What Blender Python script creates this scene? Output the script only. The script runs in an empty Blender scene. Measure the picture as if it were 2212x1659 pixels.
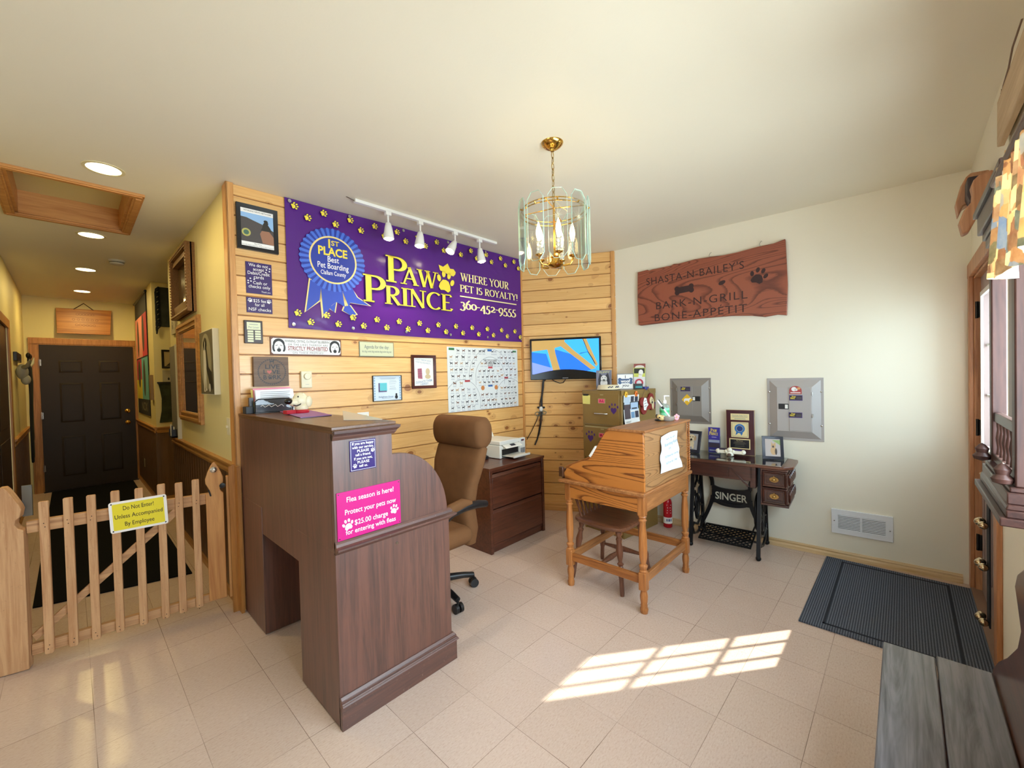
import bpy, bmesh, math, random
from mathutils import Vector, Matrix
PI = math.pi
random.seed(7)
S = bpy.context.scene
COL = S.collection
# ------------------------------------------------------------------ camera
cam = bpy.data.cameras.new('camera'); camo = bpy.data.objects.new('camera', cam); COL.objects.link(camo)
cam.sensor_width = 36.0; cam.sensor_fit = 'HORIZONTAL'; cam.lens = 899.16 / 2212 * 36.0
cam.clip_start = 0.02
yaw, pitch, roll = math.radians(46.7375), math.radians(1.018), math.radians(-1.4259)
fw = Vector((math.sin(yaw), math.cos(yaw), 0)); rt = Vector((math.cos(yaw), -math.sin(yaw), 0)); up = Vector((0, 0, 1))
f2 = fw * math.cos(pitch) - up * math.sin(pitch); u2 = up * math.cos(pitch) + fw * math.sin(pitch)
r3 = rt * math.cos(roll) + u2 * math.sin(roll); u3 = u2 * math.cos(roll) - rt * math.sin(roll)
M = Matrix((r3, u3, -f2)).transposed().to_4x4(); M.translation = (0, 0, 1.484)
camo.matrix_world = M
S.camera = camo
# ------------------------------------------------------------------ exposure, world, sun, daylight
S.view_settings.view_transform = 'Standard'; S.view_settings.look = 'None'
S.view_settings.gamma = 1.0; S.view_settings.use_curve_mapping = False
S.view_settings.exposure = -0.06
S.cycles.max_bounces = 14; S.cycles.diffuse_bounces = 7; S.cycles.glossy_bounces = 5
S.cycles.transparent_max_bounces = 24; S.cycles.transmission_bounces = 8
S.cycles.sample_clamp_indirect = 6.0
W = bpy.data.worlds.new('sky'); S.world = W; W.use_nodes = True
bg = W.node_tree.nodes['Background']; bg.inputs[0].default_value = (0.74, 0.88, 1.0, 1); bg.inputs[1].default_value = 5.0
def lamp(name, kind, loc, energy, color, direction=None, **kw):
    l = bpy.data.lights.new(name, kind); l.energy = energy; l.color = color
    for k, v in kw.items(): setattr(l, k, v)
    o = bpy.data.objects.new(name, l); COL.objects.link(o); o.location = loc
    if direction is not None: o.rotation_euler = Vector(direction).to_track_quat('-Z', 'Y').to_euler()
    return o
SUN = lamp('sun', 'SUN', (8, -6, 8), 20.0, (1.0, 0.93, 0.82), (-0.79 * math.cos(0.630), 0.612 * math.cos(0.630), -math.sin(0.630)), angle=0.009)
# daylight of the sky outside the front window and outside the glazed front door
lamp('window_daylight', 'AREA', (1.41, -0.62, 1.55), 165.0, (0.76, 0.89, 1.0), (0, 1, 0.02), shape='RECTANGLE', size=2.1, size_y=1.15)
lamp('added_side_fill', 'AREA', (-2.95, 1.3, 1.55), 5.0, (0.80, 0.90, 1.0), (1, 0, 0.1), shape='RECTANGLE', size=1.9, size_y=1.15)  # weak fill added at a made-up side window to lift the ceiling
lamp('door_daylight', 'AREA', (3.68, -0.75, 1.55), 22.0, (0.58, 0.82, 1.0), (0, 1, 0), shape='RECTANGLE', size=0.6, size_y=1.0)

# ------------------------------------------------------------------ materials
def srgb(r, g, b):
    f = lambda c: (c / 255 / 12.92) if c / 255 <= 0.04045 else ((c / 255 + 0.055) / 1.055) ** 2.4
    return (f(r), f(g), f(b), 1)
MATS = {}
class NT:
    def __init__(s, name):
        s.m = bpy.data.materials.new(name); s.m.use_nodes = True; s.t = s.m.node_tree
        s.b = s.t.nodes['Principled BSDF']; s.out = s.t.nodes['Material Output']
    def n(s, typ, **kw):
        x = s.t.nodes.new(typ)
        for k, v in kw.items(): setattr(x, k, v)
        return x
    def l(s, a, b): s.t.links.new(a, b)
    def math(s, op, a, b=None, c=None):
        x = s.n('ShaderNodeMath', operation=op)
        for i, v in enumerate((a, b, c)):
            if v is None: continue
            if isinstance(v, (int, float)): x.inputs[i].default_value = v
            else: s.l(v, x.inputs[i])
        return x.outputs[0]
    def coord(s, scale=(1, 1, 1), loc=(0, 0, 0), rot=(0, 0, 0)):
        tc = s.n('ShaderNodeTexCoord'); mp = s.n('ShaderNodeMapping')
        mp.inputs['Scale'].default_value = scale; mp.inputs['Location'].default_value = loc; mp.inputs['Rotation'].default_value = rot
        s.l(tc.outputs['Object'], mp.inputs['Vector']); return mp.outputs[0]
    def ramp(s, fac, stops):
        r = s.n('ShaderNodeValToRGB'); e = r.color_ramp.elements
        while len(e) < len(stops): e.new(0.5)
        for i, (p, c) in enumerate(stops): e[i].position = p; e[i].color = c
        s.l(fac, r.inputs[0]); return r.outputs[0]
    def mix(s, fac, a, b, mode='MIX'):
        x = s.n('ShaderNodeMix', data_type='RGBA', blend_type=mode)
        for sock, v in ((x.inputs[0], fac), (x.inputs[6], a), (x.inputs[7], b)):
            if isinstance(v, (int, float)): sock.default_value = v
            elif isinstance(v, tuple): sock.default_value = v
            else: s.l(v, sock)
        return x.outputs[2]
    def noise(s, vec, scale, detail=3, rough=0.55, dist=0.0):
        x = s.n('ShaderNodeTexNoise'); x.inputs['Scale'].default_value = scale; x.inputs['Detail'].default_value = detail
        x.inputs['Roughness'].default_value = rough; x.inputs['Distortion'].default_value = dist
        s.l(vec, x.inputs['Vector']); return x.outputs['Fac']
    def bump(s, h, strength=0.2, dist=0.002):
        x = s.n('ShaderNodeBump'); x.inputs['Strength'].default_value = strength; x.inputs['Distance'].default_value = dist
        s.l(h, x.inputs['Height']); s.l(x.outputs[0], s.b.inputs['Normal'])
    def base(s, c): 
        if isinstance(c, tuple): s.b.inputs['Base Color'].default_value = c
        else: s.l(c, s.b.inputs['Base Color'])
    def set(s, **kw):
        for k, v in kw.items(): s.b.inputs[k.replace('_', ' ')].default_value = v
        return s
def mat(name, c, rough=0.5, metal=0.0, emit=0.0, spec=0.5, noise=0.0, nscale=30, coat=0.0, bump=0.0):
    if name in MATS: return MATS[name]
    t = NT(name); c = srgb(*c) if len(c) == 3 else c
    if noise:
        f = t.noise(t.coord(), nscale)
        d = tuple(x * (1 - noise) for x in c[:3]) + (1,); u = tuple(min(1, x * (1 + noise)) for x in c[:3]) + (1,)
        t.base(t.ramp(f, [(0.3, d), (0.7, u)]))
        if bump: t.bump(f, bump, 0.002)
    else: t.base(c)
    t.set(Roughness=rough, Metallic=metal); t.b.inputs['Specular IOR Level'].default_value = spec
    if coat: t.b.inputs['Coat Weight'].default_value = coat; t.b.inputs['Coat Roughness'].default_value = 0.12
    if emit: t.b.inputs['Emission Color'].default_value = c; t.b.inputs['Emission Strength'].default_value = emit
    MATS[name] = t.m; return t.m
def wood(name, c1, c2, axis='x', fine=26, rough=0.45, dist=1.2, knots=False, bumps=0.15, coat=0.0, stretch=0.06, wear=None):
    if name in MATS: return MATS[name]
    t = NT(name); k = {'x': 0, 'y': 1, 'z': 2}[axis]
    sc = [1, 1, 1]; sc[k] = stretch
    v = t.coord(tuple(sc))
    a = t.noise(v, fine, 4, 0.6, dist); b = t.noise(v, fine * 5, 3, 0.6, 0.3)
    f = t.math('ADD', t.math('MULTIPLY', a, 0.75), t.math('MULTIPLY', b, 0.3))
    c = t.ramp(f, [(0.36, srgb(*c2)), (0.62, srgb(*c1))])
    if wear:
        w = t.noise(t.coord((6, 6, 6)), 14, 5, 0.7)
        c = t.mix(t.ramp(w, [(0.62, (0, 0, 0, 1)), (0.75, (1, 1, 1, 1))]), c, srgb(*wear))
    t.base(c); t.set(Roughness=rough)
    if coat: t.b.inputs['Coat Weight'].default_value = coat; t.b.inputs['Coat Roughness'].default_value = 0.15
    if bumps: t.bump(f, bumps, 0.0015)
    MATS[name] = t.m; return t.m
def oak(name, c1, c2, axis='x', scale=9, rough=0.35):
    t = NT(name); k = {'x': 0, 'y': 1, 'z': 2}[axis]
    sc = [1.0, 1.0, 1.0]; sc[k] = 0.17
    v = t.coord(tuple(sc))
    n = t.noise(v, 2.6, 2, 0.5, 0.6)
    rings = t.math('FRACT', t.math('MULTIPLY', n, scale * 2.0))
    fine = t.noise(t.coord(tuple(4 if i != k else 0.3 for i in range(3))), 40, 3, 0.6)
    f = t.math('ADD', t.math('MULTIPLY', rings, 0.85), t.math('MULTIPLY', fine, 0.3))
    t.base(t.ramp(f, [(0.18, srgb(*c2)), (0.42, srgb(*c1)), (0.95, srgb(*c1)), (1.0, srgb(*[int(x * 0.75) for x in c1]))]))
    t.set(Roughness=rough); t.bump(f, 0.08, 0.001); MATS[name] = t.m; return t.m
def thin_glass(name, tint=(0.92, 0.97, 0.96), refl=0.25, edge=None):
    t = NT(name); t.t.nodes.remove(t.b)
    tr = t.n('ShaderNodeBsdfTransparent'); tr.inputs[0].default_value = (*tint, 1)
    gl = t.n('ShaderNodeBsdfGlossy'); gl.inputs['Roughness'].default_value = 0.02
    fr = t.n('ShaderNodeFresnel'); fr.inputs[0].default_value = 1.45
    mx = t.n('ShaderNodeMixShader'); t.l(t.math('MINIMUM', t.math('MULTIPLY', fr.outputs[0], refl * 2.2), .6), mx.inputs[0])
    t.l(tr.outputs[0], mx.inputs[1]); t.l(gl.outputs[0], mx.inputs[2]); t.l(mx.outputs[0], t.out.inputs[0])
    MATS[name] = t.m; return t.m

# ------------------------------------------------------------------ mesh helpers
class B:
    """collects shapes in the local space of the thing; build() links them as one mesh object"""
    def __init__(s): s.bm = bmesh.new()
    def box(s, x0, x1, y0, y1, z0, z1):
        v = [s.bm.verts.new((x, y, z)) for z in (z0, z1) for y in (y0, y1) for x in (x0, x1)]
        for f in ((0, 2, 3, 1), (4, 5, 7, 6), (0, 1, 5, 4), (2, 6, 7, 3), (0, 4, 6, 2), (1, 3, 7, 5)): s.bm.faces.new([v[i] for i in f])
        return s
    def hexa(s, pts):
        v = [s.bm.verts.new(p) for p in pts]
        for f in ((0, 2, 3, 1), (4, 5, 7, 6), (0, 1, 5, 4), (2, 6, 7, 3), (0, 4, 6, 2), (1, 3, 7, 5)): s.bm.faces.new([v[i] for i in f])
        return s
    def poly(s, pts):
        try: s.bm.faces.new([s.bm.verts.new(p) for p in pts])
        except ValueError: pass
        return s
    def flat(s, pts, y):            # polygon in the local x-z plane, facing -y
        return s.poly([(x, y, z) for x, z in pts])
    def prism(s, pts, a0, a1, axis='y'):
        def P(u, v, a): return {'y': (u, a, v), 'x': (a, u, v), 'z': (u, v, a)}[axis]
        A = [s.bm.verts.new(P(u, v, a0)) for u, v in pts]; Bv = [s.bm.verts.new(P(u, v, a1)) for u, v in pts]
        n = len(pts)
        s.bm.faces.new(A); s.bm.faces.new(Bv[::-1])
        for i in range(n): s.bm.faces.new((A[i], Bv[i], Bv[(i + 1) % n], A[(i + 1) % n]))
        return s
    def rings(s, rings, cap=True, closed=False):
        vs = [[s.bm.verts.new(p) for p in r] for r in rings]; n = len(rings[0])
        R = len(vs)
        for i in range(R if closed else R - 1):
            for j in range(n):
                s.bm.faces.new((vs[i][j], vs[i][(j + 1) % n], vs[(i + 1) % R][(j + 1) % n], vs[(i + 1) % R][j]))
        if cap and not closed: s.bm.faces.new(vs[0][::-1]); s.bm.faces.new(vs[-1])
        return s
    def lathe(s, prof, c=(0, 0, 0), axis='z', seg=20, closed=False):
        rs = []
        for r, h in prof:
            ring = []
            for i in range(seg):
                a = 2 * PI * i / seg; u, v = max(r, 1e-4) * math.cos(a), max(r, 1e-4) * math.sin(a)
                p = {'z': (u, v, h), 'y': (u, h, v), 'x': (h, u, v)}[axis]
                ring.append((p[0] + c[0], p[1] + c[1], p[2] + c[2]))
            rs.append(ring)
        return s.rings(rs, closed=closed)
    def lathe_to(s, p0, p1, prof, seg=14):   # profile (radius, 0..1) along the segment p0-p1
        p0, p1 = Vector(p0), Vector(p1); d = p1 - p0; q = Vector((0, 0, 1)).rotation_difference(d)
        return s.rings([[tuple(p0 + d * t + q @ Vector((max(r, 1e-4) * math.cos(2 * PI * i / seg), max(r, 1e-4) * math.sin(2 * PI * i / seg), 0))) for i in range(seg)] for r, t in prof])
    def cyl(s, p0, p1, r0, r1=None, seg=14):
        r1 = r0 if r1 is None else r1
        return s.lathe_to(p0, p1, [(r0, 0), (r1, 1)], seg)
    def tube(s, pts, r, seg=8, closed=False):
        pts = [Vector(p) for p in pts]; n = len(pts); rs = []; ref = None
        for i, p in enumerate(pts):
            a = pts[(i - 1) % n] if (closed or i > 0) else p; b = pts[(i + 1) % n] if (closed or i < n - 1) else p
            d = (b - a).normalized()
            if ref is None: ref = d.orthogonal().normalized()
            u = (ref - d * ref.dot(d))
            u = u.normalized() if u.length > 1e-6 else d.orthogonal().normalized()
            ref = u; w = d.cross(u); rr = r[i] if isinstance(r, (list, tuple)) else r
            rs.append([tuple(p + (u * math.cos(2 * PI * k / seg) + w * math.sin(2 * PI * k / seg)) * rr) for k in range(seg)])
        return s.rings(rs, closed=closed)
    def ell(s, c, r, seg=16, rot=None):
        r = (r, r, r) if isinstance(r, (int, float)) else r
        m = Matrix.Translation(c) @ (rot.to_4x4() if rot else Matrix()) @ Matrix.Diagonal((*r, 1))
        bmesh.ops.create_uvsphere(s.bm, u_segments=seg, v_segments=max(6, seg // 2 + 2), radius=1, matrix=m); return s
    def disc(s, c, rx, rz, y, seg=20, rot=0, a0=0, a1=2 * PI):
        pts = []
        for i in range(seg):
            a = a0 + (a1 - a0) * i / (seg if abs(a1 - a0 - 2 * PI) < 1e-6 else seg - 1)
            u, v = rx * math.cos(a), rz * math.sin(a)
            pts.append((c[0] + u * math.cos(rot) - v * math.sin(rot), c[1] + u * math.sin(rot) + v * math.cos(rot)))
        return s.flat(pts, y)
    def ringflat(s, c, r0, r1, y, seg=40, a0=0, a1=2 * PI):
        n = seg
        for i in range(n):
            a, b = a0 + (a1 - a0) * i / n, a0 + (a1 - a0) * (i + 1) / n
            s.flat([(c[0] + r0 * math.cos(a), c[1] + r0 * math.sin(a)), (c[0] + r1 * math.cos(a), c[1] + r1 * math.sin(a)),
                    (c[0] + r1 * math.cos(b), c[1] + r1 * math.sin(b)), (c[0] + r0 * math.cos(b), c[1] + r0 * math.sin(b))], y)
        return s
    def frame(s, x0, x1, z0, z1, w, y0, y1, inner=None):   # picture-frame moulding, mitred, y0 front (towards viewer), y1 back
        yi = y0 if inner is None else inner
        o = [(x0, z0), (x1, z0), (x1, z1), (x0, z1)]; i = [(x0 + w, z0 + w), (x1 - w, z0 + w), (x1 - w, z1 - w), (x0 + w, z1 - w)]
        V = lambda p, y: s.bm.verts.new((p[0], y, p[1]))
        of, ob, iff, ib = [V(p, y0) for p in o], [V(p, y1) for p in o], [V(p, yi) for p in i], [V(p, y1) for p in i]
        for k in range(4):
            j = (k + 1) % 4
            s.bm.faces.new((of[k], of[j], iff[j], iff[k])); s.bm.faces.new((ob[k], ob[j], of[j], of[k]))
            s.bm.faces.new((iff[k], iff[j], ib[j], ib[k])); s.bm.faces.new((ib[k], ib[j], ob[j], ob[k]))
        return s
    def text(s, body, cx, cz, size, y, align='CENTER', hs=1.0, bold=0.0, slant=0.0, rot=0.0, width=None, sp=1.0):
        c = bpy.data.curves.new('lettering', 'FONT'); c.body = body; c.size = size; c.align_x = align; c.align_y = 'CENTER'
        c.offset = bold * size; c.shear = slant; c.resolution_u = 3; c.space_character = sp
        o = bpy.data.objects.new('lettering', c); me = bpy.data.meshes.new_from_object(o)
        if width:
            xs = [v.co.x for v in me.vertices]
            if xs and max(xs) > min(xs): hs = width / (max(xs) - min(xs))
        base = len(s.bm.verts); s.bm.from_mesh(me); s.bm.verts.ensure_lookup_table()
        for v in s.bm.verts[base:]:
            u, w = v.co.x * hs, v.co.y
            v.co = (cx + u * math.cos(rot) - w * math.sin(rot), y, cz + u * math.sin(rot) + w * math.cos(rot))
        bpy.data.objects.remove(o); bpy.data.curves.remove(c); bpy.data.meshes.remove(me); return s
    def paw(s, cx, cz, r, y, rot=0.0):
        def at(u, v): return (cx + r * (u * math.cos(rot) - v * math.sin(rot)), cz + r * (u * math.sin(rot) + v * math.cos(rot)))
        pad = [(0, .25), (.3, .18), (.52, -.15), (.6, -.5), (.38, -.72), (0, -.62), (-.38, -.72), (-.6, -.5), (-.52, -.15), (-.3, .18)]
        s.flat([at(*p) for p in pad], y)
        for u, v, t in ((-.68, .2, .35), (-.27, .68, .1), (.27, .68, -.1), (.68, .2, -.35)):
            s.disc(at(u, v), r * .19, r * .29, y, 10, rot + t)
        return s
    def dog(s, cx, cz, w, y, flip=1):      # side silhouette of a standing dog, w = body length
        P = [(-.5, .28), (-.58, .55), (-.52, .56), (-.44, .3), (-.1, .27), (.22, .3), (.3, .5), (.36, .62), (.42, .52), (.6, .45), (.58, .36), (.42, .33), (.36, .1), (.34, -.4), (.24, -.4), (.22, -.02), (-.2, .0), (-.3, -.02), (-.34, -.4), (-.45, -.4), (-.42, -.1), (-.5, .05)]
        return s.flat([(cx + flip * w * a, cz + w * b) for a, b in P], y)
    def xf(s, m): s.bm.transform(m); return s
    def weld(s, d=1e-5): bmesh.ops.remove_doubles(s.bm, verts=s.bm.verts, dist=d); return s
    def build(s, name, m, parent=None, smooth=None, bevel=0.0, seg=2, subsurf=0, normals=True, label=None):
        if normals: bmesh.ops.recalc_face_normals(s.bm, faces=s.bm.faces)
        me = bpy.data.meshes.new(name); s.bm.to_mesh(me); s.bm.free()
        o = bpy.data.objects.new(name, me); COL.objects.link(o); me.materials.append(m)
        if parent: o.parent = parent
        if subsurf:
            md = o.modifiers.new('subsurf', 'SUBSURF'); md.levels = subsurf; md.render_levels = subsurf
        if bevel:
            md = o.modifiers.new('bevel', 'BEVEL'); md.width = bevel; md.segments = seg; md.limit_method = 'ANGLE'; md.angle_limit = 0.7
        if smooth is not None or bevel:
            ang = 0.6 if smooth is None else smooth
            for p in me.polygons: p.use_smooth = True
            bm2 = bmesh.new(); bm2.from_mesh(me)
            for e in bm2.edges:
                if len(e.link_faces) == 2 and e.calc_face_angle(0) > ang: e.smooth = False
            bm2.to_mesh(me); bm2.free()
        if label: o['label'] = label
        return o
def thing(name, label, cat, loc=(0, 0, 0), rotz=0.0, group=None):
    o = bpy.data.objects.new(name, None); COL.objects.link(o); o.location = loc; o.rotation_euler = (0, 0, rotz)
    o.empty_display_size = 0.05
    return tag(o, label, cat, group)
def tag(o, label, cat, group=None):
    o['label'] = label; o['category'] = cat
    if group: o['group'] = group
    return o
def struct(o): o['kind'] = 'structure'; return o
def dup(root, loc, rotz, label=None, group=None):
    r = root.copy(); COL.objects.link(r); r.location = loc; r.rotation_euler = (0, 0, rotz)
    if label: r['label'] = label
    if group: r['group'] = group
    for ch in list(root.children):
        c = ch.copy(); COL.objects.link(c); c.parent = r
        for g in list(ch.children):
            d = g.copy(); COL.objects.link(d); d.parent = c
    return r
# wall frames: local x runs to the viewer's right along the wall, z up, +y goes into the wall
PA = math.radians(-1.4); PO = Vector((0.7317, 3.160, 0)); PDIR = Vector((math.cos(PA), math.sin(PA), 0))
SO = Vector((3.47, 3.093, 0)); S1 = Vector((3.975, 2.21, 0)); SA = math.atan2(S1.y - SO.y, S1.x - SO.x); SDIR = (S1 - SO).normalized()
W1 = Vector((4.1305, -0.318, 0)); WA = math.atan2(W1.y - S1.y, W1.x - S1.x); WDIR = (W1 - S1).normalized()
FY = -0.335; HX = 0.735; HLX = -0.42; HEY = 8.9; CZ = 2.78
def on_pine(s, out=0.0): p = PO + PDIR * s; n = Vector((PDIR.y, -PDIR.x, 0)); return p + n * out, PA
def on_short(s, out=0.0): p = SO + SDIR * s; n = Vector((SDIR.y, -SDIR.x, 0)); return p + n * out, SA
def on_white(s, out=0.0): p = S1 + WDIR * s; n = Vector((WDIR.y, -WDIR.x, 0)); return p + n * out, WA
def on_hall(y, out=0.0): return Vector((HX - out, y, 0)), -PI / 2
def on_left(y, out=0.0): return Vector((HLX + out, y, 0)), PI / 2
def on_end(x, out=0.0): return Vector((x, HEY - out, 0)), 0.0
def on_front(x, out=0.0): return Vector((x, FY + out, 0)), PI
def wthing(place, z, name, label, cat, group=None):
    p, a = place; return thing(name, label, cat, (p.x, p.y, z), a, group)
# ---- roman lettering drawn with a broad-nib stroke
def arc(cx, cy, rx, ry, a0, a1, n=14): return [(cx + rx * math.cos(math.radians(a0 + (a1 - a0) * i / n)), cy + ry * math.sin(math.radians(a0 + (a1 - a0) * i / n))) for i in range(n + 1)]
GLY = {
 'P': (.62, [[(.16, 0), (.16, 1)], [(.16, .97)] + arc(.33, .73, .25, .24, 90, -90) + [(.16, .49)]], [(.16, 0), (.16, 1, -1)]),
 'A': (.78, [[(.40, 1), (.08, 0)], [(.36, 1.0), (.68, 0)], [(.17, .34), (.56, .34)]], [(.08, 0), (.68, 0)]),
 'W': (1.05, [[(.10, 1), (.33, 0)], [(.33, 0), (.53, .95)], [(.50, 1), (.73, 0)], [(.73, 0), (.95, 1)]], [(.10, 1), (.50, 1), (.95, 1)]),
 'R': (.70, [[(.16, 0), (.16, 1)], [(.16, .97)] + arc(.32, .74, .23, .23, 90, -90) + [(.16, .51)], [(.30, .52), (.60, 0)]], [(.16, 0), (.16, 1, -1), (.62, 0, 2)]),
 'I': (.34, [[(.17, 0), (.17, 1)]], [(.17, 0), (.17, 1)]),
 'N': (.82, [[(.14, 0), (.14, 1)], [(.14, 1), (.66, 0)], [(.66, 0), (.66, 1)]], [(.14, 0), (.66, 1), (.10, 1, -1)]),
 'C': (.72, [arc(.42, .5, .34, .49, 48, 312, 24)], []),
 'E': (.60, [[(.16, 0), (.16, 1)], [(.16, .97), (.50, .97), (.52, .86)], [(.16, .51), (.44, .51)], [(.16, .03), (.52, .03), (.55, .16)]], [(.16, 0, -1), (.16, 1, -1)]),
 'H': (.80, [[(.16, 0), (.16, 1)], [(.64, 0), (.64, 1)], [(.16, .52), (.64, .52)]], [(.16, 0), (.16, 1), (.64, 0), (.64, 1)]),
 'Y': (.70, [[(.06, 1), (.34, .48)], [(.64, 1), (.34, .48)], [(.34, .5), (.34, 0)]], [(.06, 1), (.64, 1), (.34, 0)]),
 'O': (.82, [arc(.41, .5, .33, .48, 0, 360, 28)], []),
 'U': (.78, [[(.15, 1), (.15, .35)] + arc(.38, .32, .23, .30, 180, 360, 14) + [(.61, 1)]], [(.15, 1), (.61, 1)]),
 'T': (.66, [[(.33, 0), (.33, 1)], [(.03, .86), (.05, .97), (.61, .97), (.63, .86)]], [(.33, 0)]),
 'S': (.54, [arc(.28, .74, .19, .23, 40, 230, 12) + arc(.27, .27, .21, .25, 75, -140, 14)], []),
 'L': (.58, [[(.16, 0), (.16, 1)], [(.16, .03), (.50, .03), (.53, .18)]], [(.16, 0, -1), (.16, 1)]),
 '!': (.30, [[(.15, .28), (.15, 1)], [(.15, .0), (.15, .10)]], []),
 '-': (.36, [[(.04, .33), (.32, .33)]], []),
 '3': (.50, [arc(.22, .50, .17, .18, 140, -80, 12) + arc(.22, .08, .21, .25, 80, -150, 14)], []),
 '6': (.54, [arc(.28, .28, .2, .27, 0, 360, 20), [(.08, .30), (.14, .62), (.40, .92)]], []),
 '0': (.54, [arc(.27, .30, .21, .29, 0, 360, 20)], []),
 '4': (.54, [[(.38, -.28), (.38, .62)], [(.38, .62), (.03, .05), (.52, .05)]], []),
 '5': (.48, [[(.42, .62), (.16, .60), (.12, .26)] + arc(.18, .02, .21, .25, 80, -150, 14)], []),
 '2': (.50, [arc(.23, .40, .17, .20, 150, -20, 10) + [(.06, .03)], [(.06, .03), (.46, .03), (.48, .12)]], []),
 '9': (.54, [arc(.26, .32, .2, .27, 0, 360, 20), [(.46, .30), (.40, -.02), (.14, -.30)]], []),
}
def roman(b, body, x, z, h, y, small=None, wscale=1.0, thick=.155, thin=.055, grow=0.0):
    for i, ch in enumerate(body):
        hh = small if (small and i > 0) else h
        if ch == ' ': x += .34 * hh * wscale; continue
        adv, strokes, serifs = GLY[ch]
        for st in strokes:
            L, R = [], []
            n = len(st); shut = n > 6 and abs(st[0][0] - st[-1][0]) < 1e-6 and abs(st[0][1] - st[-1][1]) < 1e-6
            for k, (px, pz) in enumerate(st):
                a = st[(k - 1) if k else (n - 2 if shut else 0)]; c = st[(k + 1) if k < n - 1 else (1 if shut else n - 1)]
                dx, dz = c[0] - a[0], c[1] - a[1]; q = math.hypot(dx, dz) or 1
                w = thin + (thick - thin) * (abs(dz) / q) ** 1.5
                if dx * dz > 0 and ch in 'AWY': w = thin * 1.3
                if ch == 'N' and dx == 0: w = thin * 1.3
                w += grow * 2
                nx, nz = -dz / q * w / 2, dx / q * w / 2
                L.append((x + (px + nx) * hh * wscale, z + (pz + nz) * hh)); R.append((x + (px - nx) * hh * wscale, z + (pz - nz) * hh))
            for k in range(n - 1): b.flat([L[k], L[k + 1], R[k + 1], R[k]], y)
        for sf in serifs:
            sx, sz = sf[0], sf[1]; side = sf[2] if len(sf) > 2 else 0
            a, c = sx - (.15 if side != 2 else .08), sx + (.15 if side != -1 else .10)
            z0, z1 = (0, .045) if sz < .5 else (.955, 1)
            b.flat([(x + (a - grow) * hh * wscale, z + (z0 - grow) * hh), (x + (c + grow) * hh * wscale, z + (z0 - grow) * hh), (x + (c + grow) * hh * wscale, z + (z1 + grow) * hh), (x + (a - grow) * hh * wscale, z + (z1 + grow) * hh)], y)
        x += adv * hh * wscale
    return x
# ------------------------------------------------------------------ shared materials
def wallpaint(name, c):
    t = NT(name); t.base(srgb(*c)); t.set(Roughness=0.55); t.bump(t.noise(t.coord(), 55, 3, 0.6), 0.12, 0.003); MATS[name] = t.m; return t.m
CREAM = wallpaint('cream_wall', (240, 234, 214)); CEIL = wallpaint('cream_ceiling', (232, 226, 206)); HALLP = wallpaint('hall_paint', (222, 209, 152))
def pine_boards(name, pitch, joint):
    t = NT(name); tc = t.n('ShaderNodeTexCoord'); sp = t.n('ShaderNodeSeparateXYZ'); t.l(tc.outputs['Object'], sp.inputs[0])
    idx = t.math('FLOOR', t.math('DIVIDE', t.math('SUBTRACT', sp.outputs[2], joint), pitch))
    wn = t.n('ShaderNodeTexWhiteNoise', noise_dimensions='1D'); t.l(idx, wn.inputs['W'])
    def vec(sx, sz, off):
        c = t.n('ShaderNodeCombineXYZ'); t.l(t.math('ADD', t.math('MULTIPLY', sp.outputs[0], sx), t.math('MULTIPLY', wn.outputs['Value'], off)), c.inputs[0])
        t.l(t.math('MULTIPLY', sp.outputs[2], sz), c.inputs[2]); t.l(idx, c.inputs[1]); return c.outputs[0]
    g = t.noise(vec(1.1, 30, 37.0), 2.2, 4, 0.6, 1.4)
    col = t.ramp(g, [(0.25, srgb(222, 166, 98)), (0.5, srgb(236, 187, 117)), (0.75, srgb(243, 200, 134))])
    tint = t.ramp(wn.outputs['Value'], [(0.0, (0.86, 0.84, 0.80, 1)), (1.0, (1.06, 1.05, 1.02, 1))])
    col = t.mix(1.0, col, tint, 'MULTIPLY')
    vo = t.n('ShaderNodeTexVoronoi', feature='F1'); vo.inputs['Scale'].default_value = 1.0; t.l(vec(6.5, 10.0, 91.0), vo.inputs['Vector'])
    wsep = t.n('ShaderNodeSeparateColor'); t.l(vo.outputs['Color'], wsep.inputs[0])
    rad = t.math('MULTIPLY', t.math('POWER', wsep.outputs[0], 1.5), 0.22)
    kd = t.math('DIVIDE', vo.outputs['Distance'], t.math('ADD', rad, 0.006))
    kn = t.ramp(kd, [(0.55, (1, 1, 1, 1)), (1.0, (0.35, 0.35, 0.35, 1)), ])
    kn2 = t.math('MULTIPLY', t.math('LESS_THAN', kd, 1.0), 0.8)
    col = t.mix(kn2, col, srgb(120, 62, 26)); halo = t.math('MULTIPLY', t.math('LESS_THAN', kd, 1.9), 0.28)
    col = t.mix(halo, col, srgb(168, 98, 44))
    fr = t.math('FRACT', t.math('DIVIDE', t.math('SUBTRACT', sp.outputs[2], joint), pitch)); ed = t.math('GREATER_THAN', t.math('ABSOLUTE', t.math('SUBTRACT', fr, 0.5)), 0.5 - 0.0028 / pitch)
    col = t.mix(t.math('MULTIPLY', ed, 0.8), col, srgb(128, 72, 34))
    t.base(col); t.set(Roughness=0.36); t.b.inputs['Coat Weight'].default_value = 0.25; t.b.inputs['Coat Roughness'].default_value = 0.25
    t.bump(g, 0.06, 0.001); MATS[name] = t.m; return t.m
PINE = pine_boards('knotty_pine_boards', 0.1295, 2.19 - 0.1295 * 20); PINE2 = pine_boards('knotty_pine_boards_corner', 0.125, 2.30 - 0.125 * 20)
TRIM = wood('pine_trim', (226, 176, 112), (204, 148, 84), 'x', 30, 0.4); TRIMZ = wood('pine_trim_upright', (216, 160, 94), (190, 130, 68), 'z', 30, 0.4)
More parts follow.
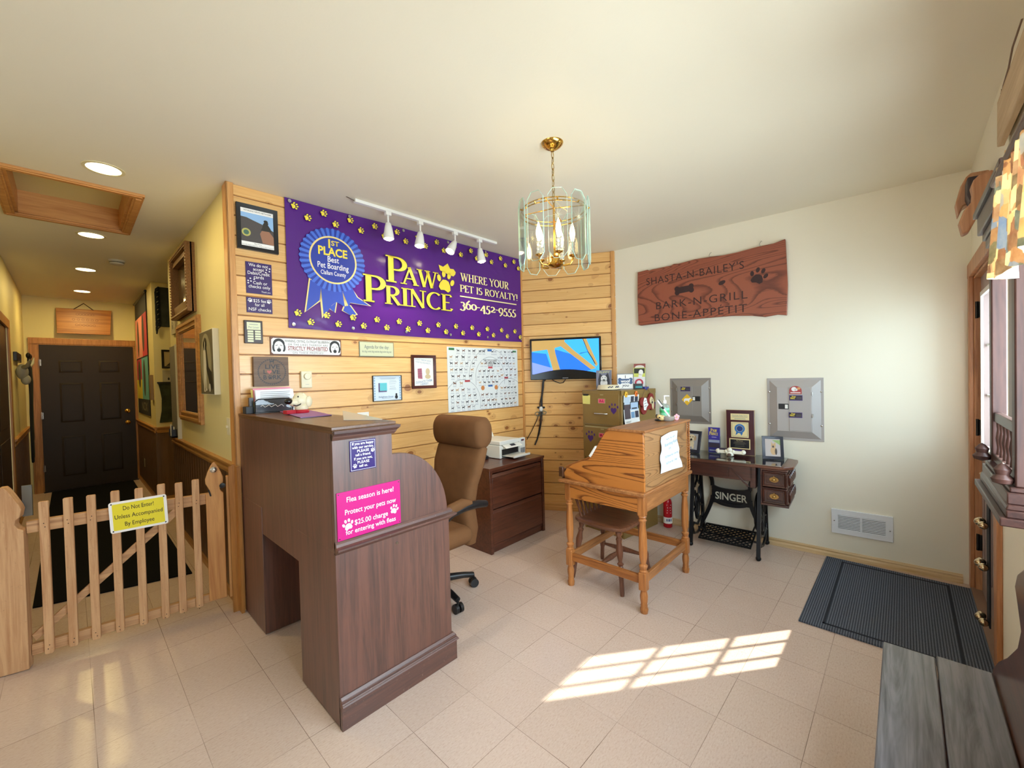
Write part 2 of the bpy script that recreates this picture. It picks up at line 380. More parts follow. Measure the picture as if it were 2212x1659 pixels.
BASEW = wood('light_oak_base', (224, 196, 150), (196, 160, 108), 'x', 30, 0.4)
HALLTRIM = wood('hall_oak_trim', (186, 134, 70), (150, 100, 46), 'x', 30, 0.4); HALLTRIMZ = wood('hall_oak_trim_upright', (180, 124, 62), (146, 94, 40), 'z', 30, 0.4)
WAINS = wood('brown_panelling', (106, 76, 48), (84, 58, 34), 'z', 18, 0.45)
def floor_mat():
    t = NT('floor_tiles'); tc = t.n('ShaderNodeTexCoord'); sp = t.n('ShaderNodeSeparateXYZ'); t.l(tc.outputs['Object'], sp.inputs[0])
    P = 0.3047
    def line(sock, off, w):
        f = t.math('FRACT', t.math('DIVIDE', t.math('SUBTRACT', sock, off - 30 * P), P)); d = t.math('ABSOLUTE', t.math('SUBTRACT', f, 0.5))
        return t.math('GREATER_THAN', d, 0.5 - w / P / 2), t.math('FLOOR', t.math('DIVIDE', t.math('SUBTRACT', sock, off - 30 * P), P))
    lx, ix = line(sp.outputs[0], 0.6411, 0.0022); ly, iy = line(sp.outputs[1], 0.5935, 0.0022)
    ln = t.math('MAXIMUM', lx, ly)
    cb = t.n('ShaderNodeCombineXYZ'); t.l(ix, cb.inputs[0]); t.l(iy, cb.inputs[1])
    wn = t.n('ShaderNodeTexWhiteNoise', noise_dimensions='3D'); t.l(cb.outputs[0], wn.inputs['Vector'])
    sp1 = t.noise(t.coord((1, 2.6, 1)), 60, 4, 0.7); sp2 = t.noise(t.coord((1, 1.6, 1)), 9, 4, 0.6)
    c = t.ramp(sp1, [(0.26, srgb(184, 156, 140)), (0.45, srgb(206, 183, 168)), (0.60, srgb(211, 190, 175)), (0.78, srgb(223, 206, 192))])
    c = t.mix(t.math('MULTIPLY', sp2, 0.35), c, srgb(192, 166, 148))
    c = t.mix(1.0, c, t.ramp(wn.outputs['Value'], [(0, (0.95, 0.94, 0.93, 1)), (1, (1.02, 1.02, 1.02, 1))]), 'MULTIPLY')
    seam = t.math('MULTIPLY', ln, t.ramp(t.noise(t.coord(), 1.7, 2), [(0.38, (.18, .18, .18, 1)), (0.62, (.85, .85, .85, 1))]))
    c = t.mix(seam, c, srgb(92, 68, 52))
    t.base(c); t.set(Roughness=0.22); t.b.inputs['Specular IOR Level'].default_value = 0.4
    h = t.math('SUBTRACT', t.math('MULTIPLY', sp2, 0.25), t.math('MULTIPLY', ln, .6)); t.bump(h, 0.035, 0.002); MATS['floor_tiles'] = t.m; return t.m
FLOOR = floor_mat()
WHITE = mat('white_plastic', (236, 234, 226), 0.35); BLACK = mat('black_plastic', (18, 18, 20), 0.38); BRASS = mat('polished_brass', (214, 170, 84), 0.16, 1.0)
DARKMETAL = mat('dark_metal', (52, 48, 44), 0.35, 0.9); STEEL = mat('bright_steel', (200, 200, 198), 0.22, 1.0)
PAPER = mat('white_paper', (240, 240, 236), 0.6); BLUEPAPER = mat('pale_paper', (226, 236, 240), 0.6)
PURPLE = mat('purple_sign', (52, 24, 96), 0.4); LETTERW = mat('white_lettering', (246, 244, 240), 0.5); LETTERK = mat('black_lettering', (26, 24, 24), 0.5)
GREYL = mat('grey_lettering', (120, 122, 128), 0.6); GLASS = thin_glass('clear_glass')
MAHOG = wood('mahogany_frame', (92, 40, 28), (56, 20, 14), 'x', 30, 0.3)

def sobj(b, name, m, place=None, z=0.0, **kw):
    o = struct(b.build(name, m, None, **kw))
    if place: p, a = place; o.location = (p.x, p.y, z); o.rotation_euler = (0, 0, a)
    return o
# floor and ceiling
sobj(B().box(-2.9, 4.4, -0.5, 9.05, -0.06, 0), 'floor', FLOOR)
c = B(); hx0, hx1, hy0, hy1 = -0.235, 0.335, 3.80, 4.72
c.box(-2.9, 4.4, -0.5, hy0, CZ, CZ + .08).box(-2.9, 4.4, hy1, 9.05, CZ, CZ + .08).box(-2.9, hx0, hy0, hy1, CZ, CZ + .08).box(hx1, 4.4, hy0, hy1, CZ, CZ + .08)
sobj(c, 'ceiling', CEIL)
# pine-clad walls: grooved boards in one mesh
def boards(length, pitch, joint, z0, z1):
    b = B(); k = math.floor((z0 - joint) / pitch); g = 0.006
    while joint + k * pitch < z1:
        a, e = max(z0, joint + k * pitch), min(z1, joint + (k + 1) * pitch)
        if e - a > 0.012:
            b.prism([(0.014, a), (0.008, a), (0.008, a + .0014), (0, a + g), (0, e - g), (0.008, e - .0014), (0.008, e), (0.014, e)], 0, length, 'x')
        k += 1
    b.box(0, length, 0.013, 0.10, z0, z1); return b
sobj(boards(2.735, 0.1295, 2.19, 0, CZ), 'wall_back', PINE, on_pine(0.0))
sobj(boards(1.017, 0.125, 2.30, 0, CZ), 'wall_corner', PINE2, on_short(0.0))
sobj(B().box(-0.012, 2.60, 0, 0.12, 0, CZ), 'wall_right', CREAM, on_white(0.0))
# front wall with door and window openings
b = B(); Y0, Y1 = FY - .10, FY
for x0, x1, z0, z1 in ((-2.9, .30, 0, CZ), (.30, 2.52, 0, 1.02), (.30, 2.52, 2.10, CZ), (2.52, 3.06, 0, CZ), (3.06, 4.045, 2.06, CZ), (4.045, 4.35, 0, CZ)): b.box(x0, x1, Y0, Y1, z0, z1)
sobj(b, 'wall_front', CREAM)
b = B()
for y0, y1, z0, z1 in ((-0.5, .35, 0, CZ), (.35, 2.25, 0, 1.0), (.35, 2.25, 2.1, CZ), (2.25, 3.6, 0, CZ)): b.box(-2.9, -2.75, y0, y1, z0, z1)
sobj(b, 'wall_left', CREAM)
sobj(B().box(-2.9, HLX - .12, 3.47, 3.60, 0, CZ), 'wall_rear', CREAM)
sobj(B().box(HLX - .12, HLX, 3.47, 4.55, 0, CZ).box(HLX - .12, HLX, 6.62, 9.0, 0, CZ).box(HLX - .12, HLX, 4.55, 6.62, 2.12, CZ), 'wall_hall_left', HALLP)
sobj(B().box(HX, HX + .10, 3.172, 5.57, 0, CZ).box(HX + .10, 2.2, 5.45, 5.57, 0, CZ), 'wall_hall_right', HALLP)
sobj(B().box(HX, 2.2, 6.85, 6.97, 0, CZ).box(HX, HX + .12, 6.97, 8.9, 0, CZ).box(2.2, 2.3, 5.45, 6.97, 0, CZ), 'wall_hall_alcove', HALLP)
sobj(B().box(HLX - .12, HX + .12, 8.9, 9.05, 0, CZ), 'wall_hall_end', HALLP)
# corner and edge trims of the pine wall
sobj(B().box(-0.012, 0.030, -0.016, 0.0, 0, CZ).box(-0.012, 0.0, -0.016, 0.09, 0, CZ), 'trim_1', TRIMZ, on_pine(0.0), bevel=.003)
sobj(B().box(0.972, 1.012, -0.014, 0.0, 0, CZ), 'trim_2', TRIMZ, on_short(0.0), bevel=.003)
sobj(B().box(2.722, 2.742, -0.018, 0.0, 0, CZ), 'trim_3', TRIMZ, on_pine(0.0), bevel=.003)
def base(length, name, place, m, x0=0.0, h=.062):
    return sobj(B().prism([(0, 0), (-.016, 0), (-.016, h * .45), (-.011, h * .62), (-.012, h * .8), (-.006, h), (0, h)], x0, length, 'x'), name, m, place)
base(2.50, 'baseboard_right', on_white(0.0), BASEW); base(1.01, 'baseboard_corner', on_short(0.0), TRIM, 0, .085); base(2.72, 'baseboard_back', on_pine(0.0), TRIM, .03, .085)
base(5.8, 'baseboard_front', (Vector((2.9, FY, 0)), PI), BASEW)
# hall wainscot, chair rails, baseboards
def wains(name, place, L, n):
    b = B().box(0, L, -.010, 0, 0, .90)
    k = 0.10
    while k < L: b.box(k, k + .006, -.0115, -.008, .08, .90); k += .102
    sobj(b, 'trim_%d' % n, WAINS, place)
    sobj(B().prism([(0, .885), (-.020, .885), (-.024, .905), (-.016, .915), (-.020, .935), (-.034, .945), (-.034, .958), (0, .958)], 0, L, 'x'), 'trim_%d' % (n + 1), HALLTRIM, place)
    base(L, name, place, HALLTRIM, 0, .085)
wains('baseboard_hall_right', (Vector((HX, 5.57, 0)), -PI / 2), 2.395, 4)
wains('baseboard_alcove', (Vector((HX, 6.85, 0)), 0.0), 1.46, 6)
wains('baseboard_hall_far', (Vector((HX, 8.9, 0)), -PI / 2), 2.05, 8)
wains('baseboard_hall_left', (Vector((HLX, 6.72, 0)), PI / 2), 2.18, 10)
wains('baseboard_hall_near', (Vector((HLX, 3.475, 0)), PI / 2), 0.985, 12)
sobj(B().box(-.014, .002, -.05, -.002, 0, .95).box(-.014, .06, -.018, 0.0, 0, .95), 'trim_14', HALLTRIMZ, (Vector((HX, 3.172, 0)), -PI / 2))
sobj(B().box(-.05, .05, -.016, 0, .0, 2.19).box(2.05, 2.15, -.016, 0, 0, 2.19).box(-.05, 2.15, -.017, 0, 2.10, 2.19), 'trim_15', HALLTRIMZ, (Vector((HLX, 4.56, 0)), PI / 2), bevel=.003)
# dark door standing in the left hall opening
d = struct(thing('door_3', '', 'x', (HLX - .004, 4.57, 0), PI / 2)); del d['label'], d['category']
DARKDOOR = mat('dark_brown_door', (58, 42, 32), 0.38)
B().box(0, 2.03, 0, .04, .005, 2.115).box(.14, .92, -.006, 0, .25, 1.0).box(.14, .92, -.006, 0, 1.12, 1.95).box(1.1, 1.9, -.006, 0, .25, 1.0).box(1.1, 1.9, -.006, 0, 1.12, 1.95).build('door_panel', DARKDOOR, d, bevel=.004)
# brown six-panel door at the hall end
d = struct(thing('door_1', '', 'x', (0.21, HEY, 0), 0)); del d['label'], d['category']
DOORB = mat('brown_hall_door', (46, 35, 26), 0.45, spec=.3)
b = B().box(-.49, .49, -.035, -.005, .01, 2.10)
for x0, x1 in ((-.31, -.07), (.10, .33)):
    for z0, z1 in ((.20, .78), (.98, 1.55), (1.70, 1.88)):
        b.frame(x0, x1, z0, z1, .022, -.035, -.034, inner=-.043); b.box(x0 + .035, x1 - .035, -.042, -.034, z0 + .035, z1 - .035)
b.build('door_panel', DOORB, d, bevel=.003)
B().box(-.59, -.49, -.022, 0, 0, 2.10).box(.49, .525, -.022, 0, 0, 2.10).box(-.59, .525, -.024, 0, 2.10, 2.20).box(-.575, -.505, -.03, -.022, 0, 2.10).box(-.575, .52, -.032, -.024, 2.115, 2.185).build('door_frame', HALLTRIMZ, d, bevel=.003)
for z in (.92, 1.10): B().lathe([(.03, -.036), (.03, -.042), (.013, -.05), (.013, -.07), (.027, -.082), (.029, -.098), (.02, -.108), (0, -.11)], (.40, 0, z), 'y', 18).build('door_knob', BRASS, d, smooth=.8)
for z in (.3, 1.05, 1.80): B().box(-.495, -.475, -.042, -.034, z, z + .09).cyl((-.487, -.044, z - .005), (-.487, -.044, z + .095), .006).build('hinge', STEEL, d)
B().box(-.5, .5, -.06, 0, 0, .012).build('threshold', DARKMETAL, d)
# front door with nine-lite window (door_2)
d = struct(thing('door_2', '', 'x', (3.552, FY, 0), PI)); del d['label'], d['category']
DW = mat('grey_brown_door', (150, 128, 122), 0.4); FRW = wood('front_door_casing', (198, 140, 96), (158, 102, 64), 'z', 28, 0.4)
b = B()
gx0, gx1, gz0, gz1 = -.365, .11, .98, 1.92
for x0, x1, z0, z1 in ((-.47, gx0, .01, 2.05), (gx1, .47, .01, 2.05), (gx0, gx1, .01, gz0), (gx0, gx1, gz1, 2.05)): b.box(x0, x1, .03, .072, z0, z1)
b.frame(-.36, -.05, .2, .84, .02, .024, .031); b.frame(.06, .36, .2, .84, .02, .024, .031)
b.build('door_panel', DW, d, bevel=.003)
b = B().frame(gx0 - .02, gx1 + .02, gz0 - .02, gz1 + .02, .028, .018, .03)
for k in (1, 2):
    x = gx0 + (gx1 - gx0) * k / 3; z = gz0 + (gz1 - gz0) * k / 3
    b.box(x - .007, x + .007, .042, .058, gz0, gz1); b.box(gx0, gx1, .042, .058, z - .007, z + .007)
b.build('muntin', mat('white_muntin', (226, 220, 214), .4), d)
B().box(gx0, gx1, .049, .052, gz0, gz1).build('glass_pane', thin_glass('window_pane', (.97, .99, .99), .12), d)
B().box(-.585, -.49, -.02, 0, 0, 2.12).box(.485, .575, -.02, 0, 0, 2.12).box(-.585, .575, -.022, 0, 2.06, 2.15).box(-.50, -.475, 0, .09, 0, 2.06).box(.475, .50, 0, .09, 0, 2.06).box(-.5, .5, 0, .09, 2.045, 2.07).build('door_frame', FRW, d, bevel=.003)
for z in (.28, 1.03, 1.79): B().box(-.49, -.462, .018, .03, z, z + .1).cyl((-.478, .012, z - .004), (-.478, .012, z + .104), .008).build('hinge', DARKMETAL, d)
B().lathe([(.034, .03), (.034, .02), (.012, .014), (.012, -.03)], (.30, 0, .90), 'y', 16).tube([(.30, -.028, .90), (.24, -.032, .903), (.18, -.03, .895)], .009).build('door_handle', BRASS, d, smooth=.8)
B().lathe([(.030, .03), (.030, .02), (.022, .012), (0, .010)], (.30, 0, 1.08), 'y', 16).build('deadbolt', BRASS, d, smooth=.8)
B().box(-.5, .5, -.02, .14, 0, .018).build('threshold', mat('worn_threshold', (140, 110, 92), .5), d)
# window above the bench (mostly out of frame) and an added, unseen side window
FRD = wood('dark_window_casing', (112, 74, 58), (78, 46, 38), 'z', 28, 0.35)
def window(name, place, w, z0, z1):
    d = struct(thing(name, '', 'x', (place[0].x, place[0].y, 0), place[1])); del d['label'], d['category']
    B().frame(-w / 2 - .11, w / 2 + .11, z0 - .11, z1 + .11, .11, -.022, 0).frame(-w / 2, w / 2, z0, z1, .006, 0, .10).build('window_frame', FRD, d, bevel=.003)
    b = B().frame(-w / 2, w / 2, z0, z1, .045, .05, .09).box(-.02, .02, .06, .09, z0, z1)
    b.build('sash', mat('white_sash', (230, 228, 222), .4), d)
    B().box(-w / 2, w / 2, .07, .073, z0, z1).build('glass_pane', MATS['window_pane'], d)
window('window_1', (Vector((1.41, FY, 0)), PI), 2.22, 1.02, 2.10)
window('added_window', (Vector((-2.75, 1.3, 0)), PI / 2), 1.9, 1.0, 2.1)  # made-up window out of view, put in to brighten the ceiling
# outdoors: a pale gravel yard
sobj(B().box(-14, 16, -16, -0.5, -.32, -.22).box(-16, -2.9, -3, 12, -.32, -.22), 'ground', mat('gravel_yard', (196, 194, 188), .9, noise=.25, nscale=40))
# ------------------------------------------------------------------ things on the pine wall
PRTY = mat('print_yellow', (246, 222, 70), .45); PRTC = mat('print_cream', (250, 232, 170), .45); PRTN = mat('print_ink', (40, 26, 60), .45)
BPUR = NT('banner_vinyl'); BPUR.base(srgb(84, 30, 128)); BPUR.set(Roughness=0.22); BPUR.bump(BPUR.noise(BPUR.coord((1, 1, 1.6)), 3.0, 2, 0.5, 0.6), 0.5, 0.02); BPUR = BPUR.m
def blob(b, c, rx, rz, y, n=24): return b.disc(c, rx, rz, y, n)
# the big banner, local x 0..2.395, z 0..0.918
t = wthing(on_pine(0.335, .004), 1.866, 'banner', 'large purple vinyl banner with yellow lettering and blue award ribbon on the pine wall', 'banner')
BWd, BH = 2.395, 0.912
b = B(); nx, nz = 48, 18
V = [[b.bm.verts.new((BWd * i / nx, -0.006 - 0.004 * math.sin(9 * i / nx + 4 * j / nz) - 0.003 * math.sin(23 * i / nx - 5 * j / nz), BH * j / nz - 0.012 * math.sin(PI * i / nx) * (j == 0))) for j in range(nz + 1)] for i in range(nx + 1)]
for i in range(nx):
    for j in range(nz): b.bm.faces.new((V[i][j], V[i + 1][j], V[i + 1][j + 1], V[i][j + 1]))
b.build('banner_cloth', BPUR, t, smooth=3, normals=False)
PY = -0.0165
def bp(px, pz): return (px, pz)
# award ribbon
BL1, BL2, BL3 = mat('ribbon_blue', (72, 112, 214), .4), mat('ribbon_dark_blue', (38, 60, 160), .4), mat('ribbon_mid_blue', (46, 76, 184), .4)
cx, cz = .326, .527; R0, R1 = .178, .238
b = B()
pts = []
for i in range(144):
    a = 2 * PI * i / 144; r = R1 + .006 * math.cos(36 * a); pts.append((cx + r * math.cos(a) * 1.02, cz + r * math.sin(a) * .98))
b.flat(pts, PY); b.build('ribbon_rosette', BL1, t)
b = B()
for k in range(36):
    a = 2 * PI * (k + .5) / 36; da = .035
    b.flat([(cx + R0 * math.cos(a - da), cz + R0 * math.sin(a - da)), (cx + R1 * math.cos(a - da * 1.2), cz + R1 * math.sin(a - da * 1.2) * .98), (cx + R1 * math.cos(a + da * 1.2), cz + R1 * math.sin(a + da * 1.2) * .98), (cx + R0 * math.cos(a + da), cz + R0 * math.sin(a + da))], PY - .0004)
b.disc((cx, cz), R0 - .012, R0 - .012, PY - .0010, 48)
b.build('ribbon_pleats', BL2, t)
b = B().ringflat((cx, cz), R0 - .014, R0, PY - .0008, 64)
tails = [[(.152, .36), (.116, .125), (.213, .215), (.228, .32)], [(.225, .32), (.239, .092), (.30, .185), (.335, .215), (.40, .185), (.386, .30)], [(.386, .30), (.43, .19), (.445, .222), (.52, .218), (.601, .215), (.50, .27), (.462, .34)], [(.335, .215), (.32, .135), (.28, .165)], [(.40, .19), (.385, .155), (.44, .125), (.49, .135), (.44, .20)]]
for T in tails:
    mx = sum(p[0] for p in T) / len(T); mz = sum(p[1] for p in T) / len(T)
    b.flat([(mx + (p[0] - mx) * 1.08 + (.007 if p[0] > mx else -.007), mz + (p[1] - mz) * 1.08) for p in T], PY + .0006)
b.build('ribbon_gold_edge', mat('ribbon_gold', (240, 216, 140), .4), t)
b = B()
for T in tails: b.flat(T, PY + .0002)
b.build('ribbon_tails', BL3, t)
# lettering of the banner
b = B()
b.text('1', .296, .642, .092, PY - .0014, bold=.025).text('ST', .340, .652, .050, PY - .0014, bold=.02, hs=1.15)
b.text('PLACE', .321, .584, .085, PY - .0014, bold=.03, width=.218)
b.build('ribbon_headline', PRTY, t)
b = B().text('Best', .321, .528, .060, PY - .0014, bold=.008, width=.085).text('Pet Boarding', .321, .478, .060, PY - .0014, bold=.008, width=.232).text('Clallam County', .321, .426, .045, PY - .0014, bold=.006, width=.188)
b.build('ribbon_text', LETTERW, t)
def both(draw, name):
    b = B(); draw(b, PY - .0004, .022); b.build(name + '_outline', PRTN, t)
    b = B(); draw(b, PY - .0009, 0.0); b.build(name, PRTY, t)
def shop(b, y, g):
    roman(b, 'P', .752, .434, .218, y, None, 1.42, grow=g); roman(b, 'AW', .902, .434, .150, y, None, 1.34, grow=g)
    roman(b, 'P', .550, .248, .217, y, None, 1.40, grow=g); roman(b, 'RINCE', .736, .247, .152, y, None, 1.44, grow=g)
both(shop, 'shop_name')
def pawcrown(b, y, g):
    b.paw(1.357, .505, .112 * (1 + g), y, -.18)
    b.flat([(1.300, .612), (1.285, .661), (1.335, .650), (1.388, .690), (1.415, .645), (1.455, .648), (1.480, .622), (1.474, .600), (1.452, .578), (1.40, .585)], y)
both(pawcrown, 'paw_and_crown')
b = B()
roman(b, 'WHERE YOUR', 1.537, .552, .076, PY, None, 1.21, .17, .07); roman(b, 'PET IS ROYALTY!', 1.525, .446, .068, PY, None, 1.36, .17, .07)
b.flat([(1.525, .397), (2.304, .397), (2.304, .408), (1.525, .408)], PY)
roman(b, '360-452-9555', 1.522, .284, .092, PY, None, 1.45, .17, .075)
b.build('slogan_and_phone', PRTC, t)
b = B(); b2 = B()
topP = [(.061 + .2017 * k, .863) for k in range(12)] + [(.148 + .2 * k, .802) for k in range(12)]; botP = [(.059 + .2008 * k, .108) for k in range(12)] + [(.145 + .2005 * k, .049) for k in range(12)]
for x, z in topP + botP: b.paw(x, z, .028, PY, -1.2); b2.paw(x, z, .032, PY + .0004, -1.2)
b.build('paw_prints', PRTY, t); b2.build('paw_print_outlines', PRTN, t)
b = B()
for x in (.03, .46, .93, 1.40, 1.87, 2.365):
    for z in (.025, BH - .022): b.lathe([(.006, -.018), (.012, -.0185), (.012, -.014), (.006, -.014)], (x, 0, z), 'y', 14)
b.build('grommet', STEEL, t)

def plate(place, z, name, label, cat, w, h, m, depth=.006, group=None, bevel=.001, part='board'):
    t = wthing(place, z, name, label, cat, group)
    B().box(0, w, -depth, 0, 0, h).build(part, m, t, bevel=bevel); return t
def framed(place, z, name, label, w, h, fw, fm, pm, depth=.022, group=None, cat='picture frame', art='print', inner=None):
    t = wthing(place, z, name, label, cat, group)
    B().frame(0, w, 0, h, fw, -depth, 0, inner=-depth * .6 if inner is None else inner).build('frame', fm, t, bevel=.0015)
    B().box(fw * .9, w - fw * .9, -depth * .45, -.001, fw * .9, h - fw * .9).build(art, pm, t)
    return t, -depth * .45 - .0006
BLKF = mat('black_frame', (24, 24, 26), .35)
# veterans picture
t, y = framed(on_pine(.041), 2.365, 'framed_picture', 'black framed magazine cover of a soldier seated on rocks, top left of pine wall', .244, .298, .026, BLKF, mat('cover_sky', (150, 190, 232), .4))
b = B().flat([(.026, .215), (.06, .213), (.10, .20), (.15, .185), (.218, .15), (.218, .05), (.026, .05)], y); b.build('print_hills', mat('cover_hills', (78, 72, 70), .5), t)
b = B().flat([(.135, .12), (.15, .148), (.19, .145), (.218, .11), (.218, .055), (.15, .06)], y - .0003); b.build('print_rock', mat('cover_rock', (158, 112, 86), .5), t)
b = B().flat([(.14, .143), (.15, .165), (.155, .19), (.165, .205), (.175, .21), (.188, .20), (.185, .188), (.20, .165), (.205, .145), (.16, .143)], y - .0006).disc((.172, .208), .013, .010, y - .0006); b.build('print_soldier', mat('cover_soldier', (44, 42, 36), .5), t)
B().box(.025, .219, y - .0004, y, .245, .273).box(.025, .219, y - .0004, y, .025, .055).build('print_bands', LETTERW, t)
B().text('VETERANS NEWS NETWORK', .125, .259, .015, y - .0008, width=.165).text('Paw Prince', .122, .046, .010, y - .0008).text('Proudly Supporting Port Angeles Area Veterans', .122, .034, .008, y - .0008, width=.185).build('lettering', LETTERK, t)
B().ringflat((.055, .115), .016, .026, y - .0006, 24).build('print_seal', mat('seal_gold', (186, 180, 96), .5), t); B().disc((.055, .115), .016, .016, y - .0006, 20).build('print_seal_center', mat('seal_green', (72, 110, 92), .5), t)
# purple payment signs
t = plate(on_pine(.086), 2.081, 'sign', 'dark purple payment sign saying cash or checks only, below the soldier picture', 'sign', .154, .208, PURPLE)
b = B().text('We do not', .075, .188, .030, -.0066, width=.115, bold=.004).text('accept', .075, .162, .030, -.0066, bold=.004, width=.065).text('Debit/Credit', .075, .135, .030, -.0066, width=.130, bold=.004).text('cards', .075, .110, .030, -.0066, width=.06, bold=.004).text('Cash or', .082, .072, .030, -.0066, width=.085, bold=.004).text('checks only', .077, .046, .030, -.0066, width=.128, bold=.004).text('Thank you', .115, .015, .016, -.0066, width=.055)
for x, z in ((.142, .178), (.122, .168), (.14, .160), (.118, .150), (.025, .098), (.047, .095), (.012, .082), (.028, .080), (.012, .067)): b.disc((x, z), .005, .0045, -.0066, 12)
b.build('lettering', LETTERW, t)
t = plate(on_pine(.084), 1.953, 'sign', 'small dark purple sign saying $25 fee for NSF checks', 'sign', .153, .102, PURPLE)
B().text('$25 fee', .077, .080, .030, -.0066, width=.075, bold=.004).text('for all', .077, .053, .028, -.0066, bold=.004, width=.055).text('NSF checks', .077, .022, .030, -.0066, width=.132, bold=.004).paw(.022, .080, .016, -.0066, .4).paw(.132, .080, .016, -.0066, -.4).build('lettering', LETTERW, t)
# pet lover plaque
t = plate(on_pine(.063), 1.747, 'plaque', 'small dark wood plaque with cream nameplates, left edge of the pine wall', 'plaque', .108, .152, mat('plaque_dark', (52, 34, 28), .35), .016, bevel=.003)
B().box(.015, .095, -.0175, -.016, .090, .140).build('title_plate', mat('plate_cream', (226, 228, 190), .4), t)
B().box(.030, .080, -.0178, -.0175, .124, .127).text('Pet Lover', .055, .106, .018, -.018, width=.062).build('lettering', GREYL, t)
for k, (x, z) in enumerate([(.018, .073), (.018, .057), (.018, .041), (.018, .025), (.018, .009), (.061, .073), (.061, .057), (.061, .041), (.061, .025)]): B().box(x, x + .034, -.0172, -.016, z, z + .012).build('name_plate', MATS['plate_cream'], t)
# whining sign
t = plate(on_pine(.214), 1.674, 'sign', 'long white sign on whining and crying with two bawling faces, left of the banner ribbon', 'sign', .490, .124, mat('rust_edge', (110, 66, 46), .5), .006, bevel=.004)
b = B(); x0, x1, z0, z1 = .008, .482, .007, .117; r = .012
b.flat([(x0 + r, z0), (x1 - r, z0), (x1, z0 + r), (x1, z1 - r), (x1 - r, z1), (x0 + r, z1), (x0, z1 - r), (x0, z0 + r)], -.0066); b.build('white_panel', mat('enamel_white', (240, 240, 236), .3), t)
b = B().text('WHINING, CRYING, OUTRIGHT BLUBBERING', .250, .098, .026, -.0072, width=.315).text('OR THE LIKES THEREOF ARE', .250, .074, .020, -.0072, width=.275, sp=1.2).text('ON THESE PREMISES!', .250, .017, .020, -.0072, width=.215, sp=1.2)
b.flat([(.115, .0285), (.385, .0285), (.385, .030), (.115, .030)], -.0072); b.build('lettering', mat('dim_ink', (70, 66, 66), .5), t)
B().text('STRICTLY PROHIBITED', .250, .047, .040, -.0072, width=.275, bold=.015).build('red_lettering', mat('dull_red', (140, 44, 44), .5), t)
b = B(); b2 = B()
for fx in (.055, .440):
    b.disc((fx, .078), .037, .036, -.0070, 20); b.disc((fx - .030, .050), .012, .028, -.0069, 12); b.disc((fx + .030, .050), .012, .028, -.0069, 12)
    b2.disc((fx, .054), .030, .042, -.0074, 20)
b.build('face_hair', LETTERK, t); b2.build('face_skin', MATS['enamel_white'], t)
b = B()
for fx in (.055, .440):
    b.disc((fx, .034), .013, .013, -.0078, 14)
    for sx in (-1, 1): b.flat([(fx + sx * .022, .062), (fx + sx * .006, .068), (fx + sx * .006, .071), (fx + sx * .022, .066)], -.0078)
    b.disc((fx, .052), .005, .003, -.0078, 8)
b.build('face_features', LETTERK, t)
# agenda sign
t = wthing(on_pine(.846), 1.673, 'sign', 'pale green metal sign headed Agenda for the day, below the banner', 'sign')
B().box(0, .303, -.006, 0, 0, .122).build('board', mat('aged_edge', (120, 122, 100), .5), t, bevel=.001)
B().box(.006, .297, -.0066, -.006, .006, .116).frame(.010, .293, .010, .112, .003, -.0072, -.0066).build('panel', mat('agenda_green', (206, 210, 176), .4), t)
B().text('Agenda for the day:', .151, .078, .040, -.0072, width=.215).text('let dog in-let dog out-let dog in-let dog out', .151, .042, .024, -.0072, width=.255).build('lettering', mat('slate_ink', (82, 100, 108), .5), t)
# live love bark
t = wthing(on_pine(.103), 1.459, 'sign', 'brown wooden block sign reading Live Love Bark, above the paper holder', 'sign')
LLB = wood('brown_block', (116, 88, 62), (92, 66, 44), 'x', 18, .5)
B().box(0, .214, -.035, 0, 0, .200).build('block', LLB, t, bevel=.002)
b = B().text('LIVE', .112, .131, .040, -.0356, bold=.02, width=.088).text('L', .066, .096, .040, -.0356, bold=.02).text('VE', .134, .096, .040, -.0356, bold=.02, width=.05).text('B', .066, .060, .040, -.0356, bold=.02).text('RK', .139, .060, .040, -.0356, bold=.02, width=.055).paw(.098, .060, .017, -.0356).dog(.112, .165, .030, -.0356, 1)
b.ringflat((.110, .098), .080, .083, -.0356, 48)
for k in range(40): b.disc((.110 + .086 * math.cos(k * PI / 20), .098 + .086 * math.sin(k * PI / 20)), .004, .0025, -.0357, 6, k * PI / 20)
b.build('lettering', mat('block_ink', (44, 42, 46), .5), t)
B().flat([(.093, .083), (.107, .097), (.106, .106), (.099, .108), (.093, .103), (.087, .108), (.080, .106), (.079, .097)], -.0358).build('heart', mat('block_heart', (178, 92, 80), .5), t)
# thermostat
t = wthing(on_pine(.401), 1.440, 'thermostat', 'cream dial thermostat on the pine wall beside the brown block sign', 'thermostat')
IV = mat('ivory_plastic', (230, 220, 186), .35)
B().box(0, .074, -.026, 0, 0, .120).build('body', IV, t, bevel=.004)
B().lathe([(.024, -.026), (.024, -.036), (.021, -.040), (0, -.041)], (.040, 0, .083), 'y', 24).build('dial', IV, t, smooth=.7)
B().text('WARM', .040, .024, .008, -.0266).build('lettering', GREYL, t)
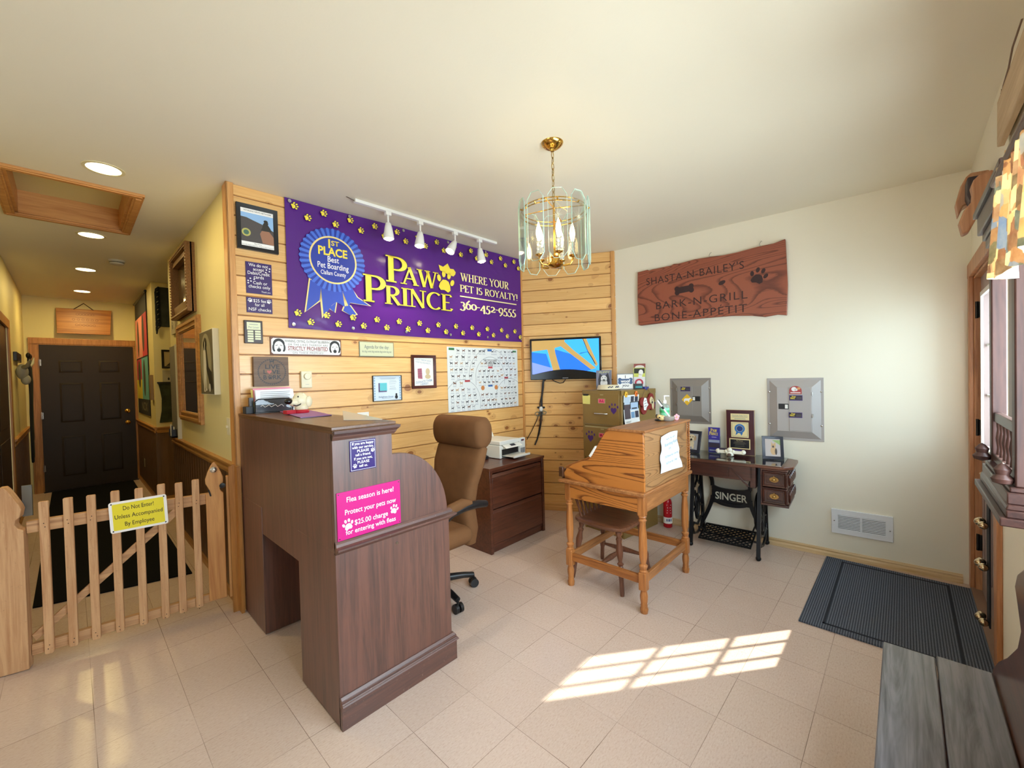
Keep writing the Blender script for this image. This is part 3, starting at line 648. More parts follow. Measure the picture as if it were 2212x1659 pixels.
# certificate
t, y = framed(on_pine(.948), 1.308, 'framed_certificate', 'pale blue certificate with small dog print in thin black frame on pine wall', .262, .212, .005, BLKF, mat('certificate_paper', (214, 226, 236), .25), .016, cat='certificate', inner=-.015)
y -= .003
b = B()
for k in range(9): b.disc((.246, .022 + .021 * k), .006, .007, y, 10); b.disc((.016, .022 + .021 * k), .006, .007, y, 10)
b.build('print_border', mat('cert_blue', (140, 178, 206), .5), t)
B().box(.062, .125, y, y + .001, .082, .150).build('print_picture', mat('cert_cyan', (96, 196, 206), .4), t)
B().box(.050, .062, y, y + .001, .075, .150).box(.050, .122, y, y + .001, .075, .086).build('print_shadow', mat('cert_purple', (110, 92, 130), .4), t)
b = B().text('Enlighten Dogs', .115, .035, .018, y, width=.13)
b.build('lettering', mat('cert_ink', (70, 110, 150), .5), t)
b = B()
for z, x0, x1 in ((.190, .06, .21), (.182, .07, .20), (.165, .15, .21), (.155, .145, .215), (.140, .145, .205), (.120, .15, .20), (.105, .15, .205), (.095, .145, .21), (.022, .08, .16)): b.flat([(x0, z), (x1, z), (x1, z + .002), (x0, z + .002)], y)
b.build('small_print', GREYL, t)
B().disc((.210, .030), .013, .016, y, 14).disc((.210, .052), .009, .009, y, 12).build('print_dog', LETTERK, t)
# donate picture
t, y = framed(on_pine(.948 + .364), 1.398, 'framed_picture', 'mahogany framed cartoon poster about donating old blankets, centre of pine wall', .250, .297, .026, MAHOG, mat('poster_white', (234, 236, 230), .4))
B().flat([(.062, .09), (.108, .085), (.102, .18), (.060, .176)], y).build('print_blankets', mat('blanket_pink', (176, 104, 122), .5), t)
b = B()
for z in (.105, .12, .135, .15, .165): b.flat([(.060, z), (.106, z - .003), (.106, z), (.060, z + .003)], y - .0004)
b.build('print_stripes', mat('blanket_stripe', (120, 60, 84), .5), t)
B().disc((.165, .150), .022, .030, y, 18).disc((.165, .105), .03, .02, y, 16).build('print_dog', mat('cartoon_tan', (206, 188, 150), .5), t)
B().text("DON'T THROW AWAY", .122, .250, .022, y, width=.165, rot=-.12).text('YOUR OLD BLANKETS...', .122, .228, .020, y, width=.165, rot=-.12).text('DONATE THEM', .125, .062, .028, y, width=.165, rot=.12, bold=.01).text('HERE!!', .128, .040, .026, y, width=.08, rot=.1, bold=.01).build('lettering', mat('faded_blue_ink', (140, 160, 190), .5), t)
# dog breed poster
t = wthing(on_pine(1.700, .002), 1.159, 'poster', 'big white dog breeds poster of tiny dog drawings in rows, right of pine wall', 'poster')
PW, PH = .950, .622
B().box(0, PW, -.002, 0, 0, PH).build('sheet', mat('poster_sheet', (228, 232, 230), .35), t)
y = -.0026
b = B(); LN = mat('poster_line', (120, 126, 130), .5)
b.ringflat((.545, .33), .20, .203, y, 40, .0, PI); b.ringflat((.545, .33), .285, .288, y, 40, 0.0, PI); b.ringflat((.175, .08), .225, .228, y, 40, -.3, 2.5); b.ringflat((.82, .10), .205, .208, y, 40, .9, 3.4)
b.flat([(.345, .33), (.345, .25), (.348, .25), (.348, .33)], y); b.flat([(.742, .33), (.742, .25), (.745, .25), (.745, .33)], y)
b.build('print_lines', LN, t)
B().text('THE CYCLE GUIDE', .545, .495, .030, y, width=.185, bold=.02).text('TO AMERICAN', .545, .470, .028, y, width=.13, bold=.02).text('DOGS', .545, .447, .026, y, bold=.02).build('lettering', LETTERK, t)
dogsm = [mat('dog_black', (34, 32, 34), .5), mat('dog_brown', (110, 66, 40), .5), mat('dog_tan', (190, 148, 100), .5), mat('dog_grey', (170, 172, 176), .5)]
bs = [B() for _ in dogsm]; cap = B(); rr = random.Random(4)
def dogat(x, z, w=.034):
    k = rr.choice((0, 0, 0, 1, 1, 2, 3)); bs[k].dog(x, z, w * rr.uniform(.8, 1.1), y, rr.choice((1, 1, -1)))
    cap.flat([(x - .02, z - .022), (x + .02, z - .022), (x + .02, z - .030), (x - .02, z - .030)], y)
for r, (z, xs) in enumerate([(.585, (.13, .20, .27, .33, .41, .46, .58, .62, .70, .76, .82, .87)), (.522, (.045, .115, .19, .265, .35, .67, .71, .77, .83, .89)), (.462, (.045, .105, .17, .235, .32, .43, .48, .61, .66, .74, .79, .84, .89)), (.400, (.05, .10, .16, .22, .30, .70, .78, .85, .91)), (.385, (.40, .46, .52, .58, .65)), (.338, (.06, .13, .20, .28, .71, .78, .84, .91)), (.325, (.38, .44, .50, .56, .61, .67)), (.270, (.08, .16, .40, .46, .52, .58, .63, .82, .88)), (.205, (.05, .11, .18, .25, .32, .70, .75, .80, .85, .90)), (.145, (.05, .12, .19, .26, .33, .43, .49, .55, .62, .69, .75, .81, .86, .91)), (.085, (.05, .11, .17, .23, .29, .35, .44, .51, .57, .61, .70, .76, .82, .88)), (.035, (.05, .12, .18, .25, .31, .42, .47, .53, .59, .65, .72, .78, .84, .90))]):
    for x in xs: dogat(x, z)
for bb, m in zip(bs, dogsm): bb.build('print_dogs', m, t)
cap.build('print_captions', mat('poster_caption', (196, 200, 204), .5), t)
B().box(.02, .085, y, y + .001, .590, .612).box(.875, .93, y, y + .001, .588, .606).build('print_green_tags', mat('tag_green', (58, 120, 74), .5), t)
B().box(.51, .57, y, y + .001, .590, .612).box(.51, .57, y, y + .001, .228, .248).build('print_blue_tags', mat('tag_blue', (56, 104, 170), .5), t)
B().box(.515, .575, y, y + .001, .415, .435).box(.205, .270, y, y + .001, .283, .303).box(.745, .80, y, y + .001, .305, .325).build('print_red_tags', mat('tag_red', (190, 70, 74), .5), t)
B().disc((.435, .218), .024, .024, y, 20).disc((.62, .218), .024, .024, y, 20).build('print_orange_discs', mat('tag_orange', (206, 132, 72), .5), t)
# wall outlet behind the desk
t = plate(on_pine(.815), 1.155, 'wall_outlet', 'white outlet plate low on the pine wall behind the desk top', 'outlet', .095, .075, WHITE, .007, bevel=.002)
B().box(.015, .04, -.009, -.006, .02, .055).box(.055, .08, -.009, -.006, .02, .055).build('socket', IV, t, bevel=.002)
# track light with four heads
TRW = mat('track_white', (238, 238, 234), .3)
t = thing('track_light', 'white ceiling track light with four lamp heads in front of the banner', 'track light', (1.433, 2.85, CZ))
B().box(0, 1.418, -.017, .017, -.022, 0).build('track', TRW, t, bevel=.002)
B().tube([(0, 0, -.012), (-.03, .0, -.006), (-.06, 0, -.0)], .003).build('feed_wire', mat('brown_wire', (90, 70, 50), .5), t)
BULB = mat('lit_lamp', (255, 236, 190), .4, emit=30.0)
for x, dx, dz in ((.265, .0, -.012), (.555, -.03, -.04), (.915, -.14, -.05), (1.205, .02, -.055)):
    ad = Vector((dx * .6, dz * .2, -.13)).normalized()
    h = B().box(x - .022, x + .022, -.015, .015, -.048, -.020).cyl((x, 0, -.048), (x, 0, -.105), .007).build('lamp_head', TRW, t, bevel=.001)
    p0 = Vector((x, 0, -.10))
    B().lathe_to(p0, p0 + ad * .125, [(.010, 0), (.020, .06), (.029, .35), (.037, .75), (.040, 1.0), (.036, 1.0), (.033, .8), (.0, .78)], 20).build('lamp_shade', TRW, h, smooth=.8)
    B().lathe_to(p0 + ad * .095, p0 + ad * .136, [(.033, 0), (.034, .5), (.033, .75), (.022, .95), (.0, 1.0)], 18).build('lamp_bulb', BULB, h, smooth=.8)
    l = lamp('track_spot', 'SPOT', tuple(Vector((1.433, 2.85, CZ)) + p0 + ad * .14), 15.0, (1.0, .86, .62), tuple(ad + Vector((0, .12, 0))), spot_size=2.0, spot_blend=.8, shadow_soft_size=.03)
# television on the angled pine wall
t = wthing(on_short(.100), 1.440, 'television', 'flat black wall television showing blue sky through tan beams', 'television')
TB = mat('gloss_black', (10, 10, 12), .15)
b = B().box(0, .760, -.085, -.048, 0, .446); b.build('casing', TB, t, bevel=.006)
B().box(.22, .54, -.05, 0, .12, .34).build('wall_bracket', BLACK, t)
def screen(name, c, e=1.15): 
    return mat(name, c, .3, emit=e)
sx0, sx1, sz0, sz1 = .022, .738, .062, .424; y = -.0856
B().box(sx0, sx1, y, -.08, sz0, sz1).build('screen', screen('screen_azure', (46, 150, 246)), t)
def sc(u, v): return (sx0 + (sx1 - sx0) * u, sz0 + (sz1 - sz0) * v)
B().flat([sc(*p) for p in ((0, .66), (.22, .60), (.30, .08), (.42, .06), (.9, .0), (0, .0))], y - .0003).flat([sc(*p) for p in ((.33, .55), (.36, .72), (.62, .55), (.92, .12), (.75, .02), (.42, .02))], y - .00035).build('screen_deep_blue', screen('screen_blue', (20, 96, 226)), t)
B().flat([sc(*p) for p in ((0, .0), (0, .36), (.30, .18), (.33, .02))], y - .0005).build('screen_lilac', screen('screen_lilac_glow', (110, 130, 224)), t)
B().flat([sc(*p) for p in ((0, 1), (.50, 1), (.50, .84), (.30, .74), (.20, .72), (0, .68))], y - .0006).flat([sc(*p) for p in ((.20, 1), (.33, 1), (.36, .6), (.44, .0), (.33, .0), (.26, .55))], y - .0008).flat([sc(*p) for p in ((.32, 1), (.47, 1), (.62, .70), (.95, .14), (.88, .10), (.52, .68))], y - .0009).flat([sc(*p) for p in ((.76, 1), (.82, 1), (.98, .25), (.95, .18))], y - .0009).build('screen_beams', screen('screen_tan', (176, 142, 78), .75), t)
b = B().tube([(sc(.77, 1)[0], y - .001, sc(.77, 1)[1]), (sc(.84, .62)[0], y - .001, sc(.84, .62)[1]), (sc(.72, .58)[0], y - .001, sc(.72, .58)[1])], .003, 6).tube([(sc(.84, .62)[0], y - .001, sc(.84, .62)[1]), (sc(.90, .42)[0], y - .001, sc(.90, .42)[1]), (sc(.94, .26)[0], y - .001, sc(.94, .26)[1])], .004, 6)
b.build('screen_cable', mat('screen_ink', (20, 26, 60), .4), t)
b = B(); n = 16
pts = [(sx0 - .004, sz0 - .005)] + [(sx0 + (sx1 - sx0) * k / n, sz0 - .004 + .050 * math.sin(PI * k / n)) for k in range(n + 1)] + [(sx1 + .004, sz0 - .005)]
b.flat(pts, y - .002); b.build('bezel_curve', TB, t)
B().box(.35, .41, y - .003, y - .0022, .012, .018).build('logo_bar', mat('grey_logo', (150, 150, 155), .4), t)
# its cables down the wall
def cord(name, label, place, pts, r, m, group=None, parts=None):
    t = wthing(place, 0, name, label, 'cable', group); B().tube(pts, r, 8).build('cord', m, t, smooth=1.2); return t
pts = lambda L: [(x, -.02 - .01 * math.sin(i * 1.7), z) for i, (x, z) in enumerate(L)]
cord('power_cable', 'thick black cable running down the pine wall below the television', on_short(.0), pts([(.235, 1.47), (.225, 1.40), (.215, 1.32), (.20, 1.20), (.20, 1.08), (.185, .95), (.165, .86), (.145, .78), (.12, .72)]), .008, BLACK)
cord('video_cable', 'thin black cable looping under the television and down the wall', on_short(.0), pts([(.47, 1.47), (.475, 1.44), (.45, 1.405), (.41, 1.40), (.36, 1.42), (.31, 1.455), (.27, 1.455), (.235, 1.42), (.225, 1.34), (.185, 1.18), (.185, 1.10), (.150, 1.00), (.09, .88), (.03, .78)]), .0045, BLACK)
cord('signal_cable', 'slim brown cable hanging beside the thick television cable', on_short(.0), pts([(.24, 1.47), (.235, 1.36), (.215, 1.25), (.21, 1.1), (.205, 1.0), (.19, .92), (.17, .84), (.135, .76)]), .004, mat('brown_cable', (70, 52, 40), .5))
t = wthing(on_short(.125, .01), 1.045, 'wire_figure', 'small wire dog ornament hung among the television cables', 'ornament')
WG = mat('ornament_metal', (150, 160, 150), .3, .7)
b = B(); 
for cx2, cz2, r in ((.04, .02, .035), (.10, .035, .030), (.07, .03, .025)): b.tube([(cx2 + r * math.cos(a * PI / 8), -.012, cz2 + .6 * r * math.sin(a * PI / 8)) for a in range(16)], .004, 6, closed=True)
b.build('wire_body', WG, t, smooth=1)
B().ell((.075, -.02, .075), (.022, .014, .028)).build('head', mat('ornament_white', (220, 220, 214), .4), t, smooth=3)
for sx in (.045, .105): B().ell((sx, -.02, .092), (.014, .01, .012)).build('ear', BLACK, t, smooth=3)
# ------------------------------------------------------------------ roll-top desk
WALN = wood('worn_walnut', (104, 62, 48), (66, 38, 29), 'z', 34, 0.36, 1.0, bumps=.12, coat=.25, stretch=.05)
WALNX = wood('worn_walnut_rail', (98, 58, 46), (62, 36, 30), 'x', 34, 0.34, 1.0, bumps=.12, coat=.25, stretch=.05, wear=(150, 118, 104))
WALNT = wood('walnut_top', (112, 76, 48), (86, 54, 34), 'y', 30, 0.36, coat=.2)
for m_ in (WALN, WALNX):
    b_ = m_.node_tree.nodes['Principled BSDF']; b_.inputs['Roughness'].default_value = .5; b_.inputs['Specular IOR Level'].default_value = .9; b_.inputs['Coat Roughness'].default_value = .4; b_.inputs['Coat Weight'].default_value = .4
t = thing('roll_top_desk', 'large dark brown roll-top desk with a curved end panel, back turned to the gate', 'desk', (0.746, 1.748, 0))
EX = [(0, .77), (0, 1.262), (.283, 1.262), (.283, 1.20), (.278, 1.135)] + [(.330 + .235 * math.sin(a) * 1.0 - .052 * (1 - math.sin(a)), .795 + .340 * math.cos(a)) for a in [PI / 2 * k / 12 for k in range(0, 13)]] + [(.592, .77)]
EX = [(0, .77), (0, 1.262), (.281, 1.262), (.281, 1.135)] + [(.300 + .292 * math.sin(PI / 2 * k / 14), .79 + .345 * math.cos(PI / 2 * k / 14)) for k in range(15)] + [(.592, .77)]
L = 1.385
B().prism(EX, 0, .026, 'y').build('end_panel', WALN, t, bevel=.002)
B().prism(EX, L - .026, L, 'y').build('end_panel', WALN, t, bevel=.002)
B().box(0, .020, .026, L - .026, .77, 1.262).build('back_panel', WALN, t)
B().box(-.004, .300, -.008, L, 1.276, 1.290).prism([(-.002, 1.276), (-.002, 1.262), (.290, 1.262), (.306, 1.276)], -.012, L, 'y').build('top_board', WALNT, t, bevel=.002)
def mould(b, x0, x1, prof, zs):      # stepped moulding along the end face (faces -y)
    for (d0, z0), (d1, z1) in zip(zs, zs[1:]):
        b.hexa([(x0, -d0, z0), (x1 + d0 * .9, -d0, z0), (x0, .01, z0), (x1 + d0 * .9, .01, z0), (x0, -d1, z1), (x1 + d1 * .9, -d1, z1), (x0, .01, z1), (x1 + d1 * .9, .01, z1)])
    return b
mould(B(), 0.0, .288, None, [(.004, 1.232), (.012, 1.244), (.014, 1.250), (.026, 1.262), (.028, 1.274)]).build('cornice', WALNX, t)
b = B(); n = 26                      # tambour slats
for k in range(n):
    a0, a1 = PI / 2 * k / n, PI / 2 * (k + 1) / n
    P = lambda a, r: (.300 + (.292 - r) * math.sin(a), .79 + (.345 - r) * math.cos(a))
    p0, p1 = P(a0, .03), P(a1, .03); m = P((a0 + a1) / 2, .018); q0, q1 = P(a0, .04), P(a1, .04)
    b.prism([q0, p0, m, p1, q1], .026, L - .026, 'y')
b.box(.02, .30, .026, L - .026, 1.09, 1.105)
b.build('roll_top', WALNX, t)
B().prism([(.001, .757), (.615, .757), (.632, .762), (.632, .7695), (.001, .7695)], .0, L, 'y').build('writing_board', WALN, t)
mould(B(), 0.0, .605, None, [(.004, .748), (.014, .756), (.030, .768), (.030, .776), (.012, .782), (.010, .794), (.003, .802)]).build('waist_moulding', WALNX, t)
for y0, y1 in ((0, .425), (.99, L)):
    p = B().box(0, .600, y0, y1, .006, .757).build('pedestal', WALN, t, bevel=.002)
    for k, (z0, z1) in enumerate(((.14, .40), (.42, .58), (.60, .74))):
        dr = B().box(.598, .614, y0 + .03, y1 - .03, z0, z1).build('drawer', WALN, p, bevel=.002)
        B().tube([(.614, (y0 + y1) / 2 - .05, (z0 + z1) / 2), (.634, (y0 + y1) / 2 - .04, (z0 + z1) / 2), (.634, (y0 + y1) / 2 + .04, (z0 + z1) / 2), (.614, (y0 + y1) / 2 + .05, (z0 + z1) / 2)], .005).build('pull', BRASS, p)
B().box(.003, .022, .425, .99, .60, .757).build('apron', WALN, t)
B().box(.30, .32, .425, .99, .10, .757).build('modesty_panel', WALN, t)
mould(B(), 0.0, .605, None, [(.016, 0.0), (.016, .098), (.026, .104), (.022, .112), (.016, .118), (.014, .128), (.004, .140)]).build('plinth', WALNX, t, bevel=.0015)
B().lathe([(.006, -.006), (.006, 0), (0, 0)], (.29, 0, .714), 'y', 12).build('screw_cap', STEEL, t)
# signs on the desk end
t = thing('sign', 'square purple sign on the desk end asking happy customers to tell a friend', 'sign', (0.820, 1.748, 1.088))
B().box(0, .122, -.004, -.0002, 0, .134).build('board', mat('purple_square', (48, 26, 104), .3), t, bevel=.001)
b = B(); 
for k, (s, w) in enumerate((('If you are happy', .100), ('with our service,', .100), ('PLEASE', .055), ('tell a friend.', .072), ('If you are not,', .085), ('PLEASE', .055), ('tell us.', .040))): b.text(s, .061, .119 - .0165 * k, .016, -.0046, width=w, bold=.012)
b.frame(.004, .118, .004, .130, .0012, -.0046, -.0042); b.paw(.106, .082, .011, -.0046, -.4).paw(.022, .022, .011, -.0046, .2); b.build('lettering', LETTERW, t)
t = thing('sign', 'pink flea season sign fixed to the dark desk end', 'sign', (0.756, 1.748, .804))
B().box(0, .303, -.006, -.0002, 0, .205).build('board', mat('magenta_sign', (196, 30, 124), .35), t, bevel=.001)
b = B().text('Flea season is here!', .155, .168, .032, -.0066, width=.225, bold=.006).text('Protect your pets now', .155, .115, .032, -.0066, width=.245, bold=.006).text('$25.00 charge', .155, .062, .032, -.0066, width=.160, bold=.006).text('for entering with fleas', .155, .028, .030, -.0066, width=.240, bold=.006).paw(.046, .060, .028, -.0066, .2).paw(.268, .072, .025, -.0066, -.3)
b.build('lettering', LETTERW, t)
b = B()
for x in (.008, .295):
    for z in (.008, .197): b.disc((x, z), .003, .003, -.0067, 10)
b.build('screw', STEEL, t)
# things on the desk top (z = 1.29)
DT = 1.290
t = thing('writing_pad', 'thin lilac pad lying on the desk top', 'pad', (.865, 2.345, DT), math.radians(-4))
B().hexa([(-.03, -.015, 0), (.135, -.005, 0), (.02, .60, 0), (.19, .62, 0), (-.03, -.015, .003), (.135, -.005, .003), (.02, .60, .003), (.19, .62, .003)]).build('base_sheet', BLACK, t)
B().hexa([(-.03, -.015, .003), (.135, -.005, .003), (.02, .60, .003), (.19, .62, .003), (-.03, -.015, .006), (.135, -.005, .006), (.02, .60, .006), (.19, .62, .006)]).build('lilac_sheet', mat('lilac_foam', (160, 112, 170), .7), t)
t = thing('file_holder', 'black wire file holder with clear front on the desk top, full of papers', 'file holder', (.800, 3.02, DT), math.radians(-6))
b = B().box(0, .215, -.05, .05, 0, .006)
for y in (-.05, .05): b.tube([(0, y, .003), (0, y, .075), (.02, y, .09), (.195, y, .09), (.215, y, .075), (.215, y, .003)], .004)
b.box(-.022, .0, .0, .05, 0, .10); b.build('rack', BLACK, t)
B().box(.004, .211, -.051, -.049, .006, .088).build('clear_front', thin_glass('smoked_plastic', (.55, .56, .58), .3), t)
B().tube([(.03 + .012 * k, -.0525, .045 + .008 * math.sin(k * 2.1)) for k in range(12)], .0018, 5).build('lettering', LETTERW, t)
for k, (nm, c, x0, x1, h, y, lean) in enumerate((('yellow', (232, 226, 120), .0, .21, .150, .030, .02), ('pink', (236, 150, 172), .01, .235, .158, .018, .02), ('orange', (244, 176, 130), .03, .245, .138, .006, .015), ('printed', (232, 232, 232), .012, .232, .148, -.012, .01), ('glossy', (226, 228, 232), .015, .238, .145, -.028, .008))):
    s = thing('paper_sheet', '%s sheet standing in the black file holder' % {'yellow': 'yellow', 'pink': 'pink', 'orange': 'orange edged', 'printed': 'printed white', 'glossy': 'front glossy printed'}[nm], 'paper', (.800, 3.02, DT), math.radians(-6), 'papers in the file holder')
    B().hexa([(x0, y, .007), (x1, y, .007), (x0, y + .001, .007), (x1, y + .001, .007), (x0 - .006, y + lean, h), (x1 - .012, y + lean, h + .004), (x0 - .006, y + lean + .001, h), (x1 - .012, y + lean + .001, h + .004)]).build('sheet', mat(nm + '_sheet', c, .25 if nm == 'glossy' else .6), s)
    if nm == 'glossy':
        b = B()
        for r in range(5): b.hexa([(x0 + .02, y + lean * (.55 + .08 * r) - .0008, .085 + .012 * r), (x1 - .03 - .02 * (r % 2), y + lean * (.55 + .08 * r) - .0008, .085 + .012 * r), (x0 + .02, y + lean * (.55 + .08 * r), .085 + .012 * r), (x1 - .03 - .02 * (r % 2), y + lean * (.55 + .08 * r), .085 + .012 * r)] + [(x0 + .02, y + lean * (.56 + .08 * r) - .0008, .088 + .012 * r), (x1 - .03, y + lean * (.56 + .08 * r) - .0008, .088 + .012 * r), (x0 + .02, y + lean * (.56 + .08 * r), .088 + .012 * r), (x1 - .03, y + lean * (.56 + .08 * r), .088 + .012 * r)])
        b.build('small_print', GREYL, s)
t = tag(B().box(0, .046, 0, .075, 0, .045).build('card_box', mat('slate_box', (44, 48, 54), .5), None, bevel=.003), 'small slate grey box on the desk top left of the file holder', 'box'); t.location = (.752, 3.00, DT)
# dog nose eyeglass holder
t = thing('eyeglass_holder', 'cream dog head figurine with black nose and red collar on the lilac pad', 'figurine', (.915, 2.66, DT + .006), math.radians(14))
CRM = mat('figurine_cream', (232, 222, 188), .35)
B().ell((.045, 0, .075), (.048, .040, .050)).ell((.01, 0, .066), (.040, .026, .026)).lathe([(.032, 0.012), (.040, .03), (.036, .055)], (.05, 0, 0), 'z', 18).ell((.075, -.036, .068), (.022, .012, .034)).ell((.075, .036, .068), (.022, .012, .034)).build('head', CRM, t, smooth=3)
B().ell((-.030, 0, .074), (.024, .020, .018)).build('nose', mat('gloss_nose', (10, 10, 12), .08), t, smooth=3)
B().lathe([(.0, 0), (.046, 0), (.048, .012), (.040, .020), (.030, .021)], (.045, 0, 0), 'z', 22).box(-.055, .0, -.02, .02, .0, .022).build('collar', mat('figurine_red', (186, 24, 44), .3), t, bevel=.002)
B().tube([(-.018, -.026, .052), (.0, -.031, .046), (.02, -.032, .052), (.032, -.030, .064)], .003).ell((.012, -.028, .100), (.004, .003, .005)).build('mouth_and_eyes', BLACK, t, smooth=2)
t = thing('paper_sheet', 'glossy clear-covered sheet lying at the far end edge of the desk top', 'paper', (1.045, 1.80, DT))
b = B(); b.hexa([(-.13, .20, .001), (-.02, .03, .001), (-.02, .45, .001), (-.005, .05, .001), (-.13, .20, .0025), (-.02, .03, .0025), (-.02, .45, .03), (-.005, .05, .004)]); b.build('sheet', mat('glossy_sleeve', (206, 208, 206), .12), t)
# ------------------------------------------------------------------ swivel chair
SUEDE = mat('brown_suede', (114, 78, 48), .85, noise=.10, nscale=9, spec=.2)
t = thing('office_chair', 'brown suede high-back swivel chair with roll headrest behind the desk', 'chair', (1.66, 2.35, 0), math.radians(0))
def cushion(b, x0, x1, y0, y1, z0, z1, r=.5): return b.box(x0, x1, y0, y1, z0, z1)
B().box(-.30, .17, -.26, .26, .375, .495).build('seat', SUEDE, t, bevel=.055, seg=4)
b = B(); secs = []
for z, xc, hw, th in ((.34, .205, .19, .10), (.45, .200, .215, .13), (.60, .190, .205, .12), (.74, .215, .215, .11), (.88, .250, .245, .12), (.985, .285, .25, .10), (1.01, .29, .235, .06)):
    ring = []
    for k in range(24):
        a = 2 * PI * k / 24; cx_, sx_ = math.cos(a), math.sin(a)
        ring.append((xc + th / 2 * math.copysign(abs(cx_) ** .6, cx_), hw * math.copysign(abs(sx_) ** .35, sx_), z))
    secs.append(ring)
b.rings(secs); b.build('backrest', SUEDE, t, smooth=1.3)
b = B(); secs = []
for y, s in ((-.262, .25), (-.255, .78), (-.225, .98), (-.1, 1.0), (.1, 1.0), (.225, .98), (.255, .78), (.262, .25)):
    secs.append([(.285 + .082 * s * math.copysign(abs(math.cos(2 * PI * k / 24)) ** .75, math.cos(2 * PI * k / 24)), y, 1.100 + .112 * s * math.copysign(abs(math.sin(2 * PI * k / 24)) ** .75, math.sin(2 * PI * k / 24))) for k in range(24)])
b.rings(secs); b.build('headrest', SUEDE, t, smooth=1.3)
for sy in (-1, 1):
    y = sy * .300
    arm = [(.235, y, .635), (.16, y, .650), (.05, y, .655), (-.06, y, .64), (-.15, y, .59), (-.19, y, .50), (-.17, y * .92, .42), (-.10, y * .85, .40)]
    a = B().tube(arm, [.022, .026, .026, .026, .024, .020, .018, .016], 10).build('armrest', BLACK, t, smooth=1.2)
    B().tube([(.10, y, .672), (.03, y, .684), (-.06, y, .670), (-.15, y, .612), (-.185, y, .54)], [.018, .032, .034, .030, .018], 12).build('arm_pad', SUEDE, a, smooth=1.3)
B().cyl((0, 0, .10), (0, 0, .24), .032).cyl((0, 0, .24), (0, 0, .36), .020).box(-.11, .11, -.09, .09, .345, .378).box(.08, .22, -.03, .03, .35, .378).build('column', BLACK, t, bevel=.004)
for k in range(5):
    a = math.radians(-22 + 72 * k); c, s_ = math.cos(a), math.sin(a)
    lg = B().tube([(0, 0, .105), (.10 * c, .10 * s_, .105), (.22 * c, .22 * s_, .095), (.292 * c, .292 * s_, .082)], [.028, .026, .021, .018], 10).build('base_arm', BLACK, t, smooth=1)
    cx_, cy_ = .292 * c, .292 * s_
    b = B().cyl((cx_, cy_, .05), (cx_, cy_, .085), .008)
    for sd in (-1, 1):
        o = Vector((-s_, c, 0)) * sd
        b.cyl((cx_ + o.x * .006, cy_ + o.y * .006, .030), (cx_ + o.x * .027, cy_ + o.y * .027, .030), .030, seg=18)
    b.build('caster', BLACK, lg, smooth=.8)
# ------------------------------------------------------------------ lateral file and printer
CHER = wood('dark_cherry', (98, 52, 34), (66, 32, 20), 'x', 26, .30, coat=.3)
t = thing('lateral_file', 'dark cherry two-drawer lateral file cabinet under the printer', 'cabinet', (2.366, 2.508, 0), math.radians(0.8))
B().box(0, .030, 0, .49, 0, .70).box(.695, .725, 0, .49, 0, .70).box(.03, .695, .46, .49, 0, .70).box(.03, .695, .012, .46, .05, .07).box(.03, .695, .02, .46, 0, .05).box(.03, .695, .010, .46, .675, .70).build('body', CHER, t, bevel=.002)
B().box(-.004, .729, -.006, .494, .700, .722).build('top', CHER, t, bevel=.003)
for z0, z1 in ((.075, .365), (.375, .668)):
    d = B().box(.036, .689, .004, .45, z0, z1 - .035).prism([(.006, z1 - .035), (.004, z1 - .03), (.016, z1 - .004), (.45, z1), (.45, z1 - .035)], .036, .689, 'x').build('drawer', CHER, t, bevel=.002)
t = thing('printer', 'white ink-tank printer with its paper tray out on the lateral file', 'printer', (2.70, 2.715, .722), math.radians(3))
PW_ = mat('printer_white', (232, 230, 220), .35); PDK = mat('printer_dark', (24, 24, 26), .3)
B().box(0, .375, .02, .33, .004, .125).box(0, .03, 0.0, .03, .004, .125).box(.285, .375, -.002, .03, .004, .160).box(.03, .285, .0, .04, .085, .115).build('body', PW_, t, bevel=.006)
B().box(0, .285, -.002, .30, .128, .165).build('scanner_lid', PW_, t, bevel=.006)
B().box(.03, .285, .018, .024, .012, .085).build('tray_slot', PDK, t)
B().box(.05, .275, -.12, .05, .022, .028).box(.045, .28, -.135, -.12, .018, .036).build('output_tray', PW_, t, bevel=.002)
B().hexa([(.04, -.045, .096), (.28, -.045, .096), (.04, .01, .122), (.28, .01, .122), (.04, -.040, .104), (.28, -.040, .104), (.04, .014, .130), (.28, .014, .130)]).build('control_panel', PW_, t, bevel=.002)
B().hexa([(.13, -.032, .1105), (.195, -.032, .1105), (.13, -.004, .1245), (.195, -.004, .1245), (.13, -.032, .1115), (.195, -.032, .1115), (.13, -.004, .1255), (.195, -.004, .1255)]).build('display', PDK, t)
B().hexa([(.02, .30, .12), (.27, .30, .12), (.02, .325, .12), (.27, .325, .12), (.02, .345, .205), (.27, .345, .205), (.02, .36, .205), (.27, .36, .205)]).build('rear_feed', PW_, t, bevel=.002)
b = B()
for k in range(4): b.box(.300 + .018 * k, .310 + .018 * k, -.0032, -.0018, .015, .065)
b.box(.312, .352, -.0032, -.0018, .130, .147); b.build('ink_windows', mat('ink_window', (40, 52, 74), .3), t)
B().box(.325, .345, -.0036, -.002, .133, .144).build('badge', mat('badge_red', (150, 70, 70), .4), t)
B().hexa([(.03, .335, .19), (.225, .335, .19), (.03, .337, .19), (.225, .337, .19), (.04, .365, .30), (.14, .365, .31), (.04, .367, .30), (.14, .367, .31)]).build('paper', mat('blank_paper', (242, 242, 240), .6), t)
t = thing('desk_phone', 'low black desk phone on the lateral file left of the printer', 'phone', (2.50, 2.80, .722), math.radians(5))
B().prism([(0, 0), (.17, 0), (.17, .07), (0, .03)], 0, .15, 'x').build('base', BLACK, t, bevel=.004)
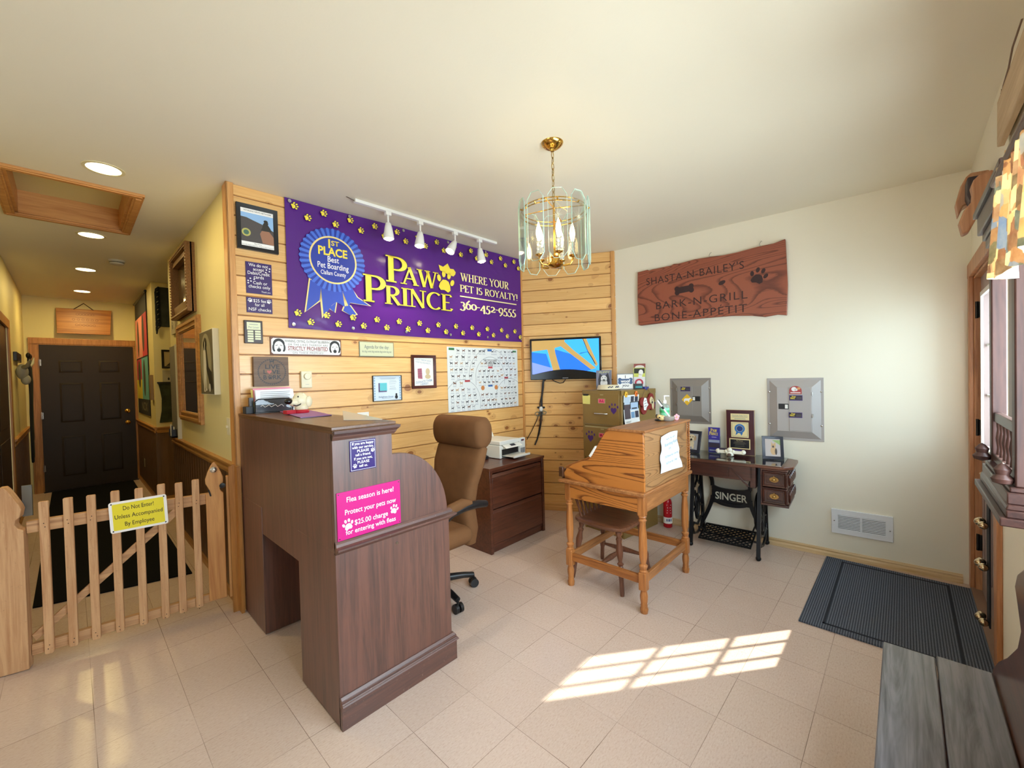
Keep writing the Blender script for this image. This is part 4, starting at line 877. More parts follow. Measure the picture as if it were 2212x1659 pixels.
B().tube([(.03, .01, .055), (.03, .06, .072), (.03, .13, .080), (.03, .16, .092)], [.022, .014, .014, .022], 10).build('handset', TB, t, smooth=1)
# ------------------------------------------------------------------ filing cabinet
OLIVE = mat('olive_gold_enamel', (140, 112, 60), .38); OLIVED = mat('drawer_gap', (58, 46, 28), .5); BTRIM = mat('cabinet_edge', (176, 160, 116), .35)
FA = math.radians(-6.3); FH, FWD, FD = 1.335, .445, .565
t = thing('filing_cabinet', 'olive gold four-drawer metal filing cabinet in the corner, purple paw decals on its front', 'cabinet', (3.36, 1.83, 0), FA)
B().box(.012, FD, 0, FWD, 0, FH - .03).box(0, FD, -.003, FWD + .003, FH - .045, FH).box(0, .014, 0, .018, 0, FH).box(0, .014, FWD - .018, FWD, 0, FH).build('body', OLIVE, t, bevel=.002)
SIDEF = Matrix.Translation((0, FWD, 0)) @ Matrix.Rotation(-PI / 2, 4, 'Z')        # front of the cabinet: u to the viewer's right
for k in range(4):
    z0 = .055 + .32 * k
    d = B().box(-.008, .02, .022, FWD - .022, z0 + .004, z0 + .288).build('drawer', OLIVE, t, bevel=.002)
    B().box(.004, .013, .016, FWD - .016, z0 - .004, z0 + .300).build('drawer_surround', BTRIM, d)
    B().tube([(.155, -.010, z0 + .105), (.165, -.030, z0 + .105), (.285, -.030, z0 + .105), (.295, -.010, z0 + .105)], .007).xf(SIDEF).build('handle', STEEL, d, smooth=.8)
    if k >= 2:
        B().frame(.195, .275, z0 + .200, z0 + .245, .004, -.013, -.008).xf(SIDEF).build('label_holder', BTRIM, d)
        lb = B().box(.199, .271, -.0105, -.008, z0 + .203, z0 + .241).xf(SIDEF).build('label_card', mat('hot_pink_card', (244, 92, 130), .5), d)
    if k == 3: B().text('A-L', .235, z0 + .222, .034, -.0115, bold=.02).xf(SIDEF).build('lettering', mat('red_ink', (150, 20, 60), .5), d)
    if k == 2: B().text('M-Z', .235, z0 + .222, .034, -.0115, bold=.02).xf(SIDEF).build('lettering', mat('red_ink', (150, 20, 60), .5), d)
    B().box(.018 + .2, .018 + .235, -.011, -.008, z0 + .275, z0 + .283).xf(SIDEF).build('latch', BTRIM, d)
PAWP = mat('purple_decal', (72, 38, 120), .5)
def heartpaw(b, cx, cz, r, y):
    P = [(0, -.75), (.55, -.2), (.62, .15), (.42, .40), (.15, .38), (0, .22), (-.15, .38), (-.42, .40), (-.62, .15), (-.55, -.2)]
    b.flat([(cx + r * a, cz + r * c) for a, c in P], y)
    for a, c in ((-.85, .55), (-.32, .95), (.32, .95), (.85, .55)): b.disc((cx + r * a, cz + r * c), r * .17, r * .24, y, 12)
    return b
b = heartpaw(B(), .365, 1.158, .052, -.0088); heartpaw(b, .095, .885, .055, -.0088); b.xf(SIDEF).build('paw_decal', PAWP, t)
b = B().paw(.455, .90, .04, -.0008, .3); b.build('paw_decal', PAWP, t)
# notes on the cabinet front
t = thing('sticky_notes', 'yellow sticky note pad clipped to the front of the filing cabinet', 'note pad', (3.36, 1.83, 0), FA)
B().hexa([(.012, -.012, 1.205), (.098, -.012, 1.203), (.012, -.009, 1.205), (.098, -.009, 1.203), (.016, -.022, 1.288), (.100, -.020, 1.288), (.016, -.009, 1.288), (.100, -.009, 1.288)]).xf(SIDEF).build('pad', mat('sticky_yellow', (236, 228, 130), .6), t)
B().box(.03, .085, -.026, -.009, 1.284, 1.300).xf(SIDEF).build('clip', BLACK, t, bevel=.002)
# calendar and magnets on the cabinet side
t = thing('calendar', 'ship and cliff photo calendar hanging on the side of the filing cabinet', 'calendar', (3.36, 1.83, 0), FA)
b = B(); n = 10
def cy(z): return -.006 - .004 * math.sin((z - .98) * 22) - (.02 * max(0, (1.06 - z)) / .1)
for (x0, x1, z0, z1, m, nm, dy) in ((.025, .265, .97, 1.290, 'white_paper', 'sheet', 0), (.035, .125, 1.075, 1.275, 'cal_dusk', 'print_panel', -.001), (.135, .255, 1.150, 1.220, 'cal_sky', 'print_panel', -.001), (.135, .185, 1.228, 1.278, 'cal_dark', 'print_panel', -.001), (.200, .250, 1.228, 1.272, 'cal_dark', 'print_panel', -.001), (.135, .190, 1.080, 1.135, 'cal_sea', 'print_panel', -.001), (.198, .255, 1.080, 1.140, 'cal_dark', 'print_panel', -.001), (.035, .125, 1.205, 1.275, 'cal_glow', 'print_panel', -.0018), (.150, .235, 1.160, 1.172, 'cal_dark', 'print_panel', -.002)):
    mm = {'white_paper': PAPER}.get(m) or mat(m, {'cal_dusk': (86, 74, 80), 'cal_sky': (180, 206, 232), 'cal_dark': (60, 62, 76), 'cal_sea': (120, 160, 196), 'cal_glow': (190, 206, 222)}[m], .35)
    b = B()
    for k in range(n):
        a, e = z0 + (z1 - z0) * k / n, z0 + (z1 - z0) * (k + 1) / n
        b.poly([(x0, cy(a) + dy, a), (x1, cy(a) + dy, a), (x1, cy(e) + dy, e), (x0, cy(e) + dy, e)])
    b.build(nm, mm, t, normals=False)
B().box(.02, .27, -.003, -.0005, .98, 1.285).build('backing', BLACK, t)
B().text('AUGUST', .085, 1.048, .020, -.016).build('lettering', GREYL, t)
for x, c, nm, col in ((.055, (236, 190, 60), 'yellow', 0), (.215, (240, 130, 50), 'orange', 1)):
    t = thing('fridge_magnet', '%s flower shaped magnet clip holding the calendar top' % nm, 'magnet', (3.36, 1.83, 0), FA)
    b = B()
    for k in range(6): b.ell((x + .013 * math.cos(k * PI / 3), -.012, 1.298 + .017 * math.sin(k * PI / 3)), (.011, .008, .011), 8)
    b.build('petals', mat(nm + '_magnet', c, .4), t, smooth=3)
    B().ell((x, -.020, 1.298), (.008, .006, .009), 8).build('center', mat(nm + '_magnet_core', (196, 90, 40) if col else (200, 140, 40), .4), t, smooth=3)
# bone sign hanging on the cabinet side
t = thing('hanging_sign', 'red bone shaped dog sign hanging by cord on the filing cabinet side', 'sign', (3.36, 1.83, 0), FA)
def bone(b, cx, cz, w, h, y0, y1, rot=0):
    r = h / 3.7; P = []
    for sx, sz, a0, a1 in ((1, -1, -155, 70), (1, 1, -70, 155), (-1, 1, 25, 250), (-1, -1, 110, 335)):
        for k in range(10):
            a = math.radians(a0 + (a1 - a0) * k / 9); P.append((sx * (w / 2 - r) + r * math.cos(a), sz * r * .85 + r * math.sin(a)))
    Q = [(cx + u * math.cos(rot) - v * math.sin(rot), cz + u * math.sin(rot) + v * math.cos(rot)) for u, v in P]
    return b.prism(Q, y0, y1, 'y')
bone(B(), .395, 1.195, .235, .165, -.020, -.004, .22).build('bone_board', mat('bone_red', (140, 44, 40), .5), t, bevel=.002)
b = B().flat([(.315, 1.21), (.335, 1.255), (.37, 1.25), (.385, 1.205), (.405, 1.185), (.375, 1.165), (.36, 1.135), (.325, 1.14)], -.0206); b.build('white_bubble', LETTERW, t)
b = B()
for z in (1.22, 1.195, 1.17): b.flat([(.332, z), (.370, z + .008), (.370, z + .012), (.332, z + .004)], -.0212)
b.build('small_print', LETTERK, t)
B().ell((.445, -.026, 1.225), (.030, .010, .036), 12).ell((.47, -.026, 1.19), (.018, .010, .055), 12).build('dog_head', mat('bone_dog', (216, 196, 150), .5), t, smooth=3)
B().ell((.436, -.036, 1.228), (.004, .003, .004), 8).ell((.452, -.036, 1.23), (.004, .003, .004), 8).ell((.443, -.037, 1.207), (.009, .004, .012), 8).build('dog_face', LETTERK, t, smooth=3)
B().tube([(.325, -.012, 1.262), (.385, -.010, 1.365), (.46, -.012, 1.29)], .003, 6).build('cord', mat('tan_cord', (150, 116, 76), .6), t)
B().box(.36, .43, -.012, .02, FH + .001, FH + .022).box(.38, .40, -.014, -.006, FH - .01, FH + .02).build('hook', mat('blue_hook', (52, 60, 140), .4), t, bevel=.003)
B().hexa([(.50, -.012, 1.135), (.53, -.012, 1.145), (.50, -.008, 1.135), (.53, -.008, 1.145), (.512, -.012, 1.205), (.545, -.012, 1.20), (.512, -.008, 1.205), (.545, -.008, 1.20)]).build('purple_ribbon', PURPLE, t)
# things on top of the cabinet
def ctop(x, y): return Vector((3.36, 1.83, 0)) + Vector((math.cos(FA), math.sin(FA), 0)) * x + Vector((-math.sin(FA), math.cos(FA), 0)) * y
FRA = math.radians(-62)           # facing the room
t = thing('picture_book', 'husky dog photo book standing on the left of the filing cabinet top', 'book', (*ctop(.245, .372).xy, FH), FRA)
B().hexa([(-.075, -.02, 0), (.075, -.02, 0), (-.075, .0, 0), (.075, .0, 0), (-.075, .02, .190), (.075, .02, .190), (-.075, .04, .190), (.075, .04, .190)]).build('cover', mat('cover_slate', (118, 122, 142), .35), t)
def lean(b, d0=-.0208, slope=.04 / .19): 
    for v in b.bm.verts: v.co.y += d0 + v.co.z * slope
    return b
lean(B().flat([(-.05, .0), (-.055, .10), (-.04, .16), (-.015, .135), (.015, .135), (.04, .165), (.055, .10), (.06, .0)], 0)).build('print_dog_dark', mat('husky_dark', (50, 50, 58), .5), t)
lean(B().disc((0, .105), .030, .034, -.0004, 18).disc((0, .06), .035, .04, -.0004, 18)).build('print_dog_face', mat('husky_white', (222, 222, 220), .5), t)
lean(B().disc((-.013, .118), .005, .004, -.0008, 8).disc((.013, .118), .005, .004, -.0008, 8).disc((0, .092), .008, .007, -.0008, 10)).build('print_dog_eyes', LETTERK, t)
lean(B().text('2', 0, .050, .035, -.0008).box(-.03, .03, -.0009, -.0006, .018, .021).box(-.02, .02, -.0009, -.0006, .011, .013)).build('lettering', LETTERW, t)
lean(B().text('PUPPY', 0, .168, .026, -.0006, width=.11, slant=.3)).build('title', mat('title_yellow', (214, 214, 130), .5), t)
t = thing('sign', 'small white sign reading I woof you on the filing cabinet top', 'sign', (*ctop(.285, .150).xy, FH), FRA)
B().frame(-.078, .078, .0, .150, .006, -.014, .006).build('frame', mat('sign_grey', (120, 124, 132), .5), t)
B().box(-.074, .074, -.010, .004, .004, .146).build('board', LETTERW, t)
B().text('I', 0, .118, .038, -.0112, bold=.02).text('you', .0, .038, .040, -.0112, bold=.01, slant=.3).build('lettering', mat('navy_ink', (36, 40, 66), .5), t)
bone(B(), 0, .080, .135, .062, -.0118, -.0102).build('bone_shape', mat('bone_blue', (70, 96, 136), .5), t)
B().text('woof', 0, .078, .040, -.0124, bold=.03, width=.088).build('word', LETTERW, t)
t = thing('dog_bowl', 'cream dog food bowl on the front of the filing cabinet top', 'bowl', (*ctop(.118, .225).xy, FH), 0)
B().lathe([(0.107, 0), (.110, .004), (.095, .045), (.088, .048), (.084, .042), (.080, .018), (0, .016)], (0, 0, 0), 'z', 28).build('bowl_body', mat('bowl_cream', (226, 214, 180), .3), t, smooth=.7)
b = B().lathe([(.1105, .0), (.1125, .002), (.1125, .006), (.1105, .006)], (0, 0, 0), 'z', 28); b.build('base_ring', DARKMETAL, t)
b = B()
for a in (-2.6, -1.9): 
    for k in range(4): b.ell((.102 * math.cos(a + .12 * k), .102 * math.sin(a + .12 * k), .026 + .006 * (k % 2)), (.006, .006, .006), 8)
b.build('print', mat('bowl_navy', (60, 66, 96), .4), t)
t = thing('small_box', 'little black and teal box beside the bowl on the filing cabinet', 'box', (*ctop(.34, .045).xy, FH), FRA)
B().box(-.04, .04, -.02, .02, 0, .052).build('carton', BLACK, t, bevel=.001)
B().box(-.026, .034, -.0206, -.02, .012, .030).build('teal_print', mat('teal_print', (36, 140, 150), .4), t)
t = thing('brochure_stand', 'clear tiered stand of dog brochures at the back of the filing cabinet top', 'brochure stand', (*ctop(.455, .105).xy, FH), math.radians(-70))
for k, (z0, z1, y, c1, c2) in enumerate(((.0, .115, -.045, (232, 230, 230), (190, 60, 80)), (.085, .205, -.010, (214, 220, 110), (40, 46, 40)), (.175, .245, .022, (150, 80, 76), (228, 220, 214)))):
    p = B().hexa([(-.055, y, z0), (.055, y, z0), (-.055, y + .006, z0), (.055, y + .006, z0), (-.055, y + .022, z1), (.055, y + .022, z1), (-.055, y + .028, z1), (.055, y + .028, z1)]).build('brochure', mat('brochure_%d' % k, c1, .35), t)
    mm = mat('brochure_print_%d' % k, c2, .4); zc = (z0 + z1) / 2; yc = y + .010
    b = B()
    if k == 0: b.ringflat((0, zc), .024, .040, 0, 28)
    elif k == 1: b.flat([(-.05, zc + .005), (.05, zc + .005), (.05, z1 - .006), (-.05, z1 - .006)], 0)
    else: b.disc((0, zc), .045, .02, 0, 18)
    for v in b.bm.verts: v.co.y = y - .0012 + .022 * (v.co.z - z0) / (z1 - z0)
    b.build('print', mm, p)
    if k == 1:
        b = B().disc((.015, zc + .012), .022, .03, 0, 16).disc((.01, zc - .02), .018, .02, 0, 14)
        for v in b.bm.verts: v.co.y = y - .0022 + .022 * (v.co.z - z0) / (z1 - z0)
        b.build('print_dog', LETTERW, p)
B().box(-.06, .06, -.06, .055, 0, .004).hexa([(-.06, -.055, 0), (-.056, -.055, 0), (-.06, .055, 0), (-.056, .055, 0), (-.06, .035, .20), (-.056, .035, .20), (-.06, .06, .22), (-.056, .06, .22)]).hexa([(.056, -.055, 0), (.06, -.055, 0), (.056, .055, 0), (.06, .055, 0), (.056, .035, .20), (.06, .035, .20), (.056, .06, .22), (.06, .06, .22)]).build('clear_stand', GLASS, t)
# ------------------------------------------------------------------ oak writing desk
OAKX = oak('golden_oak_board', (186, 116, 52), (110, 58, 24), 'y', 13); OAKB = oak('oak_back_board', (164, 120, 76), (118, 80, 46), 'x', 34)
OAKT = wood('oak_turned', (184, 118, 60), (140, 82, 38), 'z', 30, .35, coat=.2); OAKR = wood('oak_rail', (174, 116, 66), (128, 78, 40), 'x', 30, .38); OAKRY = wood('oak_rail_deep', (178, 112, 54), (130, 74, 32), 'y', 30, .38)
t = thing('writing_desk', 'golden oak slant-top writing desk on turned legs, paper note on its back', 'desk', (2.372, 1.150, 0), math.radians(.6))
PRO = [(.004, .757), (.004, 1.122), (.232, 1.122), (.262, 1.108), (.300, 1.055), (.365, .948), (.395, .915), (.46, .893), (.52, .868), (.575, .832), (.598, .800), (.592, .757)]
for x0 in (.004, .715): B().prism(PRO, x0, x0 + .020, 'x').build('side_panel', OAKX, t, bevel=.002)
B().box(.024, .715, .004, .022, .757, 1.122).build('back_board', OAKB, t)
B().box(-.010, .748, -.016, .240, 1.122, 1.138).build('top_board', OAKR, t, bevel=.003)
B().prism([(.245, 1.118), (.258, 1.110), (.385, .918), (.575, .835), (.590, .82), (.60, .83), (.595, .845), (.39, .935), (.265, 1.125)], .024, .715, 'x').build('slant_lid', OAKRY, t, bevel=.002)
B().box(-.012, .012, .598, .632, .770, .838).box(.012, .72, .598, .625, .757, .820).build('front_lip', wood('dark_oak_lip', (86, 52, 30), (60, 34, 18), 'x', 30, .4), t, bevel=.004)
B().box(-.030, .770, -.014, .604 + .02, .735, .757).build('table_board', OAKR, t, bevel=.005)
B().box(.045, .715, .008, .024, .628, .735).box(.045, .715, .585, .600, .628, .735).build('apron', OAKR, t)
B().box(.006, .022, .045, .575, .628, .735).box(.735, .750, .045, .575, .628, .735).build('side_apron', OAKX, t)
LEGP = [(.022, .0), (.024, .012), (.026, .028), (.020, .040), (.022, .05), (.019, .058), (.0235, .085), (.0245, .11), (.019, .135), (.019, .147)]
LEGU = [(.022, .250), (.026, .262), (.018, .270), (.025, .285), (.027, .296), (.017, .306), (.024, .345), (.026, .41), (.023, .50), (.0175, .562), (.026, .578), (.018, .588), (.026, .600), (.019, .612)]
for lx in (.028, .726):
    for ly in (.030, .575):
        lg = B().lathe(LEGP, (lx, ly, 0), 'z', 18).lathe(LEGU, (lx, ly, 0), 'z', 18).build('leg', OAKT, t, smooth=.7)
        B().box(lx - .024, lx + .024, ly - .024, ly + .024, .143, .255).box(lx - .023, lx + .023, ly - .023, ly + .023, .606, .735).build('leg_block', OAKT, lg, bevel=.004)
B().box(.05, .705, .020, .042, .178, .232).build('stretcher', OAKR, t, bevel=.003); B().box(.05, .705, .563, .585, .178, .232).build('stretcher', OAKR, t, bevel=.003)
B().box(.018, .040, .052, .553, .178, .232).build('stretcher', OAKRY, t, bevel=.003); B().box(.714, .736, .052, .553, .178, .232).build('stretcher', OAKRY, t, bevel=.003)
B().tube([(.742 + .004 * math.cos(k * 1.3), -.002 + .004 * math.sin(k * 1.3), .765 + .0036 * k) for k in range(98)], .006, 6).build('rope_moulding', OAKT, t, smooth=1)
# handwritten note
t = thing('paper_note', 'white handwritten boarding rates note taped to the oak desk back', 'paper', (2.372, 1.150, 0), math.radians(.6))
b = B(); nx, nz = 6, 8; V = []
for i in range(nx + 1):
    for j in range(nz + 1):
        u, v = i / nx, j / nz; x = .232 + .030 * (1 - v) * u + .270 * u - .010 * math.sin(v * 5) * (1 - u) ; z = .842 + .226 * v + .012 * math.sin(u * 3) - .03 * (1 - v) * math.sin(u * PI / 2 + .4) + .012 * u
        V.append(b.bm.verts.new((x, -.003 - .010 * math.sin(v * 7 + u) ** 2 - (.022 * (1 - v) ** 2 * u), z)))
for i in range(nx):
    for j in range(nz): b.bm.faces.new((V[i * (nz + 1) + j], V[(i + 1) * (nz + 1) + j], V[(i + 1) * (nz + 1) + j + 1], V[i * (nz + 1) + j + 1]))
b.build('sheet', BLUEPAPER, t, smooth=3, normals=False)
B().tube([(.30 + .012 * k, -.016, 1.045 + .0007 * k + .006 * math.sin(k * 2.4)) for k in range(13)], .0009, 4).text('Boarding Rates', .385, 1.015, .030, -.016, width=.22, rot=.06).text('are:', .36, .983, .026, -.016, rot=.05).text('$52.00 per day - one dog', .385, .935, .020, -.017, width=.22, rot=.04).text('$62.00 per day - 2 dogs', .375, .893, .020, -.020, width=.18, rot=.04).build('lettering', mat('pencil_ink', (136, 150, 166), .6), t)
# things on the oak desk: pen stand, sanitiser, flower
ZT = 1.138
t = thing('pen_stand', 'grey bowl shaped pen holder with a small resting dog on the oak desk', 'pen holder', (2.930, 1.245, ZT), math.radians(-40))
B().lathe([(.034, 0), (.046, .012), (.050, .030), (.044, .034), (.038, .018), (0, .014)], (.012, 0, 0), 'z', 20).build('bowl', mat('stand_grey', (170, 166, 156), .3, .3), t, smooth=.8)
B().ell((-.035, -.005, .024), (.026, .020, .020)).ell((-.058, -.012, .034), (.018, .016, .016)).build('dog', mat('stand_dog', (206, 180, 120), .4), t, smooth=3)
B().ell((-.062, -.026, .030), (.006, .005, .005)).ell((-.070, .0, .038), (.008, .006, .014)).ell((-.05, .012, .008), (.03, .025, .008)).build('dark_markings', BLACK, t, smooth=3)
t = thing('pen', 'white and black clicker pen standing in the grey pen holder', 'pen', (2.930, 1.245, ZT), math.radians(-40))
p0, p1 = Vector((.030, -.004, .020)), Vector((-.062, .004, .150))
B().lathe_to(p0, p1, [(.002, 0), (.006, .08), (.0065, .55), (.0065, .98), (.003, 1.0)], 12).build('barrel', LETTERW, t, smooth=.8)
q = lambda k: p0.lerp(p1, k)
B().cyl(q(.52), q(.66), .0072, seg=12).tube([q(.70) + Vector((.008, 0, .006)), q(.98) + Vector((.008, 0, .006))], .003).build('grip_and_clip', BLACK, t)
t = thing('sanitizer_bottle', 'clear pump bottle of green hand sanitizer on the oak desk', 'bottle', (3.045, 1.305, ZT), math.radians(-45))
GLP = [(.0, 0), (.030, 0), (.034, .006), (.034, .090), (.030, .104), (.014, .116), (.013, .122)]
def clear_plastic(name, c):
    t_ = NT(name); t_.base(srgb(*c)); t_.set(Roughness=.08); t_.b.inputs['Transmission Weight'].default_value = .75; t_.b.inputs['IOR'].default_value = 1.2; MATS[name] = t_.m; return t_.m
B().lathe(GLP, (0, 0, 0), 'z', 24).build('bottle_body', clear_plastic('clear_plastic_body', (226, 236, 232)), t, smooth=.8)
B().lathe([(.0345, .012), (.0352, .014), (.0352, .082), (.0345, .084)], (0, 0, 0), 'z', 24).build('green_label', mat('sanitizer_green', (130, 214, 170), .3), t)
B().lathe([(.0354, .05), (.0356, .052), (.0356, .066), (.0354, .068)], (0, 0, 0), 'z', 24).build('label_band', mat('label_green', (60, 176, 110), .3), t)
B().lathe([(.0354, .016), (.0357, .017), (.0357, .022), (.0354, .023)], (0, 0, 0), 'z', 24).build('label_foot', mat('label_navy', (30, 50, 80), .3), t)
B().lathe([(.015, .118), (.015, .140), (.010, .142), (.005, .146), (.005, .168), (.009, .169), (.009, .178), (0, .179)], (0, 0, 0), 'z', 18).tube([(0, 0, .173), (.030, 0, .173), (.036, 0, .170)], [.006, .005, .004]).build('pump', WHITE, t, smooth=.7)
t = thing('flower_charm', 'pink five-petal flower charm on the oak desk edge', 'ornament', (3.020, 1.205, ZT), math.radians(-40))
b = B()
for k in range(5): b.ell((.013 * math.cos(PI / 2 + k * 2 * PI / 5), 0, .022 + .013 * math.sin(PI / 2 + k * 2 * PI / 5)), (.0105, .005, .0105), 10)
b.box(-.008, .008, -.004, .012, 0, .008); b.build('petals', mat('petal_pink', (240, 170, 180), .4), t, smooth=2)
B().ell((0, -.004, .022), (.006, .004, .006), 8).build('center', mat('petal_core', (236, 186, 130), .4), t, smooth=3)
t = thing('plastic_strip', 'slim white plastic strip on the sloping edge of the oak desk', 'strip', (2.372, 1.150, 0), math.radians(.6))
B().hexa([(.0, .330, 1.005), (.024, .330, 1.005), (.0, .342, 1.012), (.024, .342, 1.012), (.0, .378, .930), (.024, .378, .930), (.0, .392, .940), (.024, .392, .940)]).build('strip', WHITE, t, bevel=.003)
# ------------------------------------------------------------------ wooden chair under the oak desk
CHW = wood('worn_chair_wood', (124, 78, 52), (80, 46, 30), 'y', 24, .35, coat=.25, wear=(160, 104, 64)); CHL = wood('chair_turned', (120, 74, 50), (86, 48, 32), 'z', 24, .35, coat=.25)
t = thing('wooden_chair', 'worn brown spindle-back wooden chair pushed under the oak desk', 'chair', (2.69, 1.575, 0), 0)
P = []
for k in range(28):
    a = 2 * PI * k / 28; r = 1.0 if math.sin(a) > 0 else .96
    P.append((.222 * math.copysign(abs(math.cos(a)) ** .42, math.cos(a)) * (1.0 if math.sin(a) < .2 else .93), .215 * math.copysign(abs(math.sin(a)) ** .50, math.sin(a))))
B().rings([[(x * .97, y * .97, .418) for x, y in P], [(x, y, .426) for x, y in P], [(x, y, .444) for x, y in P], [(x * .93, y * .93, .452) for x, y in P], [(x * .6, y * .6, .443) for x, y in P]]).build('seat', CHW, t, smooth=.8)
CLP = [(.013, 0), (.016, .04), (.0155, .25), (.024, .36), (.021, .40), (.013, .44), (.024, .47), (.012, .50), (.020, .58), (.0245, .68), (.015, .80), (.022, .84), (.013, .87), (.021, .93), (.014, 1.0)]
legs = {}
for sx in (-1, 1):
    for sy in (-1, 1):
        p0, p1 = (sx * .205, sy * .200, 0), (sx * .145, sy * .145, .425)
        B().lathe_to(p0, p1, CLP, 14).build('leg', CHL, t, smooth=.8)
for sx in (-1, 1): B().lathe_to((sx * .186, -.182, .14), (sx * .186, .182, .14), [(.009, 0), (.013, .2), (.021, .5), (.013, .8), (.009, 1)], 12).build('stretcher', CHL, t, smooth=.8)
B().lathe_to((-.186, .0, .14), (.186, .0, .14), [(.009, 0), (.013, .2), (.021, .5), (.013, .8), (.009, 1)], 12).build('stretcher', CHL, t, smooth=.8)
for k in range(7):
    u = (k - 3) / 3
    B().lathe_to((.155 * u, .165 - .02 * u * u, .445), (.185 * u, .222 - .02 * u * u, .69), [(.009, 0), (.008, .3), (.011, .5), (.008, .7), (.007, 1)], 10).build('spindle', CHL, t, smooth=.8)
b = B(); rs = []
for k in range(13):
    u = (k - 6) / 6; x, y, z = .205 * u, .226 - .025 * u * u, .705
    rs.append([(x, y - .010, z - .022), (x, y + .010, z - .022), (x, y + .014, z + .028 - .02 * abs(u) ** 3), (x, y - .006, z + .028 - .02 * abs(u) ** 3)])
b.rings(rs); b.build('crest_rail', CHW, t, smooth=.6)
# ------------------------------------------------------------------ fire extinguisher
t = thing('fire_extinguisher', 'small red fire extinguisher with white label band on the floor by the filing cabinet', 'fire extinguisher', (3.915, 1.665, 0), math.radians(-50))
RED = mat('extinguisher_red', (186, 20, 34), .25)
B().lathe([(.036, 0), (.040, .004), (.040, .235), (.034, .262), (.016, .282), (.014, .30)], (0, 0, 0), 'z', 26).build('cylinder', RED, t, smooth=.8)
B().lathe([(.0405, .040), (.0411, .041), (.0411, .098), (.0405, .099)], (0, 0, 0), 'z', 26).build('white_label', LETTERW, t)
b = B()
for k in range(3): 
    a = -PI / 2 + (k - 1) * .45
    b.hexa([(.0414 * math.cos(a + d), .0414 * math.sin(a + d), z) for z in (.062, .086) for e in (0, .001) for d in (-.16, .16)])
b.build('label_icons', mat('icon_blue', (60, 96, 160), .4), t)
b = B()
for z, w in ((.215, .5), (.19, .35), (.165, .4), (.14, .45)):
    b.hexa([((.0404 + e) * math.cos(-PI / 2 + d), (.0404 + e) * math.sin(-PI / 2 + d), zz) for zz in (z, z + .007) for e in (0, .0008) for d in (-w, w)])
b.build('small_print', LETTERW, t)
B().box(-.012, .012, -.02, .02, .30, .325).box(-.008, .008, -.07, .02, .325, .335).tube([(0, -.03, .312), (0, -.07, .305)], .005).build('valve_handle', BLACK, t, bevel=.002)
# ------------------------------------------------------------------ treadle sewing table
IRON = mat('black_cast_iron', (20, 20, 24), .35, .4); SEWW = wood('dark_sewing_walnut', (84, 46, 34), (54, 28, 22), 'x', 28, .32, coat=.25); SEWT = wood('sewing_top', (110, 66, 46), (74, 42, 32), 'x', 28, .3, coat=.2, wear=(168, 140, 130))
t = wthing(on_white(.600), 0, 'sewing_table', 'antique treadle sewing machine table with black cast iron legs against the white wall', 'table')
B().prism([(0, -.022 - .40), (.93, -.022 - .40), (.985, -.36), (.985, -.06), (.93, -.022), (0, -.022)], .728, .752, 'z').build('table_top', SEWT, t, bevel=.004)
B().box(.02, .72, -.40, -.36, .610, .728).box(.02, .72, -.08, -.05, .640, .728).box(.02, .05, -.40, -.05, .640, .728).box(.70, .74, -.40, -.05, .560, .728).build('case', SEWW, t, bevel=.003)
B().box(.26, .55, -.406, -.398, .628, .705).hexa([(.55, -.404, .70), (.57, -.404, .70), (.55, -.398, .70), (.57, -.398, .70), (.68, -.404, .565), (.70, -.404, .565), (.68, -.398, .565), (.70, -.398, .565)]).build('case_front', wood('sewing_panel', (74, 40, 30), (50, 26, 20), 'x', 28, .3), t, bevel=.002)
for zz in (.462, .590):
    dr = B().box(.785, .945, -.415, -.07, zz, zz + .122).build('drawer', SEWW, t, bevel=.003)
    b = B().frame(.790, .940, zz + .006, zz + .116, .010, -.428, -.415, inner=-.420).frame(.808, .922, zz + .024, zz + .098, .008, -.424, -.414)
    for k in range(5): b.ell((.962, -.39 + .07 * k, zz + .06), (.012, .022, .045), 8)
    b.box(.945, .955, -.41, -.08, zz + .01, zz + .11); b.build('drawer_carving', SEWW, dr)
    B().disc((.865, zz + .061), .030, .020, -.4245, 16).flat([(.84, zz + .05), (.865, zz + .09), (.89, zz + .05)], -.4245).lathe([(.006, -.424), (.006, -.436), (.010, -.444), (0, -.448)], (.865, 0, zz + .061), 'y', 12).build('pull', mat('antique_brass', (176, 140, 80), .35, .8), dr)
B().box(.775, .958, -.42, -.06, .445, .462).box(.775, .785, -.42, -.06, .45, .728).box(.78, .95, -.42, -.06, .715, .728).build('drawer_case', SEWW, t, bevel=.003)
